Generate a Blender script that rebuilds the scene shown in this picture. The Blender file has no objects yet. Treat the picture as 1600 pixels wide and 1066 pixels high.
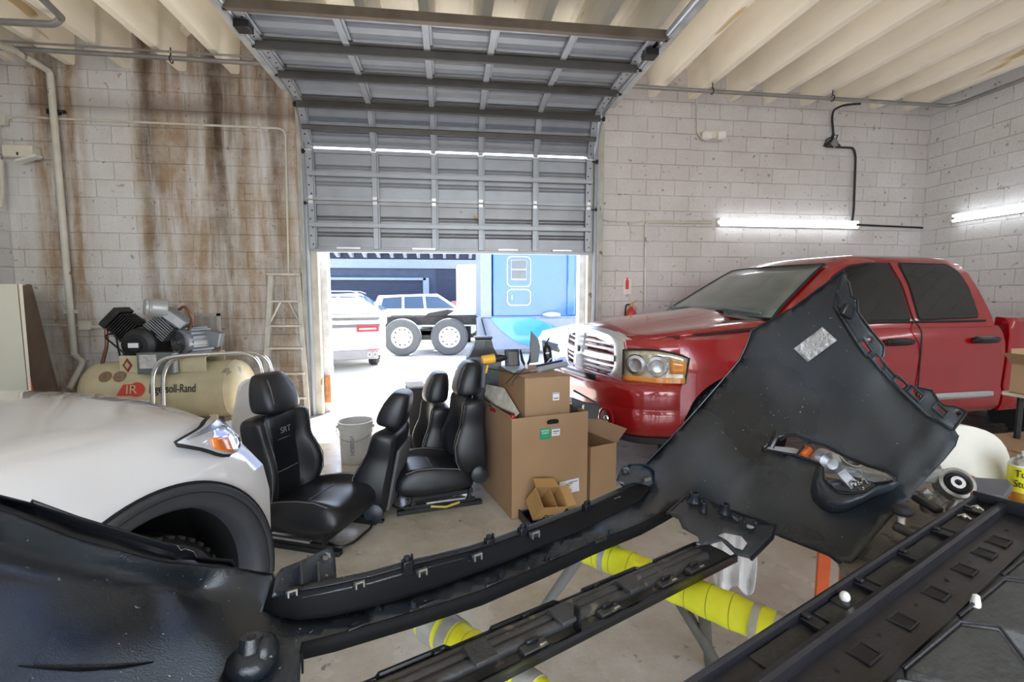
import bpy, bmesh, math, random
from mathutils import Vector, Matrix, geometry, noise
random.seed(7)
PI = math.pi
sc = bpy.context.scene
C = sc.collection
# ---------------- camera, world, sun, exposure ----------------
FOC = 750.0
CAMH = 1.5
YAW, PITCH = math.radians(7.45), math.radians(5.41)
cd = bpy.data.cameras.new('camera'); cam = bpy.data.objects.new('camera', cd); C.objects.link(cam)
cd.sensor_width = 36; cd.lens = FOC / 1600 * 36; cd.clip_start = 0.05; cd.clip_end = 300
cam.location = (0, 0, CAMH); cam.rotation_euler = (PI/2 - PITCH, 0, -YAW)
sc.camera = cam
FW = Vector((math.sin(YAW)*math.cos(PITCH), math.cos(YAW)*math.cos(PITCH), -math.sin(PITCH)))
RT = Vector((math.cos(YAW), -math.sin(YAW), 0)); UP = RT.cross(FW); CO = Vector((0, 0, CAMH))
def ray(x, y): return FW + RT*((x-800)/FOC) - UP*((y-533)/FOC)
def P(x, y, z): return CO + ray(x, y)*z
def onZ(x, y, Z): r = ray(x, y); return CO + r*((Z-CAMH)/r.z)
def onY(x, y, Y): r = ray(x, y); return CO + r*(Y/r.y)
def onX(x, y, X): r = ray(x, y); return CO + r*(X/r.x)
def camz(p): return (Vector(p)-CO).dot(FW)
w = bpy.data.worlds.new('world'); sc.world = w; w.use_nodes = True
nt = w.node_tree; nt.nodes.clear()
bgn = nt.nodes.new('ShaderNodeBackground'); wo = nt.nodes.new('ShaderNodeOutputWorld')
sky = nt.nodes.new('ShaderNodeTexSky'); sky.sky_type = 'NISHITA'; sky.sun_disc = False
sky.sun_elevation = math.radians(55); sky.sun_rotation = math.radians(20); sky.air_density = 1.0; sky.dust_density = 2.0
nt.links.new(sky.outputs[0], bgn.inputs[0]); bgn.inputs[1].default_value = 0.85
nt.links.new(bgn.outputs[0], wo.inputs[0])
sd = bpy.data.lights.new('sun', 'SUN'); sd.energy = 30; sd.angle = math.radians(0.8); sd.color = (1, .97, .92)
so = bpy.data.objects.new('sun', sd); C.objects.link(so)
so.rotation_euler = Vector((-0.30, -0.60, -1.0)).to_track_quat('-Z', 'Y').to_euler()
def area(name, loc, rot, sx, sy, e, col=(1, 1, 1)):
    l = bpy.data.lights.new(name, 'AREA'); l.shape = 'RECTANGLE'; l.size = sx; l.size_y = sy; l.energy = e; l.color = col
    o = bpy.data.objects.new(name, l); C.objects.link(o); o.location = loc; o.rotation_euler = rot; return o
# soft fill lamp added behind the camera, sized to the rear wall opening
area('rear_fill', (0.8, -3.9, 1.9), (math.radians(90), 0, 0), 6.5, 3.4, 290, (1, .985, .96))
sc.view_settings.view_transform = 'Standard'; sc.view_settings.look = 'None'
sc.view_settings.gamma = 1; sc.view_settings.use_curve_mapping = False
sc.view_settings.exposure = 0.12
sc.cycles.max_bounces = 8; sc.cycles.diffuse_bounces = 5
# ---------------- helpers ----------------
def sock(nd, *names):
    for n in names:
        if n in nd.inputs: return nd.inputs[n]
MATS = {}
def pm(name, col, rough=.5, metal=0., noise_amt=.06, noise_scale=8., bump=0., bscale=60., coat=0., emit=None, trans=0., alpha=1., spec=None, speck=None, stretch=None, dust=None):
    if name in MATS: return MATS[name]
    m = bpy.data.materials.new(name); m.use_nodes = True; n = m.node_tree; b = n.nodes['Principled BSDF']
    tc = n.nodes.new('ShaderNodeTexCoord'); src = tc.outputs['Object']
    if stretch:
        mp = n.nodes.new('ShaderNodeMapping'); mp.inputs['Scale'].default_value = stretch; n.links.new(src, mp.inputs[0]); src = mp.outputs[0]
    nz = n.nodes.new('ShaderNodeTexNoise'); nz.inputs['Scale'].default_value = noise_scale; nz.inputs['Detail'].default_value = 5
    n.links.new(src, nz.inputs['Vector'])
    r = n.nodes.new('ShaderNodeValToRGB'); a = noise_amt
    r.color_ramp.elements[0].position = .3; r.color_ramp.elements[1].position = .7
    r.color_ramp.elements[0].color = (*[max(0, c*(1-a)) for c in col], 1)
    r.color_ramp.elements[1].color = (*[min(1, c*(1+a)) for c in col], 1)
    n.links.new(nz.outputs[0], r.inputs[0]); last = r.outputs[0]
    if speck:
        sc_, thr, scol = speck
        n2 = n.nodes.new('ShaderNodeTexNoise'); n2.inputs['Scale'].default_value = sc_; n2.inputs['Detail'].default_value = 2
        n.links.new(src, n2.inputs['Vector'])
        r2 = n.nodes.new('ShaderNodeValToRGB'); r2.color_ramp.elements[0].position = thr; r2.color_ramp.elements[1].position = thr+.03
        n.links.new(n2.outputs[0], r2.inputs[0])
        mx = n.nodes.new('ShaderNodeMix'); mx.data_type = 'RGBA'
        n.links.new(r2.outputs[0], mx.inputs[0]); n.links.new(last, mx.inputs[6]); mx.inputs[7].default_value = (*scol, 1); last = mx.outputs[2]
    if dust:
        sc_, lo, hi, dcol = dust
        n2 = n.nodes.new('ShaderNodeTexNoise'); n2.inputs['Scale'].default_value = sc_; n2.inputs['Detail'].default_value = 2.5; n2.inputs['Roughness'].default_value = .45
        n.links.new(src, n2.inputs['Vector'])
        r2 = n.nodes.new('ShaderNodeValToRGB'); r2.color_ramp.elements[0].position = lo; r2.color_ramp.elements[1].position = hi
        n.links.new(n2.outputs[0], r2.inputs[0])
        mx = n.nodes.new('ShaderNodeMix'); mx.data_type = 'RGBA'
        n.links.new(r2.outputs[0], mx.inputs[0]); n.links.new(last, mx.inputs[6]); mx.inputs[7].default_value = (*dcol, 1); last = mx.outputs[2]
        mr = n.nodes.new('ShaderNodeMapRange'); mr.inputs['To Min'].default_value = rough*.75; mr.inputs['To Max'].default_value = min(1, rough*1.9)
        n.links.new(r2.outputs[0], mr.inputs['Value']); n.links.new(mr.outputs[0], b.inputs['Roughness'])
    n.links.new(last, b.inputs['Base Color'])
    b.inputs['Roughness'].default_value = rough
    b.inputs['Metallic'].default_value = metal
    if coat: b.inputs['Coat Weight'].default_value = coat; b.inputs['Coat Roughness'].default_value = .04
    if spec is not None: b.inputs['Specular IOR Level'].default_value = spec
    if trans: b.inputs['Transmission Weight'].default_value = trans
    if alpha < 1: b.inputs['Alpha'].default_value = alpha
    if emit: b.inputs['Emission Color'].default_value = (*col, 1); b.inputs['Emission Strength'].default_value = emit
    if bump:
        n3 = n.nodes.new('ShaderNodeTexNoise'); n3.inputs['Scale'].default_value = bscale; n3.inputs['Detail'].default_value = 4
        n.links.new(src, n3.inputs['Vector'])
        bp = n.nodes.new('ShaderNodeBump'); bp.inputs['Strength'].default_value = bump; bp.inputs['Distance'].default_value = .01
        n.links.new(n3.outputs[0], bp.inputs['Height']); n.links.new(bp.outputs[0], b.inputs['Normal'])
    MATS[name] = m; return m

XF = {}
def thing(name, label, cat, loc=(0, 0, 0), rotz=0, group=None, rot=None):
    o = bpy.data.objects.new(name, None); C.objects.link(o); o.empty_display_size = .1
    o.location = loc; o.rotation_euler = rot if rot else (0, 0, rotz)
    o['label'] = label; o['category'] = cat
    if group: o['group'] = group
    XF[o.name] = Matrix.Translation(Vector(loc)) @ o.rotation_euler.to_matrix().to_4x4()
    return o
def tag(o, label, cat, group=None):
    o['label'] = label; o['category'] = cat
    if group: o['group'] = group
    return o
def struct(o): o['kind'] = 'structure'; return o

class MB:
    def __init__(s): s.v = []; s.f = []; s.mi = []; s.cur = 0; s.M = Matrix.Identity(4)
    def add(s, vs, fs):
        b = len(s.v); s.v += [tuple(s.M @ Vector(v)) for v in vs]; s.f += [tuple(i+b for i in f) for f in fs]; s.mi += [s.cur]*len(fs); return s
    def box(s, c, d, R=None):
        x, y, z = d[0]/2, d[1]/2, d[2]/2; R = R or Matrix.Identity(3); c = Vector(c)
        vs = [c + R @ Vector((a*x, b*y, e*z)) for a in (-1, 1) for b in (-1, 1) for e in (-1, 1)]
        return s.add(vs, [(0, 1, 3, 2), (4, 6, 7, 5), (0, 4, 5, 1), (2, 3, 7, 6), (0, 2, 6, 4), (1, 5, 7, 3)])
    def beam(s, p, q, w, h, up=(0, 0, 1)):
        p, q = Vector(p), Vector(q); z = (q-p); L = z.length; z = z.normalized(); u = Vector(up)
        if abs(z.dot(u)) > .98: u = Vector((1, 0, 0))
        x = u.cross(z).normalized(); y = z.cross(x)
        return s.box((p+q)/2, (w, h, L), Matrix((x, y, z)).transposed())
    def tube(s, pts, r, n=10, caps=True, closed=False):
        pts = [Vector(p) for p in pts]; N = len(pts); rs = r if isinstance(r, (list, tuple)) else [r]*N
        rings = []; prev = None
        for i, p in enumerate(pts):
            if closed: t = (pts[(i+1) % N]-pts[i-1]).normalized()
            else: t = (pts[min(i+1, N-1)]-pts[max(i-1, 0)]).normalized()
            if prev is None:
                a = Vector((0, 0, 1)) if abs(t.z) < .9 else Vector((1, 0, 0)); x = a.cross(t).normalized()
            else: x = (prev - t*prev.dot(t)).normalized()
            prev = x; y = t.cross(x)
            rings.append([p + (x*math.cos(2*PI*k/n)+y*math.sin(2*PI*k/n))*rs[i] for k in range(n)])
        vs = [v for rg in rings for v in rg]; fs = []
        M = N if closed else N-1
        for i in range(M):
            j = (i+1) % N
            for k in range(n): fs.append((i*n+k, i*n+(k+1) % n, j*n+(k+1) % n, j*n+k))
        if caps and not closed: fs += [tuple(reversed(range(n))), tuple(range((N-1)*n, N*n))]
        return s.add(vs, fs)
    def cyl(s, p, q, r, n=20, r2=None): return s.tube([p, q], [r, r if r2 is None else r2], n)
    def lathe(s, prof, c=(0, 0, 0), ax=(0, 0, 1), n=28, caps=False):
        z = Vector(ax).normalized(); a = Vector((0, 0, 1)) if abs(z.z) < .9 else Vector((1, 0, 0)); x = a.cross(z).normalized(); y = z.cross(x); c = Vector(c)
        vs = [c + z*h + (x*math.cos(2*PI*k/n)+y*math.sin(2*PI*k/n))*r for r, h in prof for k in range(n)]; fs = []
        for i in range(len(prof)-1):
            for k in range(n): fs.append((i*n+k, i*n+(k+1) % n, (i+1)*n+(k+1) % n, (i+1)*n+k))
        if caps: fs += [tuple(reversed(range(n))), tuple(range((len(prof)-1)*n, len(prof)*n))]
        return s.add(vs, fs)
    def prism(s, poly, ext, mapf=None):
        """polygon of 3D points extruded by vector ext"""
        poly = [Vector(p) for p in poly]; n = len(poly); e = Vector(ext)
        tris = geometry.tessellate_polygon([poly]) if n > 4 else [tuple(range(n))]
        fs = [tuple(reversed(t)) for t in tris] + [tuple(i+n for i in t) for t in tris]
        fs += [(i, (i+1) % n, (i+1) % n+n, i+n) for i in range(n)]
        return s.add(poly + [p+e for p in poly], fs)
    def grid(s, rows, closed=False):
        n = len(rows[0]); m = len(rows); vs = [v for r in rows for v in r]
        fs = [(i*n+k, i*n+(k+1) % n, (i+1)*n+(k+1) % n, (i+1)*n+k) for i in range(m-1) for k in range(n if closed else n-1)]
        return s.add(vs, fs)
    def blob(s, c, r, R=None, n=16, m=10, pw=1.0):
        """superellipsoid: pw<1 gives a boxier, padded form"""
        c = Vector(c); R = R or Matrix.Identity(3); f = lambda t: math.copysign(abs(t)**pw, t); vs = []; fs = []
        for i in range(m+1):
            a = -PI/2 + PI*i/m
            for k in range(n):
                b = 2*PI*k/n; vs.append(c + R @ Vector((r[0]*f(math.cos(a))*f(math.cos(b)), r[1]*f(math.cos(a))*f(math.sin(b)), r[2]*f(math.sin(a)))))
        for i in range(m):
            for k in range(n): fs.append((i*n+k, i*n+(k+1) % n, (i+1)*n+(k+1) % n, (i+1)*n+k))
        return s.add(vs, fs)
    def build(s, name, mats, parent=None, world=False, bevel=0, smooth=35, loc=None, rotz=0, sub=0, solid=0, seg=2, merge=True):
        me = bpy.data.meshes.new(name); vs = s.v
        if world and parent is not None:
            q = parent; T = Matrix.Identity(4)
            while q is not None and q.name in XF: T = XF[q.name] @ T; q = None
            I = T.inverted(); vs = [tuple(I @ Vector(v)) for v in vs]
        me.from_pydata(vs, [], s.f)
        if not isinstance(mats, (list, tuple)): mats = [mats]
        for m in mats: me.materials.append(m)
        if len(mats) > 1: me.polygons.foreach_set('material_index', s.mi)
        bm = bmesh.new(); bm.from_mesh(me)
        if merge: bmesh.ops.remove_doubles(bm, verts=bm.verts, dist=.00002)
        if solid == 0: bmesh.ops.recalc_face_normals(bm, faces=bm.faces)
        bm.to_mesh(me); bm.free()
        if smooth:
            me.shade_smooth(); me.set_sharp_from_angle(angle=math.radians(smooth))
        o = bpy.data.objects.new(name, me); C.objects.link(o)
        if parent is not None:
            o.parent = parent
            if parent.name in XF: XF.setdefault(o.name, XF[parent.name])
        else: XF[o.name] = Matrix.Identity(4)
        if loc is not None: o.location = loc
        if rotz: o.rotation_euler = (0, 0, rotz)
        if solid: md = o.modifiers.new('solid', 'SOLIDIFY'); md.thickness = solid; md.offset = 1
        if bevel: md = o.modifiers.new('bevel', 'BEVEL'); md.width = bevel; md.segments = seg; md.limit_method = 'ANGLE'; md.angle_limit = math.radians(40)
        if sub: md = o.modifiers.new('sub', 'SUBSURF'); md.levels = sub; md.render_levels = sub
        return o
def copy_tree(o, parent=None):
    c = o.copy(); C.objects.link(c)
    if parent is not None: c.parent = parent
    for ch in [k for k in bpy.data.objects if k.parent == o]: copy_tree(ch, c)
    return c
def boolean_cut(o, cutter):
    md = o.modifiers.new('cut', 'BOOLEAN'); md.operation = 'DIFFERENCE'; md.object = cutter; md.solver = 'EXACT'
    dg = bpy.context.evaluated_depsgraph_get(); dg.update()
    me = bpy.data.meshes.new_from_object(o.evaluated_get(dg)); o.modifiers.clear(); o.data = me
    me.shade_smooth(); me.set_sharp_from_angle(angle=math.radians(32))
    bpy.data.objects.remove(cutter)
def text(name, body, mat, parent, M, size, ext=.0008, align='CENTER', sx=1.0):
    """lettering as a real raised mesh; M = world matrix of its plane"""
    cu = bpy.data.curves.new(name, 'FONT'); cu.body = body; cu.size = size; cu.extrude = ext; cu.align_x = align; cu.align_y = 'CENTER'
    t = bpy.data.objects.new('tmp', cu); C.objects.link(t)
    dg = bpy.context.evaluated_depsgraph_get(); me = bpy.data.meshes.new_from_object(t.evaluated_get(dg)); bpy.data.objects.remove(t)
    T = XF[parent.name].inverted() @ M @ Matrix.Diagonal((sx, 1, 1, 1)); me.transform(T); me.materials.clear(); me.materials.append(mat)
    me.name = name; o = bpy.data.objects.new(name, me); C.objects.link(o); o.parent = parent; return o
def frame(o, x, y):
    """matrix with origin o, x axis x, y axis y"""
    x = Vector(x).normalized(); y = Vector(y); y = (y-x*y.dot(x)).normalized(); z = x.cross(y)
    m = Matrix((x, y, z)).transposed().to_4x4(); m.translation = Vector(o); return m
def arc(c, r, a0, a1, n, u, v):
    c, u, v = Vector(c), Vector(u), Vector(v)
    return [c + (u*math.cos(a0+(a1-a0)*i/n)+v*math.sin(a0+(a1-a0)*i/n))*r for i in range(n+1)]
def fillet(pts, r, n=5):
    """round the corners of a polyline"""
    pts = [Vector(p) for p in pts]; out = [pts[0]]
    for a, b, c in zip(pts, pts[1:], pts[2:]):
        d1 = (a-b); d2 = (c-b); k = min(r, d1.length*.45, d2.length*.45); p = b+d1.normalized()*k; q = b+d2.normalized()*k
        for i in range(n+1): t = i/n; out.append(p*(1-t)**2 + b*2*t*(1-t) + q*t*t)
    out.append(pts[-1]); return out
def tps(ctrl):
    """smooth depth surface through control points (x, y, depth), interpolating 1/depth"""
    import numpy as np
    A = np.array([(c[0]/1000, c[1]/1000) for c in ctrl]); v = np.array([1/c[2] for c in ctrl]); n = len(ctrl)
    d = np.hypot(A[:, None, 0]-A[None, :, 0], A[:, None, 1]-A[None, :, 1]); K = np.where(d > 0, d*d*np.log(d+1e-9), 0)
    Q = np.hstack([np.ones((n, 1)), A]); S = np.block([[K, Q], [Q.T, np.zeros((3, 3))]])
    w_ = np.linalg.solve(S, np.concatenate([v, [0, 0, 0]]))
    def f(x, y):
        dd = np.hypot(A[:, 0]-x/1000, A[:, 1]-y/1000); k = np.where(dd > 0, dd*dd*np.log(dd+1e-9), 0)
        return 1/float(k @ w_[:n] + w_[n] + w_[n+1]*x/1000 + w_[n+2]*y/1000)
    return f
def inside(p, poly):
    x, y = p; r = False
    for (x1, y1), (x2, y2) in zip(poly, poly[1:]+poly[:1]):
        if (y1 > y) != (y2 > y) and x < (x2-x1)*(y-y1)/(y2-y1)+x1: r = not r
    return r
def sheet_mesh(outline, holes, fdepth, step=14):
    """triangulated panel: outline and holes in calibration coordinates, placed at real depth"""
    pts = []; edges = []
    for lp in [outline]+holes:
        b = len(pts); q = []
        for (x1, y1), (x2, y2) in zip(lp, lp[1:]+lp[:1]):
            n = max(1, int(math.hypot(x2-x1, y2-y1)/step))
            for i in range(n): q.append((x1+(x2-x1)*i/n, y1+(y2-y1)*i/n))
        pts += q; edges += [(b+i, b+(i+1) % len(q)) for i in range(len(q))]
    xs = [p[0] for p in outline]; ys = [p[1] for p in outline]; edge_pts = list(pts)
    y = min(ys)+step/2; row = 0
    while y < max(ys):
        x = min(xs)+step/2+(row % 2)*step/2
        while x < max(xs):
            if inside((x, y), outline) and not any(inside((x, y), h) for h in holes) and all(abs(e[0]-x)+abs(e[1]-y) > step*.6 for e in edge_pts): pts.append((x, y))
            x += step
        y += step*.87; row += 1
    r = geometry.delaunay_2d_cdt([Vector(p) for p in pts], edges, [], 0, 1e-4)
    V, F = r[0], r[2]; fs = []
    for f in F:
        c = (sum(V[i].x for i in f)/len(f), sum(V[i].y for i in f)/len(f))
        if inside(c, outline) and not any(inside(c, h) for h in holes): fs.append(tuple(reversed(f)))
    return [P(v.x, v.y, fdepth(v.x, v.y)) for v in V], fs

# ---------------- materials ----------------
BLACKP = pm('black_plastic', (.016, .021, .028), .33, 0, .6, 2.6, .12, 250, speck=(90, .725, (.3, .31, .32)), dust=(2.4, .42, .80, (.050, .060, .070)))
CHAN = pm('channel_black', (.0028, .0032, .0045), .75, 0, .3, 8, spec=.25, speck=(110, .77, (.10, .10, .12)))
LINER = pm('well_black', (.0025, .0025, .0028), .9)
BLACKG = pm('black_gloss_plastic', (.008, .009, .012), .28, 0, .2, 4)
BLACKR = pm('black_rubber', (.012, .012, .013), .75, 0, .2, 20, .2, 120)
DARKM = pm('dark_metal', (.03, .03, .032), .45, .6, .3, 12)
LEATHER = pm('black_leather', (.010, .011, .014), .36, 0, .12, 12, .12, 420)
CHROME = pm('chrome', (.80, .81, .83), .17, 1, .05, 6)
SATIN = pm('satin_chrome', (.78, .79, .81), .32, .8, .04, 6)
ALU = pm('aluminium', (.55, .56, .58), .38, .9, .15, 10, .1, 80)
GALV = pm('galvanised_steel', (.31, .335, .38), .40, .4, .08, 4)
RED = pm('red_car_paint', (.30, .004, .007), .2, .1, .05, 5, coat=1)
WHITEC = pm('white_car_paint', (.70, .71, .74), .22, 0, .04, 3, coat=1, speck=(70, .78, (.25, .24, .22)))
WHITEP = pm('white_plastic', (.72, .72, .70), .45)
CREAM = pm('cream_paint', (.72, .68, .57), .5, 0, .06, 3)
YELLOWT = pm('yellow_tape', (.75, .78, .03), .45, 0, .12, 9, .4, 14)
GREYT = pm('grey_tape', (.42, .42, .38), .4, .2, .2, 9, .5, 20)
KRAFT = pm('cardboard', (.36, .225, .125), .8, 0, .07, 3, .1, 200)
WHITEL = pm('white_label', (.78, .78, .82), .6)
GLASSD = pm('tinted_glass', (.006, .007, .008), .05, 0, .05, 3, spec=.8)
ORANGE = pm('orange_paint', (.55, .09, .02), .4, 0, .15, 8)
INK = pm('black_ink', (.02, .02, .02), .6)
# ---------------- room shell ----------------
WY = 6.3; XL = -4.97; XR = 6.85; ZC = 4.62
def wall_material(name, axis, base, warm, streaks, fade=0):
    m = bpy.data.materials.new(name); m.use_nodes = True; n = m.node_tree; N = n.nodes.new; L = n.links.new; b = n.nodes['Principled BSDF']
    tc = N('ShaderNodeTexCoord'); sx = N('ShaderNodeSeparateXYZ'); L(tc.outputs['Object'], sx.inputs[0])
    cb = N('ShaderNodeCombineXYZ'); L(sx.outputs[axis], cb.inputs[0]); L(sx.outputs[2], cb.inputs[1])
    br = N('ShaderNodeTexBrick'); L(cb.outputs[0], br.inputs[0]); br.inputs['Scale'].default_value = 1; br.inputs['Brick Width'].default_value = .405
    br.inputs['Row Height'].default_value = .203; br.inputs['Mortar Size'].default_value = .006; br.inputs['Mortar Smooth'].default_value = .6
    br.inputs['Color1'].default_value = (*base, 1); br.inputs['Color2'].default_value = (*[c*.9 for c in base], 1); br.inputs['Mortar'].default_value = (*[c*.87 for c in base], 1)
    nz = N('ShaderNodeTexNoise'); nz.inputs['Scale'].default_value = 1.3; nz.inputs['Detail'].default_value = 8; nz.inputs['Roughness'].default_value = .65; L(tc.outputs['Object'], nz.inputs['Vector'])
    def mix(fac, c1, c2, typ='MIX'):
        x = N('ShaderNodeMix'); x.data_type = 'RGBA'; x.blend_type = typ
        if isinstance(fac, float): x.inputs[0].default_value = fac
        else: L(fac, x.inputs[0])
        for i, c in ((6, c1), (7, c2)):
            if isinstance(c, tuple): x.inputs[i].default_value = (*c, 1)
            else: L(c, x.inputs[i])
        return x.outputs[2]
    def ramp(src, stops):
        r = N('ShaderNodeValToRGB'); e = r.color_ramp.elements
        while len(e) < len(stops): e.new(.5)
        for i, (p, v) in enumerate(stops): e[i].position = p; e[i].color = (v, v, v, 1)
        L(src, r.inputs[0]); return r.outputs[0]
    def math_(op, a, bb):
        x = N('ShaderNodeMath'); x.operation = op
        for i, c in ((0, a), (1, bb)):
            if isinstance(c, (int, float)): x.inputs[i].default_value = c
            else: L(c, x.inputs[i])
        return x.outputs[0]
    col = mix(ramp(nz.outputs[0], [(.4, 0), (.7, 1)]), br.outputs[0], warm)
    # pits and scuffs
    pz = N('ShaderNodeTexNoise'); pz.inputs['Scale'].default_value = 16; pz.inputs['Detail'].default_value = 3; L(tc.outputs['Object'], pz.inputs['Vector'])
    col = mix(ramp(pz.outputs[0], [(.66, 0), (.71, .6)]), col, (.16, .14, .12))
    if streaks:
        pt = N('ShaderNodeTexNoise'); pt.inputs['Scale'].default_value = 3.1; pt.inputs['Detail'].default_value = 8; pt.inputs['Roughness'].default_value = .7; L(tc.outputs['Object'], pt.inputs['Vector'])
        # water-stain streaks: places along the wall, broken up by stretched noise
        xr = math_('DIVIDE', math_('ADD', sx.outputs[0], 5.0), 3.5)
        mp = N('ShaderNodeMapping'); mp.inputs['Scale'].default_value = (4.5, 1, .5); L(tc.outputs['Object'], mp.inputs[0])
        sn = N('ShaderNodeTexNoise'); sn.inputs['Scale'].default_value = 1.6; sn.inputs['Detail'].default_value = 7; sn.inputs['Roughness'].default_value = .6; L(mp.outputs[0], sn.inputs['Vector'])
        wob = math_('MULTIPLY', math_('SUBTRACT', nz.outputs[0], .5), .05); xr = math_('ADD', xr, wob)
        tan = ramp(xr, [(0, .1), (.08, .25), (.12, 1), (.22, .9), (.26, .05), (.38, .05), (.42, .85), (.97, .8)])
        tan = math_('MULTIPLY', math_('MULTIPLY', tan, ramp(sn.outputs[0], [(.36, .15), (.58, 1)])), ramp(pt.outputs[0], [(.35, .55), (.58, 1)]))
        col = mix(math_('MULTIPLY', tan, 1.0), col, (.32, .195, .085))
        dk = ramp(xr, [(0, 0), (.12, 0), (.16, .75), (.20, .1), (.40, .0), (.44, .8), (.485, .1), (.60, .15), (.655, 1), (.72, .4), (.79, .1), (.83, .75), (.88, .0)])
        zf = ramp(math_('DIVIDE', sx.outputs[2], 4.6), [(.15, .4), (.55, .65), (.72, 1), (1, 1)])
        dk = math_('MULTIPLY', math_('MULTIPLY', dk, zf), math_('MULTIPLY', ramp(sn.outputs[0], [(.32, .35), (.5, 1)]), ramp(pt.outputs[0], [(.3, .6), (.55, 1)])))
        col = mix(math_('MULTIPLY', dk, .97), col, (.055, .032, .018))
        # grime along the damp course lines
        gz = ramp(math_('DIVIDE', sx.outputs[2], 4.6), [(.70, 0), (.775, 0), (.79, .8), (.815, .45), (.84, 0), (1, 0)])
        col = mix(math_('MULTIPLY', gz, ramp(xr, [(.08, 0), (.1, .8), (.24, .5), (.4, .4), (.45, .9), (.9, .7)])), col, (.12, .08, .055))
    L(col, b.inputs['Base Color']); b.inputs['Roughness'].default_value = .75
    hz = N('ShaderNodeTexNoise'); hz.inputs['Scale'].default_value = 45; hz.inputs['Detail'].default_value = 5; L(tc.outputs['Object'], hz.inputs['Vector'])
    mp2 = ramp(nz.outputs[0], [(.42, .25), (.6, 1)])
    h = math_('ADD', math_('MULTIPLY', math_('MULTIPLY', br.outputs['Fac'], mp2), -1.0), math_('MULTIPLY', hz.outputs[0], .5))
    bp = N('ShaderNodeBump'); bp.inputs['Strength'].default_value = .9; bp.inputs['Distance'].default_value = .016; L(h, bp.inputs['Height']); L(bp.outputs[0], b.inputs['Normal'])
    return m
WM = wall_material('painted_block_stained', 0, (.74, .74, .76), (.62, .59, .56), True)
WMR = wall_material('painted_block', 0, (.66, .64, .65), (.56, .525, .51), False)
WMS = wall_material('painted_block_side', 1, (.72, .72, .73), (.63, .62, .61), False)
CONC = pm('painted_concrete', (.86, .80, .68), .7, 0, .12, 1.6, .3, 30, speck=(2.6, .66, (.60, .45, .25)), stretch=(1.6, .3, 1.6))
TRK = pm('track_grey', (.38, .40, .40), .5, .3, .2, 6)
# floor
m = bpy.data.materials.new('stained_concrete_floor'); m.use_nodes = True; n = m.node_tree; N = n.nodes.new; L = n.links.new; b = n.nodes['Principled BSDF']
tc = N('ShaderNodeTexCoord')
def nzn(scale, det=6, rough=.6):
    x = N('ShaderNodeTexNoise'); x.inputs['Scale'].default_value = scale; x.inputs['Detail'].default_value = det; x.inputs['Roughness'].default_value = rough; L(tc.outputs['Object'], x.inputs['Vector']); return x.outputs[0]
def rampn(src, stops):
    r = N('ShaderNodeValToRGB'); e = r.color_ramp.elements
    while len(e) < len(stops): e.new(.5)
    for i, (p, c) in enumerate(stops): e[i].position = p; e[i].color = (*c, 1)
    L(src, r.inputs[0]); return r.outputs[0]
a = rampn(nzn(.9, 9, .7), [(.32, (.33, .275, .205)), (.5, (.47, .435, .375)), (.66, (.60, .59, .565))])
sp = rampn(nzn(7, 4), [(.66, (0, 0, 0)), (.70, (.8, .8, .8))])
x = N('ShaderNodeMix'); x.data_type = 'RGBA'; L(sp, x.inputs[0]); L(a, x.inputs[6]); x.inputs[7].default_value = (.10, .085, .07, 1)
sp2 = rampn(nzn(60, 2), [(.66, (0, 0, 0)), (.72, (.5, .5, .5))])
y = N('ShaderNodeMix'); y.data_type = 'RGBA'; L(sp2, y.inputs[0]); L(x.outputs[2], y.inputs[6]); y.inputs[7].default_value = (.62, .60, .55, 1)
L(y.outputs[2], b.inputs['Base Color'])
rr = rampn(nzn(1.7, 6), [(.35, (.16, .16, .16)), (.65, (.42, .42, .42))]); L(rr, b.inputs['Roughness'])
bp = N('ShaderNodeBump'); bp.inputs['Strength'].default_value = .12; bp.inputs['Distance'].default_value = .01; L(nzn(50, 3), bp.inputs['Height']); L(bp.outputs[0], b.inputs['Normal'])
FLOORM = m
mb = MB(); mb.box(((XL+XR)/2, (WY+.3-4)/2, -.1), (XR-XL, WY+.3+4, .2)); struct(mb.build('floor', FLOORM))
DX0, DX1, DZ = -1.60, 1.83, 3.72
mb = MB(); mb.box(((XL-.2+DX0)/2, WY+.1, ZC/2), (DX0-XL+.2, .2, ZC)); struct(mb.build('wall_back_left', WM))
mb = MB(); mb.box(((XR+.2+DX1)/2, WY+.1, ZC/2), (XR+.2-DX1, .2, ZC)); mb.box(((DX0+DX1)/2, WY+.1, (DZ+ZC)/2), (DX1-DX0, .2, ZC-DZ)); struct(mb.build('wall_back_right', WMR))
mb = MB(); mb.box((XL-.1, (WY-4)/2, ZC/2), (.2, WY+4, ZC)); struct(mb.build('wall_left', WMS))
mb = MB(); mb.box((XR+.1, (WY-4)/2, ZC/2), (.2, WY+4, ZC)); struct(mb.build('wall_right', WMS))
mb = MB(); mb.box(((XL+XR)/2, -4.1, 4.2), (XR-XL, .2, .84)); mb.box((-3.9, -4.1, 1.9), (2.1, .2, 3.8)); mb.box((5.7, -4.1, 1.9), (2.3, .2, 3.8)); struct(mb.build('wall_rear', WMS))
ceil = struct(MB().box(((XL+XR)/2, (WY-4)/2, ZC+.08), (XR-XL+.4, WY+4.4, .16)).build('ceiling', CONC))
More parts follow.
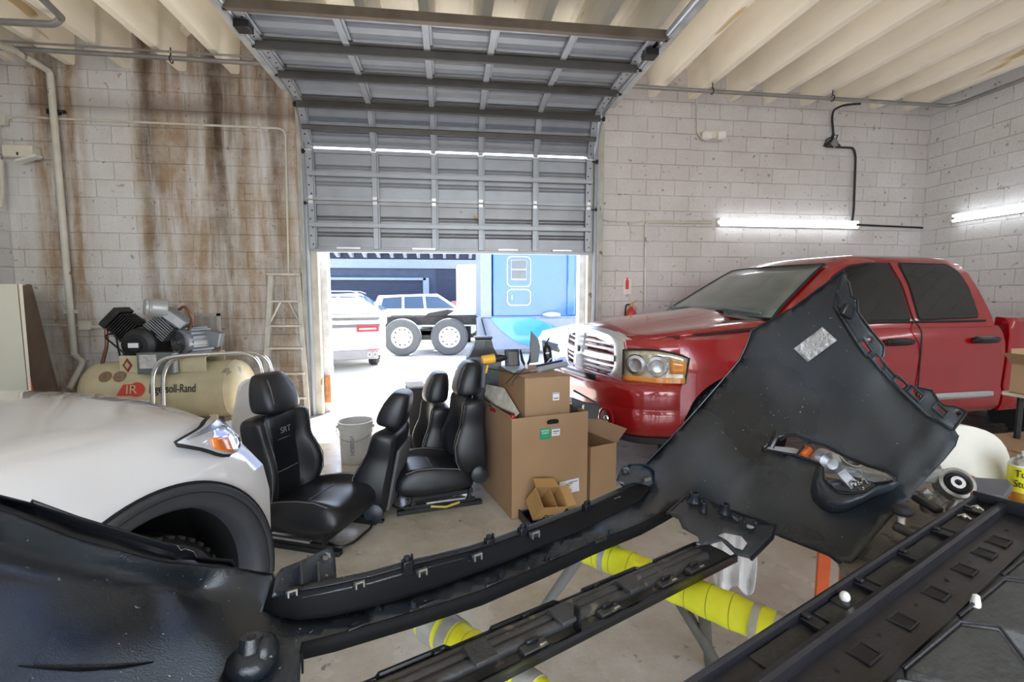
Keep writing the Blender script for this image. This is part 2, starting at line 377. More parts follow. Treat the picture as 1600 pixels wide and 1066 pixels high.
# concrete joists of the roof slab
JX = [-4.83, -4.22, -3.64, -3.05, -2.47, -1.9, -1.33, -.76, -.19, .38, .95, 1.53, 2.1, 2.68, 3.24, 3.79, 4.31, 4.87, 5.41, 5.92, 6.45]
for i, jx in enumerate(JX):
    wy0 = -3.9; zb = 4.10; w0, w1 = .05, .085
    mb = MB(); prof = [(-w1-.05, ZC), (-w1, ZC-.05), (-w0-.004, zb+.02), (-w0+.01, zb), (w0-.01, zb), (w0+.004, zb+.02), (w1, ZC-.05), (w1+.05, ZC)]
    mb.prism([(jx+a, wy0, z) for a, z in prof], (0, WY-.0-wy0, 0)); mb.build('joist', CONC, ceil)
    if i < len(JX)-1:   # curved haunch where joists meet the wall
        x0, x1 = jx+.06, JX[i+1]-.06; z0 = 4.42
        pts = [(x0, WY-.14, ZC), (x0, WY-.14, z0-.02), (x0+.015, WY-.14, z0+.06), (x0+.07, WY-.14, z0+.1), (x1-.07, WY-.14, z0+.1), (x1-.015, WY-.14, z0+.06), (x1, WY-.14, z0-.02), (x1, WY-.14, ZC)]
        MB().prism(pts, (0, .14, 0)).build('haunch', CONC, ceil)
# concrete door jambs and steel angle guards
JAMB = pm('jamb_concrete', (.47, .45, .40), .8, 0, .2, 5, .4, 30, speck=(6, .66, (.2, .15, .1)))
RUST = pm('rusty_wood', (.40, .17, .07), .8, 0, .3, 12)
for s, x in ((-1, DX0), (1, DX1)):
    mb = MB(); mb.box((x+s*.09, WY-.045, 1.86), (.20, .09, 3.72)); o = struct(mb.build('trim_%d' % (1 if s < 0 else 2), JAMB, bevel=.012))
    mb = MB(); mb.box((x-s*.03, WY+.14, 1.0), (.10, .16, 2.1)); struct(mb.build('trim_%d' % (3 if s < 0 else 4), pm('pale_frame', (.62, .64, .66), .7, 0, .2, 9, .3, 30), bevel=.006))
MB().box((DX0+.045, WY+.05, .30), (.07, .05, .34)).build('trim_5', RUST); bpy.data.objects['trim_5']['kind'] = 'structure'
# ---------------- sectional overhead door ----------------
door = thing('door_1', '', ''); del door['label']; del door['category']; struct(door)
YV = 6.20
seams = [(YV, 2.05), (YV, 2.65), (YV-.02, 3.25), (5.93, 3.69), (5.36, 3.77), (4.79, 3.77), (4.22, 3.77)]
GX0, GX1 = -1.68, 1.86
STX = [-1.63, -.88, -.17, .41, 1.10, 1.80]
RUSTY = pm('rust_stained_steel', (.27, .28, .31), .42, .6, .1, 4, speck=(3.4, .70, (.25, .17, .10)))
BRN = pm('brown_steel', (.10, .08, .062), .6, .3, .3, 4)
GREYS = pm('grey_steel_strut', (.085, .083, .08), .5, .3, .15, 5)
for i, (a, bq) in enumerate(zip(seams, seams[1:])):
    a = Vector((0, *a)); bq = Vector((0, *bq)); d = (bq-a).normalized(); L_ = (bq-a).length; nn = Vector((0, -d.z, d.y))  # nn: inner face side
    if nn.dot(Vector((0, -1, -1))) < 0: nn = -nn
    gap = .022 if i == 2 else .001
    lo = .001 if i else 0
    M = Matrix((Vector((1, 0, 0)), d, nn)).transposed().to_4x4(); M.translation = a
    mb = MB(); mb.M = M; Lx = GX1-GX0; cx = (GX0+GX1)/2
    off = .03 if i == 2 else lo
    mb.box((cx, (L_+off)/2, -.02), (Lx, L_-off-gap, .012))
    for t, wd, hh in ((off+.02, .045, .035), (L_-.028, .045, .035)): mb.box((cx, t, 0), (Lx, wd, hh))
    for t in (.30, .36, .62, .68): mb.prism([(GX0, L_*t-.014, -.014), (GX0, L_*t, .006), (GX0, L_*t+.014, -.014)], (Lx, 0, 0))
    sec = mb.build('section', RUSTY if i == 0 else GALV, door, bevel=.002)
    for j, x in enumerate(STX):
        s_ = MB(); s_.M = M; wd = .075 if j in (0, 5) else .06
        s_.box((x, L_/2, .03), (wd, L_-.03, .03)); s_.box((x+.04, L_/2, .015), (.025, L_-.05, .012))
        s_.build('stile', GALV, sec, bevel=.003)
        if i:
            h = MB(); h.M = M; h.box((x, .0, .05), (.05, .09, .012)); h.cyl((x-.04, 0, .055), (x+.04, 0, .055), .01, 8)
            for yy in (-.03, .03): h.cyl((x, yy, .05), (x, yy, .062), .007, 6)
            h.build('hinge', ALU, sec)
        if j in (0, 5):
            h = MB(); h.M = M
            for q in range(5): h.cyl((x+.012*(-1)**q, .07+q*.1, .044), (x+.012*(-1)**q, .07+q*.1, .048), .010, 8)
            h.build('bolt', DARKM, sec)
    st = MB(); st.M = M
    if i >= 3: t = .10; st.box((cx, t, .07), (Lx-.04, .010, .075)); st.box((cx, t+.03, .033), (Lx-.04, .06, .008)); st.box((cx, t-.012, .108), (Lx-.04, .026, .006)); mt = GREYS
    elif i == 5: mt = GREYS
    else: t = L_*.5; st.box((cx, t, .06), (Lx-.04, .05, .04)); mt = GALV if i < 2 else GREYS
    st.build('strut', mt, sec, bevel=.003)
mb = MB(); mb.box((.11, 4.19, 3.745), (3.62, .06, .075)); mb.build('top_rail', BRN, door, bevel=.004)
mb = MB(); mb.box((.1, YV-.02, 2.045), (3.44, .07, .035)); mb.build('bottom_bar', GALV, door, bevel=.004)
for x, wd in ((-1.2, .28), (-.3, .28), (.75, .25), (1.45, .25)): MB().box((x, YV-.07, 2.075), (wd, .03, .02)).build('step_plate', ALU, door)
for s, x in ((-1, -1.70), (1, 1.905)):
    pth = [(x, YV, .0), (x, YV, 3.15)] + arc((x, YV-.42, 3.33), .42, 0, PI/2, 8, (0, 1, 0), (0, 0, 1)) + [(x, 1.2, 3.75)]
    mb = MB()
    for p, q in zip(pth, pth[1:]):
        mb.beam(p, q, .075, .012, up=(1, 0, 0)); mb.beam(Vector(p)+Vector((s*.03, 0, 0)), Vector(q)+Vector((s*.03, 0, 0)), .012, .05, up=(1, 0, 0)) if False else None
    mb.tube(pth, .03, 8); mb.build('track', GALV, door)
    mb = MB(); mb.beam((x+s*.07, YV-.38, 3.79), (x+s*.07, 1.2, 3.79), .07, .07); mb.build('track_angle', TRK, door, bevel=.004)
    mb = MB(); mb.beam((x+s*.03, YV+.01, 0), (x+s*.03, YV+.01, 3.2), .05, .05); mb.build('track_angle', TRK, door, bevel=.003)
    for (yy, zz) in seams[1:]:
        h = MB(); h.cyl((x, yy-.02, zz-.04), (x-s*.10, yy-.02, zz-.04), .009, 8); h.cyl((x-.012, yy-.02, zz-.04), (x+.012, yy-.02, zz-.04), .028, 12); h.build('roller', DARKM, door)
    h = MB(); h.box((x-s*.06, 4.40, 3.69), (.12, .12, .06)); h.box((x-s*.03, 4.40, 3.75), (.05, .18, .03)); h.build('roller_bracket', DARKM, door, bevel=.004)
# ---------------- pipes, conduits, lamps on the walls ----------------
def px(x, y, off=.04): p = onY(x, y, WY-off); return p
PIPE = pm('painted_pipe', (.60, .58, .52), .5, 0, .1, 6, speck=(9, .68, (.3, .2, .12)))
STEELP = pm('steel_pipe', (.30, .29, .29), .45, .6, .15, 5)
# sprinkler pipe hung below the joists
def pipe_run():
    t = thing('sprinkler_pipe', 'long thin steel pipe hung under the joists along the door wall', 'pipe', (0, 5.79, 4.0))
    MB().tube(fillet([(XL, 5.79, 4.02), (6.54, 5.79, 3.99), (6.62, 5.72, 3.99), (6.62, -3.8, 3.99)], .1), .024, 10).build('pipe', STEELP, t, world=True)
    mb = MB(); mb.tube([(XL, 5.75, 4.065), (-1.9, 5.75, 4.06)], .012, 8); mb.build('pipe', STEELP, t, world=True)
    for x in (-2.9, 3.24, 4.87):
        mb = MB(); mb.tube(arc((x, 5.79, 4.0), .035, 0, 2*PI, 12, (0, 1, 0), (0, 0, 1)), .006, 6); mb.tube([(x, 5.79, 4.03), (x, 5.79, 4.12)], .006, 6); mb.build('hanger', DARKM, t, world=True)
pipe_run()
t = thing('drain_pipe', 'leaning grey painted pipe running down the stained wall past the floodlight box', 'pipe', px(116, 555, 0.08))
MB().tube(fillet([onY(-30, 60, 5.2), onY(22, 78, 5.75), px(78, 112, .08), px(116, 555, .08)], .05), .034, 12).build('pipe', PIPE, t, world=True)
p_ = px(84, 175, .03); MB().box(p_, (.12, .05, .05)).cyl(p_+Vector((.06, -.02, 0)), p_+Vector((.13, -.02, 0)), .02, 8).build('clamp', DARKM, t, world=True)
p_ = px(111, 487, .05); MB().box(p_, (.10, .10, .05)).build('clamp', PIPE, t, world=True, bevel=.005)
t = tag(MB().tube(fillet([px(118, 556, .10), px(130, 566, .2), px(108, 608, .45)], .05), .03, 10).build('angled_pipe', PIPE), 'short diagonal pipe stub below the leaning drain pipe', 'pipe')
t = thing('conduit', 'thin painted conduit crossing the stained wall and dropping behind the stepladder', 'conduit', px(440, 200))
MB().tube(fillet([px(5, 187, .016), px(18, 183, .016), px(36, 181, .016), px(60, 184, .016), px(446, 201, .016), px(451, 432, .016)], .10), .013, 8).build('tube', PIPE, t, world=True)
p_ = px(5, 188, .04); MB().box(p_, (.07, .06, .12)).build('junction_box', PIPE, t, world=True, bevel=.005)
t = thing('outlet_box', 'small square painted electrical box low on the stained wall beside the leaning pipe', 'electrical box', px(134, 508))
MB().box(px(134, 509, .03), (.12, .06, .10)).build('box', PIPE, t, world=True, bevel=.006)
MB().tube([px(62, 508, .02), px(128, 509, .02)], .010, 8).tube([px(140, 511, .02), px(160, 512, .02)], .02, 8).build('tube', PIPE, t, world=True)
def spot(t, c, R, m):
    mb = MB(); mb.box(c, (.13, .08, .10), R); return mb.build('lamp_head', m, t, world=True, bevel=.012)
LAMPB = pm('lamp_body', (.72, .70, .60), .4)
t = thing('emergency_light', 'boxy twin head light mounted high on the stained wall at the left edge', 'emergency light', px(38, 240))
MB().box(px(34, 238, .07), (.30, .13, .13)).build('housing', LAMPB, t, world=True, bevel=.01)
MB().box(px(45, 248, .16), (.22, .10, .03), Matrix.Rotation(math.radians(-18), 3, 'Y')).build('lamp_head', WHITEP, t, world=True, bevel=.008)
MB().box(px(27, 240, .14), (.015, .01, .03)).build('switch', INK, t, world=True)
t = thing('conduit', 'U shaped painted conduit feeding the twin head light right of the door track', 'conduit', px(1088, 200))
MB().tube(fillet([px(1089, 152), px(1090, 208), px(1100, 219), px(1128, 220)], .08), .012, 8).build('tube', PIPE, t, world=True)
t = thing('emergency_light', 'boxy twin head light on the grey block wall above the red pickup', 'emergency light', px(1110, 213))
MB().box(px(1113, 212, .06), (.30, .11, .09)).build('housing', LAMPB, t, world=True, bevel=.01)
for xx, a in ((1105, .2), (1128, -.5)): MB().box(px(xx, 212, .15), (.10, .08, .09), Matrix.Rotation(a, 3, 'Z')).build('lamp_head', pm('lens_white', (.8, .8, .78), .3), t, world=True, bevel=.008)
TUBE = pm('lit_tube', (.92, .96, 1), .5, emit=6.5)
def tube_light(label, p, d, nrm, L_, watts):
    t = thing('strip_light', label, 'strip light', p)
    d = Vector(d); nrm = Vector(nrm); p = Vector(p)
    b_ = MB(); b_.beam(p+nrm*.02, p+d*L_+nrm*.02, .05, .10, up=(0, 0, 1)); b_.build('batten', WHITEP, t, world=True, bevel=.005)
    for z in (-.035, .035):
        MB().tube([p+nrm*.07+d*.03+Vector((0, 0, z)), p+nrm*.07+d*(L_-.03)+Vector((0, 0, z))], .017, 10).build('tube', TUBE, t, world=True)
        for q in (0, L_): MB().cyl(p+nrm*.07+d*(q-.01)+Vector((0, 0, z)), p+nrm*.07+d*(q+.02)+Vector((0, 0, z)), .02, 10).build('end_cap', WHITEP, t, world=True)
    return t
tube_light('lit twin tube strip light on the block wall above the red pickup', onY(1118, 348, WY), (1, 0, 0), (0, -1, 0), 2.12, 20)
pr = onX(1494, 351, XR); tube_light('lit twin tube strip light on the side wall at the right edge', (XR, pr.y-2.2, 2.54), (0, 1, 0), (-1, 0, 0), 2.2, 20)
tube_light('added unseen twin tube fill light on the left side wall behind the viewer', (XL, -.5, 2.6), (0, 1, 0), (1, 0, 0), 2.2, 20)  # out of view, added to brighten walls and ceiling
tube_light('added unseen twin tube fill light on the right side wall nearer the viewer', (XR, .2, 2.54), (0, 1, 0), (-1, 0, 0), 2.2, 20)  # extra fixture outside the frame, added as fill for the right side
BLKC = pm('black_cable', (.012, .012, .014), .5)
t = thing('power_cable', 'black cable hanging from the ceiling pipe, looping down to the strip light', 'cable', px(1300, 225))
loop = fillet([px(1345, 162, .4), px(1318, 164, .3), px(1302, 172, .1), px(1300, 185), px(1303, 215), px(1290, 226), px(1292, 229), px(1310, 230), px(1334, 231), px(1337, 245), px(1334, 330), px(1331, 350)], .1)
MB().tube(loop, .014, 8).build('cable', BLKC, t, world=True)
MB().tube([px(1303, 212), px(1292, 218), px(1287, 228), px(1305, 222), px(1309, 211), px(1300, 211), px(1306, 222), px(1313, 228)], .009, 6).build('cable', BLKC, t, world=True)
p_ = px(1302, 224, .04); MB().box(p_, (.09, .06, .09), Matrix.Rotation(.6, 3, 'Y')).build('junction_box', STEELP, t, world=True, bevel=.004)
t = tag(MB().tube(fillet([px(1332, 351, .02), px(1443, 356, .02), px(1443, 400, .02)], .04), .013, 8).build('power_cable', BLKC), 'black cable running from the strip light into the wall corner and down', 'cable')
t = tag(MB().tube(fillet([px(937, 342), px(950, 345), px(985, 347), px(1012, 345), px(1112, 345)], .1), .008, 8).tube(fillet([px(1112, 348), px(1012, 347), px(1009, 352), px(1008, 480)], .08), .015, 8).build('conduit', PIPE), 'painted conduit bending down beside the fire extinguisher from the strip light', 'conduit')
# bend of pipe top left
t = tag(MB().tube(fillet([onY(-20, 33, 5.2), onY(85, 38, 5.2), onY(97, 28, 5.2), onY(60, -8, 4.6)], .12), .03, 10).build('bent_conduit', STEELP), 'bent steel conduit under the joists in the upper left corner', 'conduit')
# pvc stub at left edge
tag(MB().tube(fillet([onX(2, 250, XL+.05), onX(4, 300, XL+.05), onX(1, 325, XL+.05)], .05), .02, 8).build('conduit', PIPE), 'curved pale conduit on the left side wall', 'conduit')
# fire extinguisher + sign
SGN = pm('sign_white', (.72, .66, .63), .5); SR = pm('sign_red', (.62, .03, .03), .4)
t = thing('wall_sign', 'small white sign with a red extinguisher symbol on the block wall', 'sign', px(980, 448, .0))
MB().box(px(980, 448, .006), (.115, .01, .21)).build('plate', SGN, t, world=True)
mb = MB(); c_ = px(980, 445, .013)
mb.prism([c_+Vector((a*.045, 0, z_*.1)) for a, z_ in [(-.5, -.6), (.5, -.6), (.5, .5), (.2, .7), (.15, .9), (-.4, .95), (-.2, .7), (-.5, .5)]], (0, -.002, 0)); mb.build('symbol', SR, t, world=True)
e = px(986, 490, .11); t = thing('fire_extinguisher', 'red fire extinguisher hung on the block wall behind the pickup hood', 'fire extinguisher', e)
mb = MB(); mb.lathe([(0, -.32), (.065, -.32), (.072, -.30), (.072, .0), (.055, .05), (.02, .08), (.02, .10), (0, .10)], e, n=20); mb.build('cylinder', pm('extinguisher_red', (.55, .03, .02), .3, coat=.5), t, world=True)
mb = MB(); mb.box(e+Vector((.0, 0, .11)), (.05, .04, .04)); mb.box(e+Vector((.03, 0, .15)), (.12, .02, .015), Matrix.Rotation(-.5, 3, 'Y')); mb.build('valve', pm('brass', (.6, .4, .12), .35, .7), t, world=True, bevel=.003)
MB().tube(fillet([e+Vector((-.02, 0, .12)), e+Vector((-.08, -.02, .12)), e+Vector((-.095, -.03, .0)), e+Vector((-.085, -.03, -.2))], .05), .010, 8).build('hose', BLACKR, t, world=True)
MB().lathe([(.0735, -.22), (.0735, -.08)], e, n=20).build('label_band', WHITEL, t, world=True)
# ---------------- step ladder ----------------
LAD = pm('ladder_aluminium', (.50, .48, .44), .5, .3, .15, 8)
l0 = onZ(0, 0, 0)
lad = thing('stepladder', 'folded aluminium stepladder leaning flat against the stained wall beside the door', 'ladder', (-2.02, 6.15, 0))
def lx(x, y, off): return onY(x, y, off)
ZT = 1.76
def lp(side, z): k = 1-z/ZT; return Vector((-2.0+side*(.16+.10*k), 6.27-.20*k, z))
for s in (-1, 1):
    MB().beam(lp(s, 0), lp(s, ZT), .025, .06).build('side_rail', LAD, lad, world=True, bevel=.003)
    MB().beam(lp(s, 0)+Vector((s*-.02, .07, 0)), lp(s, ZT-.06)+Vector((s*-.02, .02, 0)), .02, .03).build('rear_leg', LAD, lad, world=True)
    MB().beam(lp(s, 1.12)+Vector((0, 0, 0)), lp(s, 1.42)+Vector((-s*.13, 0, 0)), .018, .02).build('brace', LAD, lad, world=True)
for z in (.25, .55, .86, 1.13, 1.43):
    MB().box((lp(0, z)), (abs(lp(1, z).x-lp(-1, z).x), .09, .025)).build('step', LAD, lad, world=True, bevel=.003)
MB().box(lp(0, ZT), (.40, .12, .03)).build('top_cap', LAD, lad, world=True, bevel=.005)
# ---------------- outside yard ----------------
GRD = pm('sunlit_concrete_yard', (.62, .61, .58), .85, 0, .08, .8, .2, 20)
mb = MB(); GZ = -.15
mb.add([(-40, WY+.3, -.02), (50, WY+.3, -.02), (50, WY+1.4, GZ), (-40, WY+1.4, GZ), (50, 60, GZ), (-40, 60, GZ)], [(0, 1, 2, 3), (3, 2, 4, 5)])
struct(mb.build('floor_yard', GRD, merge=False))
BW = pm('blue_grey_block', (.075, .095, .15), .8, 0, .12, 3, .2, 20); BWL = pm('pale_blue_trim', (.34, .40, .52), .7)
BY = 24.
bld = thing('warehouse', 'dark blue grey warehouse with pale roof joists across the yard', 'building', (0, BY, 0))
MB().box((0, BY+.2, 2.2), (60, .4, 4.9)).build('wall', BW, bld, world=True)
MB().box((0, BY-.05, 3.02), (60, .3, .42)).build('header', BWL, bld, world=True)
MB().box((0, BY-.9, 4.15), (60, 2.4, .3)).build('roof', BWL, bld, world=True)
for i in range(60):
    x = -17+i*.62
    MB().prism([(x, BY-1.9, 3.98), (x, BY-.1, 3.98), (x, BY-.1, 3.30), (x, BY-.3, 3.30), (x, BY-1.9, 3.78)], (.14, 0, 0)).build('joist', WHITEP if i % 1 == 0 else BWL, bld, world=True)
for xx in (-8.9, 2.6): MB().box((xx, BY-.25, 1.3), (.42, .35, 3.1)).build('column', BWL, bld, world=True)
for x0, x1 in ((-6.9, -1.1),):
    mb = MB(); mb.box((x0, BY-.12, 1.0), (.28, .2, 2.7)); mb.box((x1, BY-.12, 1.0), (.28, .2, 2.7)); mb.box(((x0+x1)/2, BY-.12, 2.3), (x1-x0, .2, .12)); mb.build('door_frame', BWL, bld, world=True)
for x0, x1, z1 in ((-14, -9.4, 2.75), (-6.8, -1.2, 2.2), (-.6, 2.2, 2.75)):
    mb = MB(); k = 0; z = 0.
    while z < z1: mb.box(((x0+x1)/2, BY-.03, z+.05), (x1-x0, .05, .085)); z += .1
    mb.build('roller_shutter', pm('dark_shutter', (.035, .045, .085), .6), bld, world=True)
# white box truck far
t = thing('box_truck', 'plain white truck box standing between the warehouse and the blue cab', 'truck', (1.2, 17.2, GZ))
MB().box((1.2, 17.2, 1.5), (1.85, 2.2, 2.04)).build('cargo_box', WHITEP, t, world=True, bevel=.03)
for x in (.45, 1.65): MB().cyl((x, 17.2, .25), (x+.3, 17.2, .25), .4, 20).build('wheel', BLACKR, t, world=True)
# ---- simple but shaped cars ----
def car(name, label, loc, rz, prof, roof, W, col, wheels, glass, extra=None):
    """prof: lower body top outline (x, z); roof: greenhouse outline; built along local x"""
    t = thing(name, label, 'car', loc, rz); H = W/2
    def shell(pts, hw, tuck, inset):
        mb = MB(); rows = []
        n = len(pts)
        rows = [[(x, y*hw*(1-tk), z) for x, z in pts] for y, tk in ((-1, tuck), (-.96, 0), (.96, 0), (1, tuck))]
        mb.prism([(x, -hw, z) for x, z in pts], (0, 2*hw, 0)); return mb
    mb = shell(prof, H, 0, 0); body = mb.build('body', col, t, bevel=.06, seg=4)
    for wx, wr in wheels:
        c = MB(); c.cyl((wx, -H-1, wr), (wx, H+1, wr), wr*1.12, 28); co = c.build('tmpcut', col); co.location = loc; co.rotation_euler = (0, 0, rz)
        bpy.context.view_layer.update(); body.modifiers.clear(); boolean_cut(body, co)
    md = body.modifiers.new('b', 'BEVEL'); md.width = .05; md.segments = 3; md.limit_method = 'ANGLE'; md.angle_limit = .7
    # greenhouse: tapering towards the roof
    zt = max(z for x, z in roof); zb = min(z for x, z in roof)
    def gw(z): return H*(.92-.14*(z-zb)/(zt-zb))
    mb = MB(); n = len(roof); mb.add([(x, -gw(z), z) for x, z in roof]+[(x, gw(z), z) for x, z in roof], [tuple(range(n)), tuple(range(2*n-1, n-1, -1))]+[(i, i+n, (i+1) % n+n, (i+1) % n) for i in range(n)])
    gh = mb.build('cabin', col, t, bevel=.04, seg=3)
    for g in glass:
        for s in (-1, 1):
            mb = MB(); q = [(x, s*(gw(z)+.012), z) for x, z in g]; mb.prism(q, (0, -s*.02, 0)); mb.build('side_window', GLASSB, t)
    # windscreen & rear glass
    for (x0, z0), (x1, z1) in ((roof[1], roof[2]), (roof[-2], roof[-1])):
        mb = MB(); a, b_ = .12, .88; nx = (z1-z0); nz = -(x1-x0); l = math.hypot(nx, nz); s = -1 if nx/l*(x0-sum(p[0] for p in roof)/n) < 0 else 1; nx, nz = nx/l*s*.015, nz/l*s*.015
        q = []
        for k, y in ((a, -1), (a, 1), (b_, 1), (b_, -1)):
            z = z0+(z1-z0)*k; q.append((x0+(x1-x0)*k+nx, y*gw(z)*.86, z+nz))
        mb.prism(q, (-nx, 0, -nz)); mb.build('windscreen', GLASSB, t)
    for wx, wr in wheels:
        for s in (-1, 1):
            mb = MB(); mb.lathe([(wr*.62, -.11), (wr*.93, -.11), (wr, -.07), (wr, .07), (wr*.93, .11), (wr*.62, .11)], (wx, s*(H-.12), wr), (0, 1, 0), n=28); ty = mb.build('tyre', BLACKR, t)
            mb = MB(); mb.lathe([(0, .03), (.06, .05), (wr*.1, .02), (wr*.6, .08), (wr*.63, .1), (wr*.63, -.1), (0, -.1)], (wx, s*(H-.12), wr), (0, s, 0), n=20)
            for k in range(5): a = k*2*PI/5; mb.beam((wx, s*(H-.06), wr), (wx+math.cos(a)*wr*.6, s*(H-.04), wr+math.sin(a)*wr*.6), .07, .03, up=(0, 1, 0))
            mb.build('rim', ALU, ty)
    if extra: extra(t, H)
    return t
GLASSB = pm('car_glass', (.05, .08, .13), .06, 0, .05, 3, spec=.8)
TAIL = pm('tail_lamp', (.55, .02, .03), .15, coat=.6); WHITEB = pm('white_paint', (.8, .8, .8), .25, coat=.8); SILV = pm('silver_paint', (.55, .57, .6), .25, .5, coat=.8)
# muscle car seen from behind, only its right rear corner shows inside the doorway: rear faces the shop
def mus(t, H):
    mb = MB(); mb.box((-2.43, 0, .83), (.06, 1.72, .20)); mb.build('tail_panel', pm('dark_panel', (.06, .06, .07), .35), t, bevel=.02)
    for y0, y1 in ((-.82, -.34), (.34, .82)):
        f = MB(); f.box((-2.465, (y0+y1)/2, .83), (.03, y1-y0, .13)); f = f.build('tail_lamp', TAIL, t, bevel=.02)
        g = MB(); g.box((-2.484, (y0+y1)/2, .83), (.01, (y1-y0)*.75, .03)); g.build('light_bar', pm('lamp_bar', (.9, .5, .5), .3), f, bevel=.005)
    MB().box((-2.36, 0, 1.04), (.25, 1.7, .04)).build('spoiler', pm('dark_panel', (0, 0, 0)), t, bevel=.015)
    MB().box((-2.47, 0, .58), (.02, .32, .16)).build('licence_plate', pm('plate', (.55, .6, .5), .5), t, bevel=.004)
    MB().box((-2.38, 0, .33), (.16, 1.6, .20)).build('diffuser', pm('grey_diffuser', (.14, .14, .15), .6), t, bevel=.03)
    for y in (-.72, -.6, .6, .72): MB().lathe([(.04, 0), (.045, 0), (.045, .15), (.04, .15), (.04, 0)], (-2.5, y, .33), (1, 0, 0), n=14).build('exhaust_tip', CHROME, t)
    for y in (-.7, .7): MB().box((-2.46, y, .42), (.02, .25, .03)).build('reflector', TAIL, t, bevel=.004)
car('muscle_car', 'white low muscle car seen from behind with wide red tail lamps just outside the door', (-3.04, 12.95, GZ), math.radians(107),
    [(-2.42, .35), (-2.48, .6), (-2.45, .98), (-2.3, 1.06), (-1.2, 1.02), (1.0, .98), (2.2, .85), (2.45, .6), (2.4, .3), (-2.2, .28)],
    [(-2.0, 1.0), (-1.85, 1.04), (-.7, 1.42), (.2, 1.42), (1.0, 1.0), (1.0, .98)][0:5], 1.92, WHITEB, [(-1.45, .36), (1.5, .36)], [[(-1.2, 1.08), (-.6, 1.33), (.1, 1.33), (.6, 1.08)]], mus).scale = (1, 1, 1.12)
suvp = [(-2.4, .4), (-2.42, .9), (-2.3, 1.05), (1.1, 1.08), (2.1, 1.0), (2.4, .75), (2.4, .35)]
suvr = [(-2.35, 1.05), (-2.1, 1.55), (-1.9, 1.72), (.1, 1.74), (1.1, 1.08)]
suvr2 = [(-2.35, 1.05), (-2.1, 1.65), (.15, 1.72), (1.15, 1.06)]
win = [[(-2.0, 1.15), (-1.9, 1.55), (-1.2, 1.6), (-1.2, 1.15)], [(-1.1, 1.15), (-1.1, 1.6), (-.4, 1.62), (-.35, 1.15)], [(-.25, 1.15), (-.3, 1.62), (.2, 1.6), (.85, 1.15)]]
def rails(t, H):
    for s in (-1, 1): MB().tube(fillet([(-1.8, s*.7, 1.70), (-1.6, s*.7, 1.80), (.1, s*.7, 1.80), (.3, s*.7, 1.72)], .1), .02, 6).build('roof_rail', ALU, t)
    for s in (-1, 1): MB().blob((.75, s*(H+.08), 1.18), (.08, .11, .08)).build('mirror', WHITEB, t)
car('suv_car', 'silver grey SUV with roof rails parked behind the white muscle car', (-3.3, 17.4, GZ), 0, suvp, suvr2, 1.9, SILV, [(-1.45, .38), (1.45, .38)], win, rails)
car('suv_car', 'white SUV parked in front of the warehouse shutter behind the truck axles', (-.62, 19.9, GZ), 0, suvp, suvr2, 1.9, WHITEB, [(-1.45, .38), (1.45, .38)], win)
car('sedan_car', 'far pale sedan with a reddish tail beside the white truck box', (1.35, 22.3, GZ), 0, [(-2.4, .35), (-2.4, .95), (-2.2, 1.02), (1.2, .95), (2.3, .8), (2.4, .35)], [(-1.9, 1.0), (-1.2, 1.42), (.3, 1.45), (1.2, .95)], 1.8, pm('pale_red_paint', (.55, .2, .16), .3, coat=.8), [(-1.4, .34), (1.4, .34)], [[(-1.2, 1.05), (-.9, 1.33), (.2, 1.36), (.7, 1.05)]])
def hat(t, H):
    MB().box((-2.2, -.66, .80), (.35, .45, .18), Matrix.Rotation(.25, 3, 'Z')).build('headlamp', pm('lamp_glass', (.75, .8, .85), .1, coat=1), t, bevel=.05)
    MB().box((-1.95, -.90, .60), (.2, .06, .07)).build('marker_lamp', pm('amber', (.85, .42, .03), .2, coat=.5), t, bevel=.01)
    MB().box((-2.38, 0, .55), (.05, 1.0, .18)).build('grille', BLACKG, t, bevel=.02)
car('hatchback_car', 'silver car nose with an amber marker parked between the blue cab and the red pickup', (4.55, 10.6, GZ), math.radians(8),
    [(-2.3, .35), (-2.4, .6), (-2.25, .82), (-1.2, 1.02), (1.8, 1.05), (2.0, .9), (2.0, .35)], [(-1.3, 1.02), (-.5, 1.5), (1.0, 1.55), (1.9, 1.05)][::-1][::-1], 1.8, SILV, [(-1.4, .34), (1.3, .34)], [[(-.8, 1.1), (-.35, 1.42), (.3, 1.45), (.3, 1.1)]], hat)
# ---- semi tractor ----
BLUE = pm('blue_truck_paint', (.018, .13, .52), .25, 0, .05, 3, coat=.8); SKIRT = pm('grey_blue_skirt', (.22, .27, .36), .5)
SY = 13.25
semi = thing('semi_truck', 'bright blue sleeper cab semi truck with bare rear axles parked across the yard', 'truck', (0, SY, GZ))
def swheel(x):
    c = Vector((x, SY+.16, GZ+.51))
    mb = MB(); mb.lathe([(.29, -.14), (.46, -.15), (.50, -.12), (.515, -.06), (.515, .06), (.50, .12), (.46, .15), (.29, .14)], c, (0, 1, 0), n=40); ty = mb.build('tyre', pm('grey_tyre', (.07, .075, .08), .8), semi, world=True)
    mb = MB(); mb.lathe([(.30, -.14), (.28, -.09), (.24, -.03), (.14, -.03), (.13, -.06), (.08, -.10), (.0, -.11)], c, (0, 1, 0), n=32); rim = mb.build('rim', pm('white_rim', (.75, .76, .78), .3, .3), ty, world=True)
    for k in range(10):
        a = 2*PI*k/10; q = c+Vector((math.cos(a)*.215, -.035, math.sin(a)*.215)); MB().cyl(q, q+Vector((0, -.012, 0)), .024, 10).build('hand_hole', BLACKR, rim, world=True)
for x in (-1.28, .0): swheel(x)
XCF = 4.5
MB().box((.75, SY+.75, GZ+.93), (5.0, .12, .24)).box((.75, SY+1.6, GZ+.93), (5.0, .12, .24)).build('chassis', DARKM, semi, world=True)
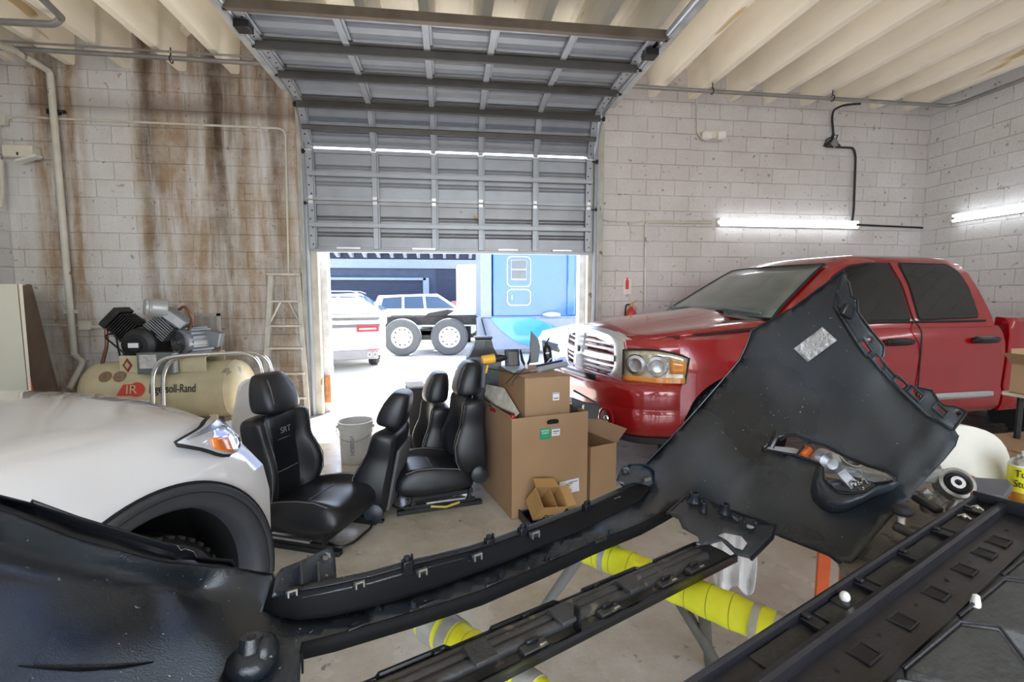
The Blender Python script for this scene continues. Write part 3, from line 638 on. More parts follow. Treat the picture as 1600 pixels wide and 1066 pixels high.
mb = MB(); mb.box((-.6, SY+1.2, GZ+.55), (.5, 1.5, .3)); mb.cyl((-1.28, SY+.2, GZ+.51), (-1.28, SY+2.2, GZ+.51), .12); mb.cyl((.05, SY+.2, GZ+.51), (.05, SY+2.2, GZ+.51), .12); mb.beam((-1.2, SY+.5, GZ+.6), (.0, SY+.5, GZ+.6), .1, .12)
mb.build('axles', DARKM, semi, world=True)
mb = MB(); mb.prism([(-.7, SY+.6, GZ+1.06), (-.1, SY+.6, GZ+1.06), (.15, SY+.6, GZ+1.22), (-.05, SY+.6, GZ+1.25), (-.6, SY+.6, GZ+1.14)], (0, 1.0, 0)); mb.build('fifth_wheel', DARKM, semi, world=True)
MB().box((.95, SY+.1, GZ+.75), (.03, .5, .55), Matrix.Rotation(-.25, 3, 'Y')).build('mud_flap', BLACKR, semi, world=True)
cx0 = .86
MB().box((cx0+.16, SY+1.15, GZ+2.4), (.32, 2.2, 2.75)).build('side_extender', SKIRT, semi, world=True, bevel=.04)
def sb(x0, x1, z0, z1, y=0., th=.05): return ((x0+x1)/2, SY+y-th/2+.02, GZ+(z0+z1)/2), (x1-x0, th, z1-z0)
MB().box((cx0+.35+1.1, SY+1.15, GZ+2.45), (2.2, 2.2, 2.75)).build('sleeper', BLUE, semi, world=True, bevel=.03)
MB().box((cx0+2.55+.8, SY+1.15, GZ+2.0), (1.6, 2.1, 1.85)).build('cab', BLUE, semi, world=True, bevel=.06)
MB().box(((cx0+2.5+.05), SY+.03, GZ+2.45), (.22, .12, 2.7)).build('fairing', BLUE, semi, world=True, bevel=.03)
def rrect(x0, x1, z0, z1, r, y, n=5):
    pts = []
    for cx_, cz_, a in ((x1-r, z1-r, 0), (x0+r, z1-r, PI/2), (x0+r, z0+r, PI), (x1-r, z0+r, 1.5*PI)):
        pts += [(cx_+r*math.cos(a+PI/2*i/n), y, cz_+r*math.sin(a+PI/2*i/n)) for i in range(n+1)]
    return pts
for z0, z1 in ((1.78, 2.60), (1.26, 1.70)):
    MB().tube(rrect(cx0+.75, cx0+1.40, GZ+z0+.12, GZ+z1+.12, .12, SY+.04), .014, 6, closed=True).build('hatch_seal', WHITEP, semi, world=True)
f = MB().box((cx0+1.07, SY+.03, GZ+2.36), (.46, .04, .58)).build('sleeper_window', pm('window_trim', (.3, .33, .38), .4), semi, world=True, bevel=.02)
for z in (2.50, 2.23): MB().box((cx0+1.07, SY+.0, GZ+z), (.40, .03, .22)).build('pane', pm('grey_pane', (.10, .12, .13), .2), f, world=True)
MB().box((cx0+.87, SY+.0, GZ+1.60), (.03, .03, .12)).build('latch', CHROME, semi, world=True, bevel=.008)
mb = MB(); mb.prism([(cx0+2.85, SY+.06, GZ+2.25), (cx0+3.65, SY+.06, GZ+2.25), (cx0+3.6, SY+.06, GZ+2.75), (cx0+2.83, SY+.06, GZ+2.75)], (0, .03, 0)); mb.build('cab_window', pm('green_glass', (.4, .52, .5), .1), semi, world=True, bevel=.02)
MB().blob((cx0+2.95, SY+.05, GZ+1.55), (.12, .03, .035)).build('door_handle', CHROME, semi, world=True)
MB().box((cx0+1.9, SY+1.1, GZ+1.02), (3.9, 2.0, .12)).build('step_rail', SKIRT, semi, world=True, bevel=.02)
mb = MB(); pts = [(cx0-.1, 0, .02+GZ), (cx0+3.9, 0, .02+GZ), (cx0+3.9, 0, .93+GZ), (cx0-.1, 0, .93+GZ)]
mb.prism([(x, SY+.08, z+.1) for x, _, z in pts], (0, .5, 0)); mb.build('side_skirt', SKIRT, semi, world=True, bevel=.03)
pts = [(cx0+.25, .93), (cx0+1.45, .93), (cx0+2.3, .62), (cx0+3.6, .5), (cx0+3.6, .12), (cx0+1.4, .12), (cx0+.95, .28), (cx0+.55, .6)]
MB().prism([(x, SY+.05, z+GZ+.1) for x, z in pts], (0, .06, 0)).build('skirt_swoosh', pm('light_blue_paint', (.03, .28, .75), .25, coat=.6), semi, world=True)
mb = MB(); mb.blob((cx0+2.0, SY+.0, GZ+1.12), (.28, .12, .10)); mb.build('mirror_housing', CHROME, semi, world=True)
# ---------------- red pickup (local x: back along the truck, local y: away from the viewer) ----------------
ram = thing('pickup_truck', 'red four door pickup with chrome crosshair grille parked along the right wall', 'truck', (1.33, 3.38, 0), math.radians(5))
RW = 2.02
def lerp(a, b, t): return a+(b-a)*t
def interp(tab, x):
    if x <= tab[0][0]: return tab[0][1]
    for (x0, y0), (x1, y1) in zip(tab, tab[1:]):
        if x <= x1: t = (x-x0)/(x1-x0); return lerp(y0, y1, t)
    return tab[-1][1]
EE = [(.02, .40), (.05, .36), (.10, .28), (.16, .21), (.24, .13), (.33, .075), (.42, .04), (.55, .015), (.75, 0), (1.2, .0), (5.8, .0)]
ZF = [(0, 1.12), (.5, 1.185), (1.06, 1.215), (1.4, 1.245), (1.8, 1.25), (6, 1.25)]
def sec(u, zb=None):
    e = interp(EE, u); zf = interp(ZF, u); zb = zb if zb is not None else (.80 if u < .42 else .44)
    k = lambda z: zb+(z-.44)*(zf-zb)/(zf-.44)
    bulge = .02*math.exp(-((u-.95)/.45)**2)   # flared fender
    half = [(RW/2, k(.5)), (.3+e*.5, k(.45)), (.07+e, k(.44)), (.015+e-bulge, k(.50)), (.0+e-bulge, k(.62)), (.012+e-bulge*1.3, k(.68)), (.004+e-bulge*1.6, k(.86)), (.0+e-bulge*1.2, k(.98)), (.008+e, k(1.08)), (.03+e, k(1.16)-.0), (.07+e, zf-.02), (.13+e, zf), (RW/2, zf+.02)]
    return half
def full(half): return half + [(RW-v, z) for v, z in reversed(half[1:-1])]
us = [.10, .13, .16, .24, .33, .418, .43, .5, .6, .75, .9, 1.05, 1.2, 1.4, 1.7, 2.2, 2.8, 3.3, 3.52, 3.62, 3.67]
mb = MB(); rows = [[(u, v, z) for v, z in full(sec(u))] for u in us]
mb.grid(rows, closed=True); n_ = len(rows[0]); mb.f.append(tuple(range(n_))); mb.f.append(tuple((len(us)-1)*n_+i for i in range(n_))); mb.mi += [0, 0]
body = mb.build('body', RED, ram, smooth=40)
for wu, y0, y1 in ((.95, -.4, .38), (.95, RW-.38, RW+.4)):
    c = MB().cyl((wu, y0, .42), (wu, y1, .42), .485, 48).build('tmpcut', RED); c.location = (1.33, 3.38, 0); c.rotation_euler = (0, 0, math.radians(5)); bpy.context.view_layer.update(); boolean_cut(body, c)
# bed
mb = MB(); us = [3.73, 3.77, 3.85, 4.3, 5.2, 5.7, 5.78]; rows = []
for u in us:
    k = .02 if u in (3.73, 5.78) else 0
    rows.append([(u, v, z) for v, z in [(RW/2, .5), (.1, .45), (.05, .44), (.01+k, .50), (.0+k, .62), (.01+k, .68), (0+k, .9), (0+k, 1.15), (.015+k, 1.26), (.05+k, 1.30), (.13, 1.305), (.14, 1.29), (.15, .9), (RW/2, .88), (RW-.15, .9), (RW-.14, 1.29), (RW-.13, 1.305), (RW-.05-k, 1.30), (RW-.01-k, 1.26), (RW-k, .9), (RW-.01-k, .50), (RW-.1, .45)]])
mb.grid(rows, closed=True); n_ = len(rows[0]); mb.f += [tuple(range(n_)), tuple((len(us)-1)*n_+i for i in range(n_))]; mb.mi += [0, 0]
bed = mb.build('cargo_bed', RED, ram, smooth=40)
c = MB().cyl((4.6, -.4, .42), (4.6, .38, .42), .47, 40).build('tmpcut', RED); c.location = (1.33, 3.38, 0); c.rotation_euler = (0, 0, math.radians(5)); bpy.context.view_layer.update(); boolean_cut(bed, c)
MB().box((3.70, RW/2, .85), (.08, RW-.16, .75)).build('bed_gap', BLACKR, ram)
for wu in (.95, 4.6):
    mb = MB()
    a_ = [(wu+math.cos(t)*.484, math.sin(t)*.484+.42) for t in [PI*k/24 for k in range(-3, 28)]]
    mb.grid([[(x, .03, z) for x, z in a_], [(x, .37, z) for x, z in a_]]); mb.add([(wu-.5, .37, .2), (wu+.5, .37, .2), (wu+.5, .37, .92), (wu-.5, .37, .92)], [(0, 1, 2, 3)])
    mb.build('wheel_liner', LINER, ram)
for wu in (.95, 4.6):
    for y in (.20, RW-.20):
        mb = MB(); mb.lathe([(.23, -.12), (.36, -.13), (.39, -.10), (.40, -.05), (.40, .05), (.39, .10), (.36, .13), (.23, .12)], (wu, y, .40), (0, 1, 0), n=40)
        for k in range(36): a_ = 2*PI*k/36; mb.box((wu+math.cos(a_)*.395, y, .40+math.sin(a_)*.395), (.018, .2, .03), Matrix.Rotation(-a_, 3, 'Y'))
        ty = mb.build('tyre', BLACKR, ram)
        mb = MB(); s = -1 if y < 1 else 1; mb.lathe([(0, .02), (.07, .03), (.08, .0), (.22, .05), (.24, .10), (.24, -.1), (0, -.1)], (wu, y, .40), (0, s, 0), n=28)
        for k in range(5): a_ = 2*PI*k/5; mb.beam((wu, y+s*.05, .40), (wu+math.cos(a_)*.23, y+s*.09, .40+math.sin(a_)*.23), .09, .03, up=(0, 1, 0))
        mb.build('rim', ALU, ty)
# hood: raised centre, visible dark shut line under its edge
mb = MB(); vs_ = [.13, .145, .20, .30, .42, .55, .75, 1.01]; vs_ = vs_+[RW-v for v in reversed(vs_[:-1])]
def hoodz(u, v):
    w_ = min(v, RW-v); zf = interp(ZF, u); t = min(1, max(0, (u-.02)/.12)); t = t*t*(3-2*t)
    z = zf + interp([(.13, .0), (.145, .028), (.20, .042), (.30, .05), (.42, .044), (.55, .075), (.75, .115), (1.01, .13)], w_)*(.62+.38*min(1, u/.9))
    return z - (1-t)*.035
us = [.03, .05, .08, .12, .2, .4, .6, .8, 1.0, 1.15, 1.3, 1.42]; rows = []
for u in us:
    r = []
    for v in vs_:
        w_ = min(v, RW-v); nose = .13*((1.01-w_)/.9)**2 if u < .6 else .13*((1.01-w_)/.9)**2*max(0, (1.0-u)/.4)
        uu = u+nose; rear = -.20*(1-((1.01-w_)/.9)**2)*max(0, (uu-.9)/.5)
        vv = v+(interp(EE, uu) if v < 1 else -interp(EE, uu))*max(0, 1-(w_-.13)/.35); r.append((uu+rear, vv, hoodz(u, v)))
    rows.append(r)
mb.grid(rows)
hood = mb.build('hood', RED, ram, smooth=50, solid=.012); hood.modifiers['solid'].offset = -1
mb = MB(); pts = [(u+.13*(1 if u < .6 else max(0, (1.0-u)/.4)), .125+interp(EE, u+.1), interp(ZF, u)+.010) for u in (.02, .1, .3, .6, .9, 1.2, 1.35)]; mb.tube(pts, .014, 6); mb.build('shut_line', BLACKR, ram)
# cowl and wipers
mb = MB(); rows = []
for k in range(13):
    v = .14+(RW-.28)*k/12; c_ = 1-((v-1.01)/.87)**2; rows.append([(1.30-.20*c_, v, 1.265+.07*c_), (1.40-.18*c_, v, 1.285+.05*c_), (1.52-.18*c_, v, 1.30+.05*c_)])
mb.grid(rows); mb.build('cowl', pm('grey_cowl', (.12, .12, .125), .6), ram, solid=.01)
# greenhouse
CAB = [(1.22, 1.30, 3.66, .06), (1.28, 1.36, 3.66, .075), (1.40, 1.53, 3.665, .135), (1.55, 1.76, 3.66, .21), (1.70, 1.99, 3.63, .285), (1.79, 2.14, 3.57, .335), (1.845, 2.27, 3.47, .39), (1.875, 2.45, 3.30, .50), (1.885, 2.65, 3.1, .70)]
rows = []
for z, uf, ur, v0 in CAB:
    H = RW/2-v0; r = []; bow = .15
    front = [(uf-bow*(1-(t)**2), RW/2-H*t) for t in (-1, -.94, -.7, -.35, 0, .35, .7, .94, 1)]
    front = [(u+(.03 if abs(abs(v-RW/2)-H) < 1e-6 else 0), v) for u, v in front]
    side_ = [(lerp(uf, ur, t)+0, v0) for t in (.15, .5, .85)]
    rear = [(ur-.05, v0), (ur, v0+.05), (ur+.02, RW/2), (ur, RW-v0-.05), (ur-.05, RW-v0)]
    far = [(lerp(uf, ur, t), RW-v0) for t in (.85, .5, .15)]
    r = [(u, v, z) for u, v in front[::1]]            # from far side (v large) to near (v small)
    r += [(u, v, z) for u, v in side_+rear+far]
    rows.append(r)
mb = MB(); mb.grid(rows, closed=True); n_ = len(rows[0]); mb.f.append(tuple((len(rows)-1)*n_+i for i in range(n_))); mb.mi.append(0)
mb.build('cab', RED, ram, smooth=38)
def vz(z): return interp([(c[0], c[3]) for c in CAB], z)
def side_pane(name, poly, mat, off=.006, th=.006, par=None):
    mb = MB(); q = [Vector((u, vz(z)-off, z)) for u, z in poly]; mb.prism(q, (0, th, 0)); return mb.build(name, mat, par or ram, smooth=20)
def roundpoly(poly, r, n=4):
    P_ = [Vector((a, 0, b_)) for a, b_ in poly]; N_ = len(P_); out = []
    for i in range(N_):
        a, b_, c_ = P_[i-1], P_[i], P_[(i+1) % N_]; d1 = a-b_; d2 = c_-b_; k = min(r, d1.length*.45, d2.length*.45); p = b_+d1.normalized()*k; q = b_+d2.normalized()*k
        for j in range(n+1): t = j/n; s_ = p*(1-t)**2+b_*2*t*(1-t)+q*t*t; out.append((s_.x, s_.z))
    return out
FW_ = roundpoly([(1.62, 1.33), (1.80, 1.50), (2.03, 1.67), (2.22, 1.755), (2.42, 1.785), (2.66, 1.79), (2.70, 1.60), (2.655, 1.295), (1.70, 1.295)], .03)
RW_ = roundpoly([(2.80, 1.79), (3.36, 1.785), (3.46, 1.72), (3.49, 1.59), (3.47, 1.42), (3.44, 1.31), (2.755, 1.295), (2.78, 1.40), (2.815, 1.60)], .04)
def grow(poly, k):
    cx_ = sum(p[0] for p in poly)/len(poly); cz_ = sum(p[1] for p in poly)/len(poly)
    return [(cx_+(x-cx_)*(1+k/abs(.45)), cz_+(z-cz_)*(1+k/.25)) for x, z in poly]
for poly in (FW_, RW_):
    fr = side_pane('window_seal', grow(poly, .014), BLACKR, .004, .01); side_pane('window_pane', poly, GLASSD, .010, .006, fr)
WSG = pm('dusty_windscreen', (.13, .15, .14), .30, 0, .35, 1.6, coat=.7, stretch=(1, 1, 3))
mb = MB(); rows = []
for z, uf, v0 in ((1.305, 1.385, .17), (1.40, 1.51, .215), (1.55, 1.735, .285), (1.70, 1.965, .355), (1.775, 2.09, .39)):
    H = RW/2-v0; H0 = RW/2-vz(z); rows.append([(uf-.15*(1-(H*t/H0)**2)-.016, RW/2-H*t, z+.004) for t in [-1+2*k/14 for k in range(15)]])
mb.grid(rows); mb.build('windscreen', WSG, ram, solid=.006)
edge = [rows[i][0] for i in range(5)]+rows[4][1:-1]+[rows[i][-1] for i in range(4, -1, -1)]+rows[0][::-1][1:-1]
MB().tube(edge, .011, 6, closed=True).build('windscreen_seal', BLACKR, ram)
for v0, v1, u0 in ((.55, 1.05, 1.22), (1.25, 1.75, 1.25)):
    mb = MB(); mb.tube(fillet([(u0-.0, v0+.35, 1.345), (u0+.02, v0+.1, 1.385), (u0+.06, v0-.25, 1.36)], .1), .012, 6); mb.tube([(u0+.03, v1, 1.385), (u0+.06, v0-.32, 1.355)], .009, 6); mb.build('wiper', pm('wiper_grey', (.16, .17, .18), .5), ram)
# shut lines
def seam(pts, r=.006): MB().tube(fillet(pts, .05), r, 6).build('shut_line', BLACKR, ram)
seam([(2.695, vz(1.79)-.004, 1.80), (2.735, vz(1.6)-.004, 1.6), (2.695, vz(1.3)-.004, 1.30), (2.70, .0, 1.20), (2.70, -.004, 1.0), (2.70, -.0, .47)])
seam([(1.62, .012, 1.2), (1.60, -.004, 1.0), (1.60, -.0, .5)])
MB().tube([(1.62, .066, 1.272), (2.70, .066, 1.272), (3.5, .066, 1.275)], .010, 6).build('belt_moulding', BLACKR, ram)
for u0 in (2.31, 3.27):
    mb = MB(); mb.blob((u0+.14, -.018, 1.11), (.15, .03, .032), pw=.6); mb.blob((u0+.12, -.04, 1.112), (.10, .018, .016), pw=.5); mb.build('door_handle', BLACKG, ram)
for u0, u1 in ((1.75, 2.66), (2.72, 3.55)):
    MB().blob(((u0+u1)/2, -.012, .62), ((u1-u0)/2, .02, .03), pw=.35).build('side_moulding', CHROME, ram)
# headlight
LENS = pm('headlight_lens', (.50, .47, .36), .15, .45, .45, 14, coat=1); AMB = pm('amber_lens', (.70, .26, .04), .15, coat=1)
def lamp_patch(pts, off, mat, name, par, nu=10, nz=6, th=.01):
    """pts: bottom line and top line as functions of t"""
    mb = MB(); rows = []
    for i in range(nu+1):
        t = i/nu; u = lerp(pts[0], pts[1], t); e = interp(EE, u); z0 = pts[2](t); z1 = pts[3](t)
        rows.append([(u-off*.5, e-off*.85-.002, lerp(z0, z1, k/nz)) for k in range(nz+1)])
    mb.grid(rows); return mb.build(name, mat, par, solid=th)
hl = lamp_patch((.085, .49, lambda t: .83+.0*t, lambda t: 1.065+.02*math.sin(t*PI)-.04*t*t), .012, LENS, 'headlight', ram)
lamp_patch((.085, .47, lambda t: .825, lambda t: .865+.004*t), .022, AMB, 'marker_strip', hl)
lamp_patch((.36, .475, lambda t: .90, lambda t: .99+.02*(1-t)), .022, AMB, 'turn_lens', hl, 4, 3)
for (u, rr) in ((.155, .085), (.28, .085)):
    e = interp(EE, u); nrm = Vector((-.72 if u < .2 else -.6, -.7, 0)).normalized(); c_ = Vector((u, e, .955))+nrm*.016
    mb = MB(); mb.lathe([(0, .0), (rr*.55, .004), (rr*.62, .014), (rr*.9, .012), (rr, .0)], c_, nrm, n=28); mb.build('reflector', CHROME, hl)
mb = MB(); rim_ = [(u-.008, interp(EE, u)-.014, .825) for u in (.085, .12, .2, .3, .47)] + [(.49, interp(EE, .49)-.014, 1.02)] + [(u-.008, interp(EE, u)-.014, 1.065+.02*math.sin((u-.085)/.405*PI)-.04*((u-.085)/.405)**2+.004) for u in (.44, .3, .2, .12, .085)]
mb.tube(rim_, .008, 6, closed=True); mb.build('lamp_bezel', BLACKR, hl)
# bumper cover wrapping round the nose
def nose(v):
    w_ = min(v, RW-v); return interp([(.0, .42), (.01, .30), (.05, .18), (.12, .08), (.22, .01), (.36, -.05), (.6, -.11), (1.01, -.16)], w_)
def ring(ins, z, k=0.):
    vs = [0, .01, .03, .06, .11, .17, .25, .36, .5, .7, .85, 1.01]; vs = vs+[RW-v for v in reversed(vs[:-1])]; out = []
    for v in vs:
        u = nose(v); out.append((u+ins, v+(ins if v < 1 else -ins)*max(0, 1-min(v, RW-v)/.4), z))
    return out
mb = MB(); prof = [(.10, .385), (.05, .39), (.012, .42), (.0, .50), (-.008, .60), (-.002, .615), (-.004, .63), (-.012, .70), (-.012, .76), (.0, .80), (.03, .822), (.10, .835), (.20, .84)]
bump = mb.grid([ring(i_, z) for i_, z in prof]).build('bumper', RED, ram, smooth=50)
mb = MB(); mb.grid([ring(.03, .345), ring(.012, .36), ring(.014, .40), ring(.05, .41)]); mb.build('air_dam', BLACKR, ram)
for v in (.33, RW-.33):
    nn = Vector((-.93, -.30 if v < 1 else .30, 0)).normalized(); c_ = Vector((nose(v)-.004, v, .51))
    mb = MB(); mb.lathe([(.088, -.004), (.088, .008), (.075, .012), (.07, -.002), (0, -.002)], c_+nn*.004, nn, n=28); fr = mb.build('fog_bezel', RED, bump)
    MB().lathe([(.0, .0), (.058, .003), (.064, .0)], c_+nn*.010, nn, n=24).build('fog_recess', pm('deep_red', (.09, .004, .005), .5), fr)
    MB().lathe([(.0, .012), (.022, .008), (.028, .0)], c_+nn*.012+Vector((0, -.02, 0)), nn, n=20).build('fog_lamp', CHROME, fr)
mb = MB(); rows = [[(nose(v)-.02, v, z) for v in (.62, .75, .88, 1.01, 1.14, 1.27, 1.40)] for z in (.46, .56)]; mb.grid(rows); mb.build('lower_intake', BLACKG, bump, solid=.008)
mb = MB(); rows = [[(nose(v)-.018, v, z) for v in (.45, .6, .75, .88, 1.01, 1.14, 1.27, 1.40, 1.55)] for z in (.845, .80)]; mb.grid(rows); mb.build('intake_shadow_gap', BLACKG, bump, solid=.006)
# grille
def gp(v, z, off=0.): return Vector((.01+.10*((v-RW/2)/.71)**2 + .16*max(0, z-.95)**1.2 - off, v, z))
def loopg(h0, h1, h2, z0, z1, z2, z3, off):
    half = [(0, z3+.0), (h0*.5, z3-.012), (h0*.85, z3-.035), (h1, z2), (h2, z2-.12), (h2, z1+.06), (h1*.97, z1), (h0*.75, z0), (0, z0)]
    pts = [(RW/2-a, z) for a, z in half]+[(RW/2+a, z) for a, z in reversed(half[1:-1])]
    return [gp(v, z, off) for v, z in pts]
R1 = loopg(.60, .69, .72, .735, .79, 1.14, 1.215, -.10); R2 = loopg(.60, .69, .72, .735, .79, 1.14, 1.225, .0); R3 = loopg(.57, .655, .685, .755, .81, 1.125, 1.205, .035); R4 = loopg(.47, .56, .59, .80, .85, 1.09, 1.15, .02); R5 = loopg(.47, .56, .59, .80, .85, 1.09, 1.15, -.05)
mb = MB(); mb.grid([R1, R2, R3, R4, R5], closed=True); gs = mb.build('grille_surround', SATIN, ram, smooth=60)
mb = MB(); b0 = [p+Vector((.05, 0, 0)) for p in R5]; mb.prism(b0, (.02, 0, 0)); mb.build('grille_back', BLACKR, gs)
mb = MB()
for z0, z1, a in ((.80, 1.15, .055),): mb.beam(gp(RW/2, z0, .035), gp(RW/2, z1, .035), .11, .05, up=(0, 1, 0))
vv = [RW/2+.6*t for t in (-1, -.6, -.3, 0, .3, .6, 1)]
rows = [[gp(v, z, o_) for v in vv] for z, o_ in ((.955, -.02), (.955, .035), (1.005, .035), (1.005, -.02))]; mb.grid(rows)
mb.build('crossbar', SATIN, gs, smooth=50, bevel=0)
for zz in [.825+.045*k for k in range(8)]:
    if abs(zz-.98) < .035: continue
    hw = .50 if zz < .86 or zz > 1.09 else .58
    for s in (-1, 1):
        vv = [RW/2+s*(.05+(hw-.05)*k/6) for k in range(7)]
        rows = [[gp(v, zz+dz, o_) for v in vv] for dz, o_ in ((-.010, -.02), (-.010, .012), (.009, .012), (.009, -.02))]; MB().grid(rows).build('slat', SATIN, gs, smooth=50)
mb = MB(); c_ = gp(RW/2, .98, .065); mb.prism([c_+Vector((0, a*.05, b_*.055)) for a, b_ in [(-1, .75), (-.45, 1), (-.2, .5), (.2, .5), (.45, 1), (1, .75), (.75, .1), (.35, -.1), (.25, -.9), (-.25, -.9), (-.35, -.1), (-.75, .1)]], (.02, 0, 0)); mb.build('emblem', pm('dark_chrome', (.12, .12, .12), .25, .8), gs, bevel=.003)
# ---------------- white SUV, front bumper removed (local x forward, y away) ----------------
SL = (-.95, 1.65, 0); SR_ = math.radians(66)
suv = thing('white_suv', 'white SUV with its front bumper off, dark wheel arch cladding, at the left edge', 'car', SL, SR_)
def ztop(x, y):
    c_ = min(y, 2.0-y); base = interp([(0, .86), (.02, .90), (.06, .97), (.11, 1.03), (.15, 1.05), (.3, 1.075), (.6, 1.11), (1.0, 1.12)], c_)
    x0 = x; drop = interp([(-2.2, -.03), (-1, -.015), (-.3, 0), (0, .01), (.2, .03), (.35, .055), (.45, .09), (.52, .15)], x0)
    return base-drop*(1 if c_ > .1 else c_/.1)
def eS(x): return interp([(-3, 0), (.1, 0), (.2, .01), (.3, .03), (.40, .075), (.46, .12), (.52, .20)], x)
xs = [-2.3, -1.8, -1.2, -.7, -.45, -.2, 0, .12, .2, .28, .34, .40, .45, .49]
rows = []
for x in xs:
    lower = [(1.0, .35), (.25, .32), (.04, .32), (.012, .36), (.0, .50), (-.012*math.exp(-(x/.5)**2), .66), (-.004, .78)]
    e = eS(x); half = []
    for y, z in lower: half.append((y+(e*.35 if z > .4 else e*.3), z))
    for y in (.0, .012, .03, .06, .10, .15, .3, .45, .6, .8, 1.0): half.append((y+e*(1-y) if y < .9 else y, ztop(x, y)))
    fullp = half+[(2.0-y, z) for y, z in reversed(half[1:-1])]
    bulge = interp([(-3, 0), (0, 0), (.3, .05), (.49, .16)], x)
    r = []
    for y, z in fullp:
        cc = math.sin(PI*max(0, min(1, y/2)))**.7
        lean_ = -max(0, z-.70)*.36*max(0, (x-.2)/.29)
        r.append((x+bulge*cc+lean_, y, z))
    rows.append(r)
mb = MB(); mb.grid(rows, closed=True); n_ = len(rows[0]); mb.f += [tuple(range(n_)), tuple((len(xs)-1)*n_+i for i in range(n_))]; mb.mi += [0, 0]
sb_ = mb.build('body', WHITEC, suv, smooth=50)
for y0, y1 in ((-.4, .42), (1.6, 2.4)):
    c = MB().cyl((0, y0, .40), (0, y1, .40), .445, 56).build('tmpcut', WHITEC); c.location = SL; c.rotation_euler = (0, 0, SR_); bpy.context.view_layer.update(); boolean_cut(sb_, c)
CLAD = pm('arch_cladding', (.035, .038, .045), .5, 0, .1, 8, .2, 200)
def archring(prof, mat, name, par, a0=-.16, a1=PI+.16, n=40):
    mb = MB(); rows = [[(math.cos(a0+(a1-a0)*k/n)*r, y, .40+math.sin(a0+(a1-a0)*k/n)*r) for r, y in prof] for k in range(n+1)]; mb.grid(rows); return mb.build(name, mat, par, smooth=50)
archring([(.462, .012), (.460, -.010), (.450, -.018), (.434, -.018), (.428, -.011), (.412, -.013), (.388, -.006), (.372, .02), (.366, .08)], CLAD, 'arch_cladding', suv)
MB().tube([(math.cos(t)*.463, -.004, .40+math.sin(t)*.463) for t in [-.16+(PI+.32)*k/48 for k in range(49)]], .006, 6).build('arch_seal', LINER, suv)
MB().tube([(math.cos(t)*.431, -.013, .40+math.sin(t)*.431) for t in [-.16+(PI+.32)*k/48 for k in range(49)]], .003, 6).build('arch_groove', LINER, suv)
archring([(.378, .02), (.40, .10), (.43, .40)], LINER, 'arch_liner', suv)
MB().box((0, .405, .45), (.90, .02, .82)).build('inner_liner', LINER, suv)
mb = MB(); mb.lathe([(.21, -.11), (.305, -.115), (.325, -.09), (.332, -.04), (.332, .04), (.325, .09), (.305, .115), (.21, .11)], (-.02, .20, .335), (0, 1, 0), n=44)
for k in range(44): a_ = 2*PI*k/44; mb.box((-.02+math.cos(a_)*.327, .20, .335+math.sin(a_)*.327), (.012, .19, .02), Matrix.Rotation(-a_, 3, 'Y'))
ty = mb.build('tyre', BLACKR, suv); MB().lathe([(0, .04), (.05, .05), (.19, .07), (.212, .1), (.212, -.1), (0, -.1)], (-.02, .20, .335), (0, -1, 0), n=28).build('rim', ALU, ty)
# headlight on the corner surface
def sp(x, z, off=.006):
    """point of the outer corner surface"""
    e = eS(x); y = interp([(.78, e*.35), (.86, e), (.90, .012+e), (.97, .03+e*.98), (1.02, .07+e*.95), (1.05, .12+e*.9)], z+interp([(.2, .0), (.35, .03), (.45, .06)], x))
    xx = x+interp([(-3, 0), (0, 0), (.3, .05), (.49, .16)], x)*math.sin(PI*y/2)**.7-max(0, z-.70)*.36*max(0, (x-.2)/.29)
    return Vector((xx+off*.6, y-off, z+off*.5))
def patchS(xs_, zb, zt_, off, mat, name, par, nz=6, th=.008):
    rows = [[sp(x, lerp(zb(x), zt_(x), k/nz), off) for k in range(nz+1)] for x in xs_]; return MB().grid(rows).build(name, mat, par, solid=th, smooth=60)
zb_ = lambda x: interp([(.10, .985), (.18, .945), (.28, .895), (.36, .865), (.43, .86), (.47, .885)], x); zt_ = lambda x: interp([(.10, .99), (.2, 1.005), (.3, 1.012), (.38, 1.01), (.44, .975), (.47, .90)], x)
xs_ = [.10, .14, .18, .22, .26, .30, .34, .38, .41, .44, .47]
hs = patchS(xs_, lambda x: zb_(x)-.008, lambda x: zt_(x)+.006, .004, BLACKR, 'headlight', suv)
patchS(xs_, zb_, zt_, .010, pm('clear_lens', (.62, .66, .74), .06, .35, .12, 9, coat=1), 'lens', hs)
patchS([.23, .27, .31, .35, .39], lambda x: zb_(x)+.006, lambda x: lerp(zb_(x), zt_(x), .52), .016, pm('orange_lens', (.85, .20, .03), .15, coat=1), 'turn_lens', hs)
patchS([.13, .18, .23, .28, .33, .38, .42], lambda x: lerp(zb_(x), zt_(x), .76), lambda x: lerp(zb_(x), zt_(x), .93), .016, pm('grey_reflector', (.30, .32, .36), .2, .5), 'light_guide', hs)
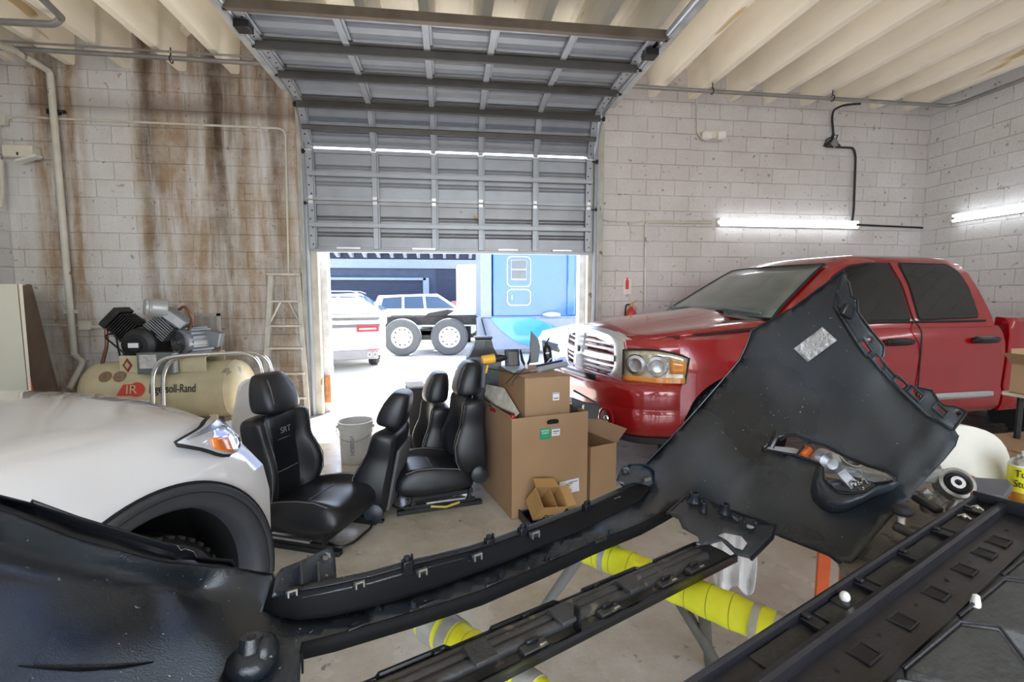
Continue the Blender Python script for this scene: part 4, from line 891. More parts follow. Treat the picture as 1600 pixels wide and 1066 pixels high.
# ---------------- car seats ----------------
STITCH = pm('grey_stitch', (.16, .16, .17), .6)
def loft(rows, name, mat, par, T=None, **k):
    mb = MB()
    if T is not None: mb.M = T
    mb.grid(rows, closed=True); n_ = len(rows[0]); mb.f += [tuple(range(n_)), tuple((len(rows)-1)*n_+i for i in range(n_))]; mb.mi += [0, 0]
    return mb.build(name, mat, par, **k)
def backrest(par, T, logo=False, buckle=False):
    """padded backrest with side bolsters and headrest; x forward, z up from the hinge"""
    prof = [(.0, .19, .06, .05), (.05, .235, .10, .05), (.14, .255, .13, .03), (.24, .25, .135, .03), (.33, .232, .11, .04), (.38, .222, .09, .05), (.43, .228, .085, .055), (.49, .236, .08, .055), (.535, .236, .075, .05), (.556, .225, .06, .045), (.566, .19, .04, .03)]
    rows = []
    for z, w_, bf, cf in prof:
        bk = -.10+.02*(z/.56) if z < .54 else -.06; t = .11; bf = bf*1.28
        rows.append([(bk, -w_*.8, z), (bk+.02, -w_, z), (bf*.5, -w_-.006, z), (bf-.01, -w_+.012, z), (bf, -w_+.045, z), (bf-.02, -w_+.085, z), (cf, -w_+t, z), (cf+.008, 0, z),
                     (cf, w_-t, z), (bf-.02, w_-.085, z), (bf, w_-.045, z), (bf-.01, w_-.012, z), (bf*.5, w_+.006, z), (bk+.02, w_, z), (bk, w_*.8, z), (bk-.01, 0, z)])
    b_ = loft(rows, 'backrest', LEATHER, par, T, smooth=62, sub=1)
    for s in (-1, 1):
        mb = MB(); mb.M = T; mb.tube([(bf*1.28-.016, s*(w_-.018), z) for z, w_, bf, cf in prof[1:9]], .003, 6); mb.build('stitching', STITCH, b_)
        mb = MB(); mb.M = T; z = .40 if s > 0 else .20; mb.tube([(.052, -.11, z), (.056, 0, z), (.052, .11, z)], .003, 6); mb.build('stitching', STITCH, b_)
    mb = MB(); mb.M = T
    for s in (-1, 1): mb = MB(); mb.M = T; mb.cyl((-.02, s*.06, .54), (-.005, s*.06, .66), .007, 8); mb.build('headrest_post', CHROME, par)
    hr = []
    for z, w_, x0, x1 in ((.576, .12, -.04, .085), (.580, .142, -.065, .105), (.60, .150, -.078, .112), (.66, .148, -.085, .105), (.73, .138, -.088, .08), (.79, .118, -.085, .048), (.812, .108, -.075, .028), (.818, .09, -.06, .015)):
        hr.append([(x0, -w_*.7, z), (x0+.03, -w_, z), (x1-.03, -w_, z), (x1, -w_*.72, z), (x1+.006, 0, z), (x1, w_*.72, z), (x1-.03, w_, z), (x0+.03, w_, z), (x0, w_*.7, z), (x0-.004, 0, z)])
    h = loft(hr, 'headrest', LEATHER, par, T, smooth=62, sub=1)
    for s in (-1, 1): mb = MB(); mb.M = T; mb.tube([(.098, s*.105, .60), (.096, s*.104, .65), (.074, s*.096, .73), (.044, s*.082, .785)], .0025, 6); mb.build('stitching', STITCH, h)
    for s in (-1, 1):
        mb = MB(); mb.M = T; mb.lathe([(0, .012), (.05, .010), (.065, .0), (.065, -.02), (0, -.02)], (-.02, s*.245, .03), (0, s, 0), n=24); mb.build('recliner_cover', BLACKP, par)
    if logo:
        Mx = XF[par.name] @ T @ frame((.074, .0, .455), (0, 1, 0), (0, 0, 1)); text('stitched_logo', 'SRT', STITCH, b_, Mx, .055, .002)
    return b_
def seat(label, loc, rz, tilt=.20, logo=False, grp=None):
    t = thing('car_seat', label, 'car seat', loc, rz, grp)
    rows = []
    for x, w_, zt, bz, dz in ((-.24, .20, .22, .0, .12), (-.20, .23, .25, .02, .11), (-.08, .25, .262, .04, .10), (.06, .262, .272, .055, .10), (.18, .26, .285, .045, .10), (.26, .25, .285, .02, .11), (.31, .235, .26, .0, .13), (.335, .21, .22, .0, .16)):
        rows.append([(x, 0, dz), (x, -w_*.85, dz), (x, -w_, dz+.04), (x, -w_-.005, (dz+zt)/2), (x, -w_+.012, zt+bz-.015), (x, -w_+.045, zt+bz), (x, -w_+.085, zt+bz*.3), (x, -w_+.12, zt-.004), (x, 0, zt+.004),
                     (x, w_-.12, zt-.004), (x, w_-.085, zt+bz*.3), (x, w_-.045, zt+bz), (x, w_-.012, zt+bz-.015), (x, w_+.005, (dz+zt)/2), (x, w_, dz+.04), (x, w_*.85, dz)])
    cs = loft(rows, 'seat_cushion', LEATHER, t, smooth=62, sub=1)
    for s in (-1, 1): mb = MB(); mb.tube([(x, s*(w_-.022), zt+bz-.014) for x, w_, zt, bz in ((-.2, .23, .25, .02), (-.08, .25, .262, .04), (.06, .262, .272, .055), (.18, .26, .285, .045), (.26, .25, .285, .02))], .003, 6); mb.build('stitching', STITCH, cs)
    mb = MB(); mb.tube([(.06, -.13, .276), (.06, .13, .276)], .003, 6); mb.build('stitching', STITCH, cs)
    for s in (-1, 1):
        mb = MB(); mb.box((.02, s*.20, .015), (.60, .045, .03)); mb.box((.02, s*.20, .04), (.50, .02, .03)); mb.build('rail', DARKM, t, bevel=.003)
        MB().beam((-.18, s*.20, .04), (-.20, s*.20, .13), .03, .02).build('riser', DARKM, t); MB().beam((.22, s*.20, .04), (.20, s*.20, .13), .03, .02).build('riser', DARKM, t)
        mb = MB(); mb.box((-.02, s*.20, .058), (.28, .028, .014)); mb.build('slide', ALU, t, bevel=.002)
    mb = MB(); mb.box((.0, 0, .095), (.44, .38, .03)); mb.cyl((.2, -.2, .06), (.2, .2, .06), .012, 8); mb.cyl((-.2, -.2, .06), (-.2, .2, .06), .012, 8); mb.build('pan', DARKM, t)
    MB().tube(fillet([(.20, -.17, .05), (.30, -.17, .03), (.34, -.10, .03), (.34, .10, .03), (.30, .17, .03), (.20, .17, .05)], .03), .008, 8).build('adjust_bar', DARKM, t)
    T = Matrix.Translation((-.24, 0, .20)) @ Matrix.Rotation(-tilt, 4, 'Y')
    backrest(t, T, logo)
    for s in (-1,):
        MB().beam((-.16, s*.275, .20), (-.13, s*.285, .275), .035, .02).build('buckle', BLACKP, t, bevel=.004)
        MB().box((-.128, s*.285, .28), (.028, .022, .03)).build('buckle_button', pm('red_plastic', (.6, .03, .03), .35), t, bevel=.003)
    MB().tube([(.10, .27, .06), (.0, .29, .05), (-.1, .27, .06)], .008, 8).build('wiring', pm('yellow_loom', (.5, .4, .05), .5), t)
    return t
seat('black leather front seat facing right with empty floor before it, nearest the white SUV', (-.86, 3.06, 0), math.radians(-22), .05, True)
seat('black leather seat facing left, its back beside the tallest cardboard box', (-.10, 3.50, 0), math.radians(192), .0)
def loose_back(label, loc, rz, tilt):
    t = thing('seat_backrest', label, 'car seat back', loc, rz)
    T = Matrix.Translation((0, 0, .05)) @ Matrix.Rotation(-tilt, 4, 'Y'); backrest(t, T)
    for s in (-1, 1):
        mb = MB(); mb.M = Matrix.Rotation(-tilt*.5, 4, 'Y'); mb.box((-.02, s*.20, .05), (.10, .025, .10)); mb.box((.0, s*.20, .012), (.16, .04, .022)); mb.build('hinge_bracket', DARKM, t, bevel=.004)
    mb = MB(); mb.M = T; mb.box((-.095, 0, .25), (.02, .38, .42)); mb.build('back_panel', pm('grey_carpet', (.11, .11, .12), .9), t, bevel=.008)
    return t
loose_back('loose black seat back standing upright on the floor between the two complete seats', (-.50, 3.36, 0), math.radians(172), .20)
c_ = loose_back('loose black seat back standing behind the cushion of the left facing seat', (-.13, 4.02, 0), math.radians(194), .03)
t = thing('speaker_box', 'dark upright panel box standing in the bright doorway behind the seats', 'box', (-.33, 4.62, 0), math.radians(12))
MB().box((0, 0, .32), (.16, .28, .64)).build('cabinet', pm('dark_board', (.05, .045, .045), .7), t, bevel=.004); MB().box((0, 0, .65), (.17, .29, .015)).build('top_panel', pm('pale_board', (.4, .38, .36), .6), t)
# bucket
bk = onZ(556, 722, 0); t = thing('bucket', 'white plastic pail with wire handle standing in the doorway light', 'bucket', (bk.x, bk.y+.05, 0))
mb = MB(); mb.lathe([(.0, .004), (.125, .004), (.13, .0), (.135, .01), (.148, .30), (.155, .302), (.155, .312), (.149, .315), (.150, .338), (.157, .340), (.157, .35), (.151, .352), (.153, .36), (.158, .362), (.157, .372), (.145, .372), (.143, .30), (.125, .012), (0, .012)], n=40); mb.build('pail', pm('bucket_white', (.62, .62, .60), .4, trans=0), t)
mb = MB(); a_ = [Vector((math.cos(q)*.165, -.02-math.sin(q)*.16, .325-math.sin(q)*.10)) for q in [PI*k/16 for k in range(17)]]; mb.tube(a_, .004, 6); mb.build('handle', ALU, t)
for s in (-1, 1): MB().cyl((s*.150, -.02, .325), (s*.168, -.02, .325), .014, 10).build('handle_lug', WHITEP, t)
Mx = Matrix.Translation((bk.x, bk.y+.05, 0)) @ frame((-.01, -.1455, .18), (0, 0, 1), (1, 0, 0)); 
t2 = text('lettering', 'HUSSON', pm('grey_print', (.25, .25, .26), .6), t, Mx, .05, .002, sx=.9)
# white chair back
q = onZ(375, 690, .36); t = thing('white_chair', 'white rounded plastic chair back standing between white hood and black seat', 'chair', (q.x-.02, q.y+.25, 0), math.radians(-38))
mb = MB(); Mx = Matrix.Translation((0, 0, .40)) @ Matrix.Rotation(.30, 4, 'Y'); mb.M = Mx
mb.prism([(0, x-.17, z) for x, z in roundpoly([(0, 0), (.34, .0), (.32, .46), (.02, .46)], .09)], (.035, 0, 0)); mb.build('backrest', WHITEP, t, bevel=.012, seg=3)
mb = MB(); mb.M = Mx; mb.prism([(-.012, x-.17, z) for x, z in roundpoly([(.03, .03), (.31, .03), (.29, .43), (.05, .43)], .08)], (.013, 0, 0)); mb.build('back_pad', pm('pale_grey_pad', (.55, .58, .58), .4), t, bevel=.005)
MB().box((-.16, 0, .40), (.36, .34, .03)).build('seat', WHITEP, t, bevel=.012)
for sx_ in (-.30, 0): 
    for s in (-1, 1): MB().cyl((sx_, s*.14, 0), (sx_, s*.14, .40), .014, 10).build('leg', WHITEP, t)
# ---------------- air compressor ----------------
TAN = pm('compressor_cream', (.56, .49, .31), .45, 0, .15, 4, coat=.2, speck=(5, .68, (.30, .25, .16)))
CY = 5.62; xa = onY(136, 600, CY).x; xb = onY(395, 600, CY).x; ZT_ = .48; TR = .31
cmp_ = thing('air_compressor', 'cream horizontal tank air compressor with dark V pump against the stained wall', 'air compressor', ((xa+xb)/2, CY, 0))
prof = [(0, 0)]+[(TR*math.sin(a_), .17*(1-math.cos(a_))) for a_ in [PI/2*k/8 for k in range(1, 9)]]
L_ = xb-xa; prof += [(TR+.004, .18), (TR, .19), (TR, L_-.19), (TR+.004, L_-.18)]+[(r, L_-h) for r, h in reversed(prof[:9])]
MB().lathe(prof, (xa, CY, ZT_), (1, 0, 0), n=48).build('tank', TAN, cmp_, world=True, smooth=40)
for x in (xa+.35, xb-.35):
    for s in (-1, 1): MB().beam((x, CY+s*.14, ZT_-.18), (x, CY+s*.20, 0), .04, .08).build('foot', TAN, cmp_, world=True, bevel=.004)
FR = CY-TR-.012
def fx(x, y): return onY(x, y, FR+.06)
p0, p1 = onY(187, 570, CY-.22), onY(322, 568, CY-.22)
mb = MB(); mb.box(((p0.x+p1.x)/2, CY, .865), (p1.x-p0.x, .44, .03)); mb.box(((p0.x+p1.x)/2, CY-.22, .79), (p1.x-p0.x, .015, .18)); mb.box(((p0.x+p1.x)/2, CY+.22, .79), (p1.x-p0.x, .015, .16))
for x in (p0.x+.12, p1.x-.1): mb.box((x, CY-.2, .68), (.14, .02, .18))
mb.build('deck', TAN, cmp_, world=True, bevel=.004)
q = onY(199, 571, CY-.235)
mb = MB(); mb.prism([q+Vector((a_*.045, 0, b_*.075)) for a_, b_ in ((0, 1), (1, 0), (0, -1), (-1, 0))], (0, .006, 0)); wn = mb.build('warning_label', pm('dark_red', (.25, .04, .03), .5), cmp_, world=True)
MB().prism([q+Vector((a_*.026, -.003, b_*.04)) for a_, b_ in ((0, 1), (1, 0), (0, -1), (-1, 0))], (0, .004, 0)).build('label_symbol', pm('tan_label', (.5, .4, .25), .5), wn, world=True)
q = onY(248, 567, CY-.26); mb = MB(); mb.box(q, (.36, .10, .22)); cb_ = mb.build('control_box', pm('control_grey', (.13, .15, .14), .5), cmp_, world=True, bevel=.008)
MB().box(q+Vector((-.07, -.054, .02)), (.16, .006, .14)).build('control_label', pm('soiled_white', (.5, .48, .46), .6, 0, .3, 30), cb_, world=True)
MB().cyl(q+Vector((.17, -.03, -.10)), q+Vector((.17, -.03, .10)), .03, 12).build('capacitor', pm('grey_can', (.35, .35, .36), .4, .4), cmp_, world=True)
# pump: crankcase, two finned cylinders, filter
PUMP = pm('pump_black', (.028, .028, .03), .5, .3, .3, 12); PG = pm('pump_grey', (.30, .31, .33), .45, .5, .15, 8)
pc = onY(222, 538, CY-.12); pc = Vector((pc.x, CY-.02, pc.z))
mb = MB(); mb.lathe([(0, -.20), (.10, -.20), (.17, -.16), (.19, -.05), (.19, .12), (0, .12)], pc, (0, 1, 0), n=28); mb.box(pc+Vector((0, 0, -.14)), (.36, .26, .12)); mb.build('crankcase', PUMP, cmp_, world=True, bevel=.01)
MB().lathe([(0, -.225), (.06, -.225), (.07, -.205), (.11, -.20)], pc, (0, 1, 0), n=24).build('sight_cover', DARKM, cmp_, world=True)
MB().box(pc+Vector((-.01, -.228, -.0)), (.10, .008, .05)).build('badge', WHITEL, cmp_, world=True, bevel=.004)
for sgn, m_, L2 in ((-1, PUMP, .36), (1, PG, .36)):
    d = Vector((sgn*math.sin(.80), 0, math.cos(.80))); R = Matrix((Vector((math.cos(.8), 0, -sgn*math.sin(.8))), Vector((0, 1, 0)), d)).transposed()
    mb = MB(); mb.cyl(pc+d*.1, pc+d*L2, .085, 20)
    for k in range(8): mb.box(pc+d*(.17+k*.024), (.25-.004*k, .24, .009), R)
    mb.build('cylinder', PUMP if sgn < 0 else PG, cmp_, world=True)
    mb = MB(); mb.box(pc+d*(L2+.04), (.24, .24, .07), R)
    for k in range(5): mb.box(pc+d*(L2+.075)+Vector((0, -.09+k*.045, 0)), (.22, .01, .03), R)
    mb.build('cylinder_head', m_, cmp_, world=True, bevel=.006)
q = onY(238, 481, CY-.2); q = Vector((q.x, CY-.18, q.z))
mb = MB(); ax_ = Vector((-.75, -.55, .1)).normalized(); mb.lathe([(0, .0), (.05, .004), (.075, .0), (.09, -.01), (.095, -.03), (.088, -.035), (.095, -.045), (.088, -.055), (.095, -.065), (.095, -.19), (.05, -.20), (0, -.20)], q+ax_*.08, ax_, n=28); mb.build('air_filter', pm('filter_grey', (.45, .46, .48), .4, .3), cmp_, world=True)
mb = MB(); mb.beam(q+Vector((.05, .05, -.02)), q+Vector((.24, .10, -.20)), .12, .10); mb.build('intake_duct', PG, cmp_, world=True, bevel=.01)
cop = pm('copper', (.22, .10, .065), .4, .7)
MB().tube(fillet([q+Vector((.30, .05, -.24)), q+Vector((.38, .0, -.12)), q+Vector((.30, .0, .02)), q+Vector((.22, .05, -.02))], .08), .016, 8).build('copper_pipe', cop, cmp_, world=True)
e = onY(168, 500, CY-.05); MB().tube(fillet([pc+Vector((-.30, -.02, .27)), e+Vector((0, 0, .02)), e+Vector((-.02, 0, -.08)), onY(167, 540, CY-.05), onY(158, 575, CY-.05)], .05), .018, 8).build('discharge_pipe', cop, cmp_, world=True)
MB().tube(fillet([pc+Vector((-.1, -.2, -.1)), pc+Vector((-.30, -.2, .1)), onY(180, 520, CY-.2), onY(188, 560, CY-.2)], .05), .009, 8).build('hose', BLACKR, cmp_, world=True)
# flywheel with belt behind, motor
fw = pc+Vector((.12, .20, .02)); MB().lathe([(.20, -.03), (.25, -.03), (.25, .03), (.20, .03), (.20, -.03)], fw, (0, 1, 0), n=36).build('flywheel', PUMP, cmp_, world=True)
mc = onY(298, 533, CY-.05); mc = Vector((mc.x, CY-.02, mc.z-.0)); ax_ = Vector((-.50, -.866, 0)); MOT = pm('motor_grey', (.23, .25, .28), .4, .5, .12, 8)
mb = MB(); mb.lathe([(0, .16), (.09, .165), (.13, .14), (.135, .0), (.135, -.16), (.10, -.19), (0, -.19)], mc+Vector((.02, 0, 0)), ax_, n=32)
for k in range(18): a_ = 2*PI*k/18; s_ = ax_.cross(Vector((0, 0, 1))); o_ = s_*math.cos(a_)*.14+Vector((0, 0, 1))*math.sin(a_)*.14; mb.beam(mc+o_+ax_*.10+Vector((.02, 0, 0)), mc+o_-ax_*.14+Vector((.02, 0, 0)), .008, .02)
mot = mb.build('motor', MOT, cmp_, world=True)
mb = MB()
for r in (.03, .055, .08, .105): mb.lathe([(r-.006, 0), (r, .008), (r+.006, 0)], mc+ax_*.170+Vector((.02, 0, 0)), ax_, n=28)
mb.build('fan_grille', PUMP, mot, world=True)
MB().box(mc+Vector((.20, .05, .02)), (.16, .12, .16), Matrix.Rotation(.25, 3, 'Y')).build('terminal_box', MOT, mot, world=True, bevel=.01)
MB().tube(arc(mc+Vector((0, 0, .15)), .025, 0, 2*PI, 12, (1, 0, 0), (0, 0, 1)), .006, 6).build('lifting_eye', MOT, mot, world=True)
g0, g1 = onY(282, 490, CY+.3), onY(347, 556, CY+.3)
mb = MB(); gm = pm('guard_mesh_grey', (.34, .33, .31), .6, .2)
for z0, z1, x0, x1 in ((g1.z, g0.z, g0.x, g0.x+.03), (g1.z, g0.z, g1.x-.03, g1.x), (g0.z-.03, g0.z, g0.x, g1.x), (g1.z, g1.z+.03, g0.x, g1.x)): mb.box(((x0+x1)/2, CY+.3, (z0+z1)/2), (x1-x0, .03, z1-z0))
k = g0.x
while k < g1.x: mb.box((k, CY+.3, (g0.z+g1.z)/2), (.006, .006, g0.z-g1.z)); k += .022
k = g1.z
while k < g0.z: mb.box(((g0.x+g1.x)/2, CY+.3, k), (g1.x-g0.x, .006, .006)); k += .022
mb.build('belt_guard', gm, cmp_, world=True)
MB().beam(fw+Vector((.0, .03, .22)), mc+Vector((.05, .2, .1)), .02, .012).build('belt', BLACKR, cmp_, world=True)
# writing on the tank
IRR = pm('logo_red', (.62, .06, .04), .4)
c_ = onY(220, 612, FR)
Mx = frame((onY(270, 613, CY-TR-.004).x, CY-TR*math.cos(.19)-.012, ZT_+.06), (1, 0, 0), (0, .19, 1)); text('brand_lettering', 'Ingersoll-Rand', INK, cmp_, Mx, .125, .003, sx=.62)
Mx = frame((onY(209, 613, CY-TR-.004).x, CY-TR*math.cos(.19)-.006, ZT_+.06), (1, 0, 0), (0, .19, 1)); 
ro = Mx @ Vector((0, 0, 0)); mb = MB(); mb.M = Mx; mb.lathe([(.0, .0), (.075, .0), (.075, .004), (0, .004)], (.03, 0, 0), (0, 0, 1), n=28); mb.prism([(-.16, -.06, 0), (.0, -.06, 0), (.0, .055, 0), (-.10, .055, 0)], (0, 0, .004)); lg = mb.build('brand_logo', IRR, cmp_, world=True)
text('logo_lettering', 'IR', pm('tan_letter', (.55, .47, .28), .5), lg, Mx @ Matrix.Translation((-.02, -.003, .006)), .13, .002)
for x, y in ((188, 595), (165, 587)):
    p_ = onY(x, y, CY-TR*.80); p_ = Vector((p_.x, CY-TR*.80-.006, ZT_+TR*.60+.004)); MB().lathe([(0, .0), (.06, .0), (.06, .004), (0, .004)], p_, (0, -.8, .5), n=20).build('tank_sticker', pm('faded_sticker', (.24, .16, .10), .6, 0, .3, 30), cmp_, world=True)
MB().cyl((xb-.01, CY, ZT_), (xb+.10, CY, ZT_), .02, 10).build('valve', pm('brass', (.6, .4, .12), .35, .7), cmp_, world=True)
# chrome tube bars
t = thing('tubular_bar', 'pair of bent chrome tube side bars standing in front of the compressor tank', 'tube bar', onY(320, 600, 5.15))
for dy, dx in ((0, 0), (.13, .10)):
    Yb = 5.12+dy; a_ = [onY(238, 660, Yb), onY(238, 585, Yb), onY(250, 562, Yb), onY(280, 556, Yb), onY(380, 551, Yb), onY(402, 560, Yb), onY(409, 580, Yb), onY(412, 660, Yb)]
    a_ = [p+Vector((dx, 0, 0)) for p in a_]; a_[0].z = 0; a_[-1].z = 0
    MB().tube(fillet(a_, .12), .021, 12).build('tube', CHROME, t, world=True)
# cream board, planks, cone on the left
t = thing('board', 'large cream panel with a red edge standing at the far left edge', 'panel', onY(20, 560, 4.6))
a_ = [onY(-90, 443, 4.60), onY(30, 444, 4.60), onY(46, 640, 4.60), onY(-90, 640, 4.60)]; a_[2].z = a_[3].z = .0
MB().prism(a_, (0, .03, 0)).build('panel', pm('cream_panel', (.62, .60, .50), .6, 0, .05, 2), t, world=True)
MB().beam(onY(30, 444, 4.615), Vector((a_[2].x+.002, 4.615, 0)), .030, .007, up=(1, 0, 0)).build('edge_strip', pm('dull_red', (.45, .06, .04), .5), t, world=True)
PLK = pm('dark_weathered_wood', (.14, .10, .075), .85, 0, .3, 5, .5, 30, stretch=(1, 1, .1))
for i, (x0, y0, x1, y1, Yt, Yb) in enumerate(((33, 450, 88, 640, 5.9, 5.3), (20, 470, 60, 640, 6.0, 5.45))):
    a_ = onY(x0, y0, Yt); b_ = onY(x1, y1, Yb); b_.z = .02
    o = MB().beam(a_, b_, .20, .045, up=(0, 1, 0)).build('plank', PLK, bevel=.004); tag(o, ['dark weathered plank leaning outermost beside the cream panel', 'dark weathered plank leaning behind the outer plank and cream panel'][i], 'plank')
q = onY(43, 600, 4.9); t = thing('traffic_cone', 'small bright red cone tip beside the cream panel edge', 'cone', (q.x, 4.9, 0))
MB().lathe([(.15, .0), (.15, .02), (.10, .025), (.02, .78), (.0, .785)], n=24).build('cone', pm('cone_red', (.70, .06, .03), .45), t)
# left column box at wall
# ---------------- cardboard boxes ----------------
def cbox(t, o, ux, W, D, z0, z1, open_top=True, name='box_body', mat=None, flaps=()):
    mat = mat or KRAFT
    ux = Vector(ux).normalized(); uy = Vector((-ux.y, ux.x, 0)); o = Vector(o); th = .006
    mb = MB(); R = Matrix((ux, uy, Vector((0, 0, 1)))).transposed()
    def b(x0, x1, y0, y1, za, zb): mb.box(o+ux*(x0+x1)/2+uy*(y0+y1)/2+Vector((0, 0, (za+zb)/2)), (x1-x0, y1-y0, zb-za), R)
    b(0, W, 0, th, z0, z1); b(0, W, D-th, D, z0, z1); b(0, th, th, D-th, z0, z1); b(W-th, W, th, D-th, z0, z1); b(0, W, 0, D, z0, z0+th)
    if not open_top: b(0, W, 0, D, z1-th, z1)
    r = mb.build(name, mat, t, world=True)
    for side_, ang, ln in flaps:
        f = MB(); a0 = {'f': (o+Vector((0, 0, z1)), ux*W, -uy), 'b': (o+uy*D+Vector((0, 0, z1)), ux*W, uy), 'l': (o+Vector((0, 0, z1)), uy*D, -ux), 'r': (o+ux*W+Vector((0, 0, z1)), uy*D, ux)}[side_]
        dd = (a0[2]*math.sin(ang)+Vector((0, 0, 1))*math.cos(ang))*ln; f.prism([a0[0], a0[0]+a0[1], a0[0]+a0[1]*.97+dd, a0[0]+a0[1]*.03+dd], a0[2]*.005); f.build('flap', mat, t, world=True)
    return r
o0 = Vector((.40, 3.07, 0)); ux0 = Vector((.967, .255, 0)); uy0 = Vector((-.255, .967, 0)); BH = .69
bb = thing('cardboard_box', 'tallest brown cardboard box with a hand hole and green sticker, beside the seats', 'box', o0)
cbox(bb, o0, ux0, .58, 1.0, 0, BH, flaps=[('l', .25, .02)])
def onbox(u, z, o=o0, ux=ux0, off=.004): return o+ux*u+Vector((0, 0, z))-Vector((-ux.y, ux.x, 0))*off
def sticker(name, par, u, z, w_, h, mat, o=o0, ux=ux0, rot=0., off=.003):
    mb = MB(); c_ = onbox(u, z, o, ux, off); xx = Vector(ux); zz = Vector((0, 0, 1)); x2 = xx*math.cos(rot)+zz*math.sin(rot); z2 = zz*math.cos(rot)-xx*math.sin(rot)
    M_ = frame(c_, x2, z2); mb.M = M_; mb.box((0, 0, 0), (w_, h, .002)); return mb.build(name, mat, par, world=True), M_
hole = MB(); hole.M = frame(onbox(.30, .645), ux0, (0, 0, 1)); hole.prism([(x, z, 0) for x, z in roundpoly([(-.045, -.016), (.045, -.016), (.045, .010), (.02, .016), (-.02, .016), (-.045, .010)], .012)], (0, 0, .002)); hole.build('hand_hole', pm('hole_dark', (.006, .005, .004), .9), bb, world=True)
g, M_ = sticker('green_sticker', bb, .245, .565, .078, .076, pm('sticker_green', (.01, .33, .16), .5), rot=.0)
text('lettering', 'REPORT', WHITEL, g, M_ @ Matrix.Translation((0, .022, .0015)), .018, .0005); text('lettering', 'PART', WHITEL, g, M_ @ Matrix.Translation((0, .004, .0015)), .022, .0005); text('lettering', '= = = =', pm('pale_green', (.2, .6, .4), .5), g, M_ @ Matrix.Translation((0, -.018, .0015)), .012, .0005)
PRN = pm('printed_grey', (.16, .16, .22), .6)
g, M_ = sticker('white_sticker', bb, .325, .570, .062, .055, WHITEL); mb = MB(); mb.M = M_; mb.box((0, .005, .0015), (.045, .008, .001)); mb.box((0, .024, .0015), (.06, .006, .001)); mb.box((-.005, -.01, .0015), (.03, .004, .001)); mb.build('print', PRN, g, world=True)
g, M_ = sticker('shipping_label', bb, .435, .165, .155, .095, WHITEL, rot=.06); mb = MB(); mb.M = M_
for yy, w_, xx in ((.03, .07, .03), (.02, .06, -.0), (.008, .06, -.02), (-.008, .02, -.035), (-.022, .05, -.01), (-.032, .05, -.01)): mb.box((xx, yy, .0015), (w_, .006, .001))
mb.build('print', PRN, g, world=True)
NL_ = P(820, 640, 3.27); o1 = Vector((NL_.x, NL_.y, 0)); a1 = math.radians(14); ux1 = Vector((math.cos(a1), math.sin(a1), 0))
ub = thing('cardboard_box', 'smaller brown cardboard box set on the open tall box, tools on its lid', 'box', o1+Vector((0, 0, .5)))
cbox(ub, o1, ux1, .345, .55, .52, .945, False)
g, M_ = sticker('white_sticker', ub, .235, .80, .05, .055, WHITEL, o=o1, ux=ux1); mb = MB(); mb.M = M_; mb.box((0, -.012, .0015), (.035, .008, .001)); mb.box((0, .022, .0015), (.045, .005, .001)); mb.build('print', PRN, g, world=True)
uy1 = Vector((-ux1.y, ux1.x, 0))
o2 = Vector((1.0, 3.27, 0)); ux2 = Vector((.93, .36, 0)).normalized(); b3 = thing('cardboard_box', 'narrow brown cardboard box with a pale open flap below the pickup bumper', 'box', o2)
cbox(b3, o2, ux2, .24, .50, 0, .41, flaps=[('r', .9, .14), ('b', .3, .16)])
# inside the tall box: red tail lamp, wrap
q = o0+uy0*.22+Vector((.02, 0, .70)); t = thing('tail_lamp', 'long red tail lamp sticking out of the open tall cardboard box', 'tail lamp', q)
MB().beam(P(768, 637, 3.55), P(803, 655, 3.22), .035, .05).build('lens', TAIL, t, world=True, bevel=.01); MB().beam(P(766, 633, 3.56), P(802, 650, 3.23), .03, .03).build('housing', BLACKG, t, world=True, bevel=.006)
wrap = pm('plastic_wrap', (.62, .58, .52), .2, 0, .2, 14, .5, 30)
q0 = [P(760, 600, 3.75), P(788, 606, 3.55), P(812, 645, 3.3), P(800, 655, 3.25), P(757, 618, 3.7)]
tag(MB().prism(q0, (0, .03, -.02)).build('packing_sheet', wrap, bevel=.006), 'crumpled pale packing sheet in the open tall cardboard box', 'packaging')
# small open box in a tray
tq = onZ(853, 815, 0); tr = thing('tray', 'shallow black plastic tray on the floor against the tall box', 'tray', (tq.x, tq.y, 0), math.radians(12))
mb = MB(); mb.box((0, 0, .01), (.32, .20, .02)); mb.box((0, -.095, .03), (.32, .012, .05)); mb.box((0, .095, .03), (.32, .012, .05)); mb.box((-.155, 0, .035), (.012, .20, .06)); mb.box((.155, 0, .035), (.012, .20, .06)); mb.build('tray', BLACKG, tr, bevel=.004)
t = thing('small_cardboard_box', 'small tilted open cardboard box with black printing in the black tray', 'box', (tq.x+.0, tq.y-.01, .13), 0, rot=(math.radians(38), math.radians(10), math.radians(22)))
SBX = pm('small_cardboard', (.44, .26, .10), .75, 0, .08, 4)
mb = MB(); w_, d_, h_ = .19, .15, .15
for c0, s0 in (((0, -d_/2, 0), (w_, .005, h_)), ((0, d_/2, 0), (w_, .005, h_)), ((-w_/2, 0, 0), (.005, d_, h_)), ((w_/2, 0, 0), (.005, d_, h_)), ((0, 0, -h_/2), (w_, d_, .005)), ((.02, 0, 0), (.004, d_, h_*.9))): mb.box(c0, s0)
mb.build('box_body', SBX, t)
MB().prism([(-w_/2, d_/2, h_/2), (w_/2, d_/2, h_/2), (w_/2-.01, d_/2+.07, h_/2-.01), (-w_/2+.01, d_/2+.07, h_/2-.01)], (0, 0, .004)).build('flap', SBX, t); MB().prism([(w_/2, -d_/2, h_/2), (w_/2, d_/2, h_/2), (w_/2+.06, d_/2, h_/2+.02), (w_/2+.06, -d_/2, h_/2+.02)], (0, 0, .004)).build('flap', SBX, t)
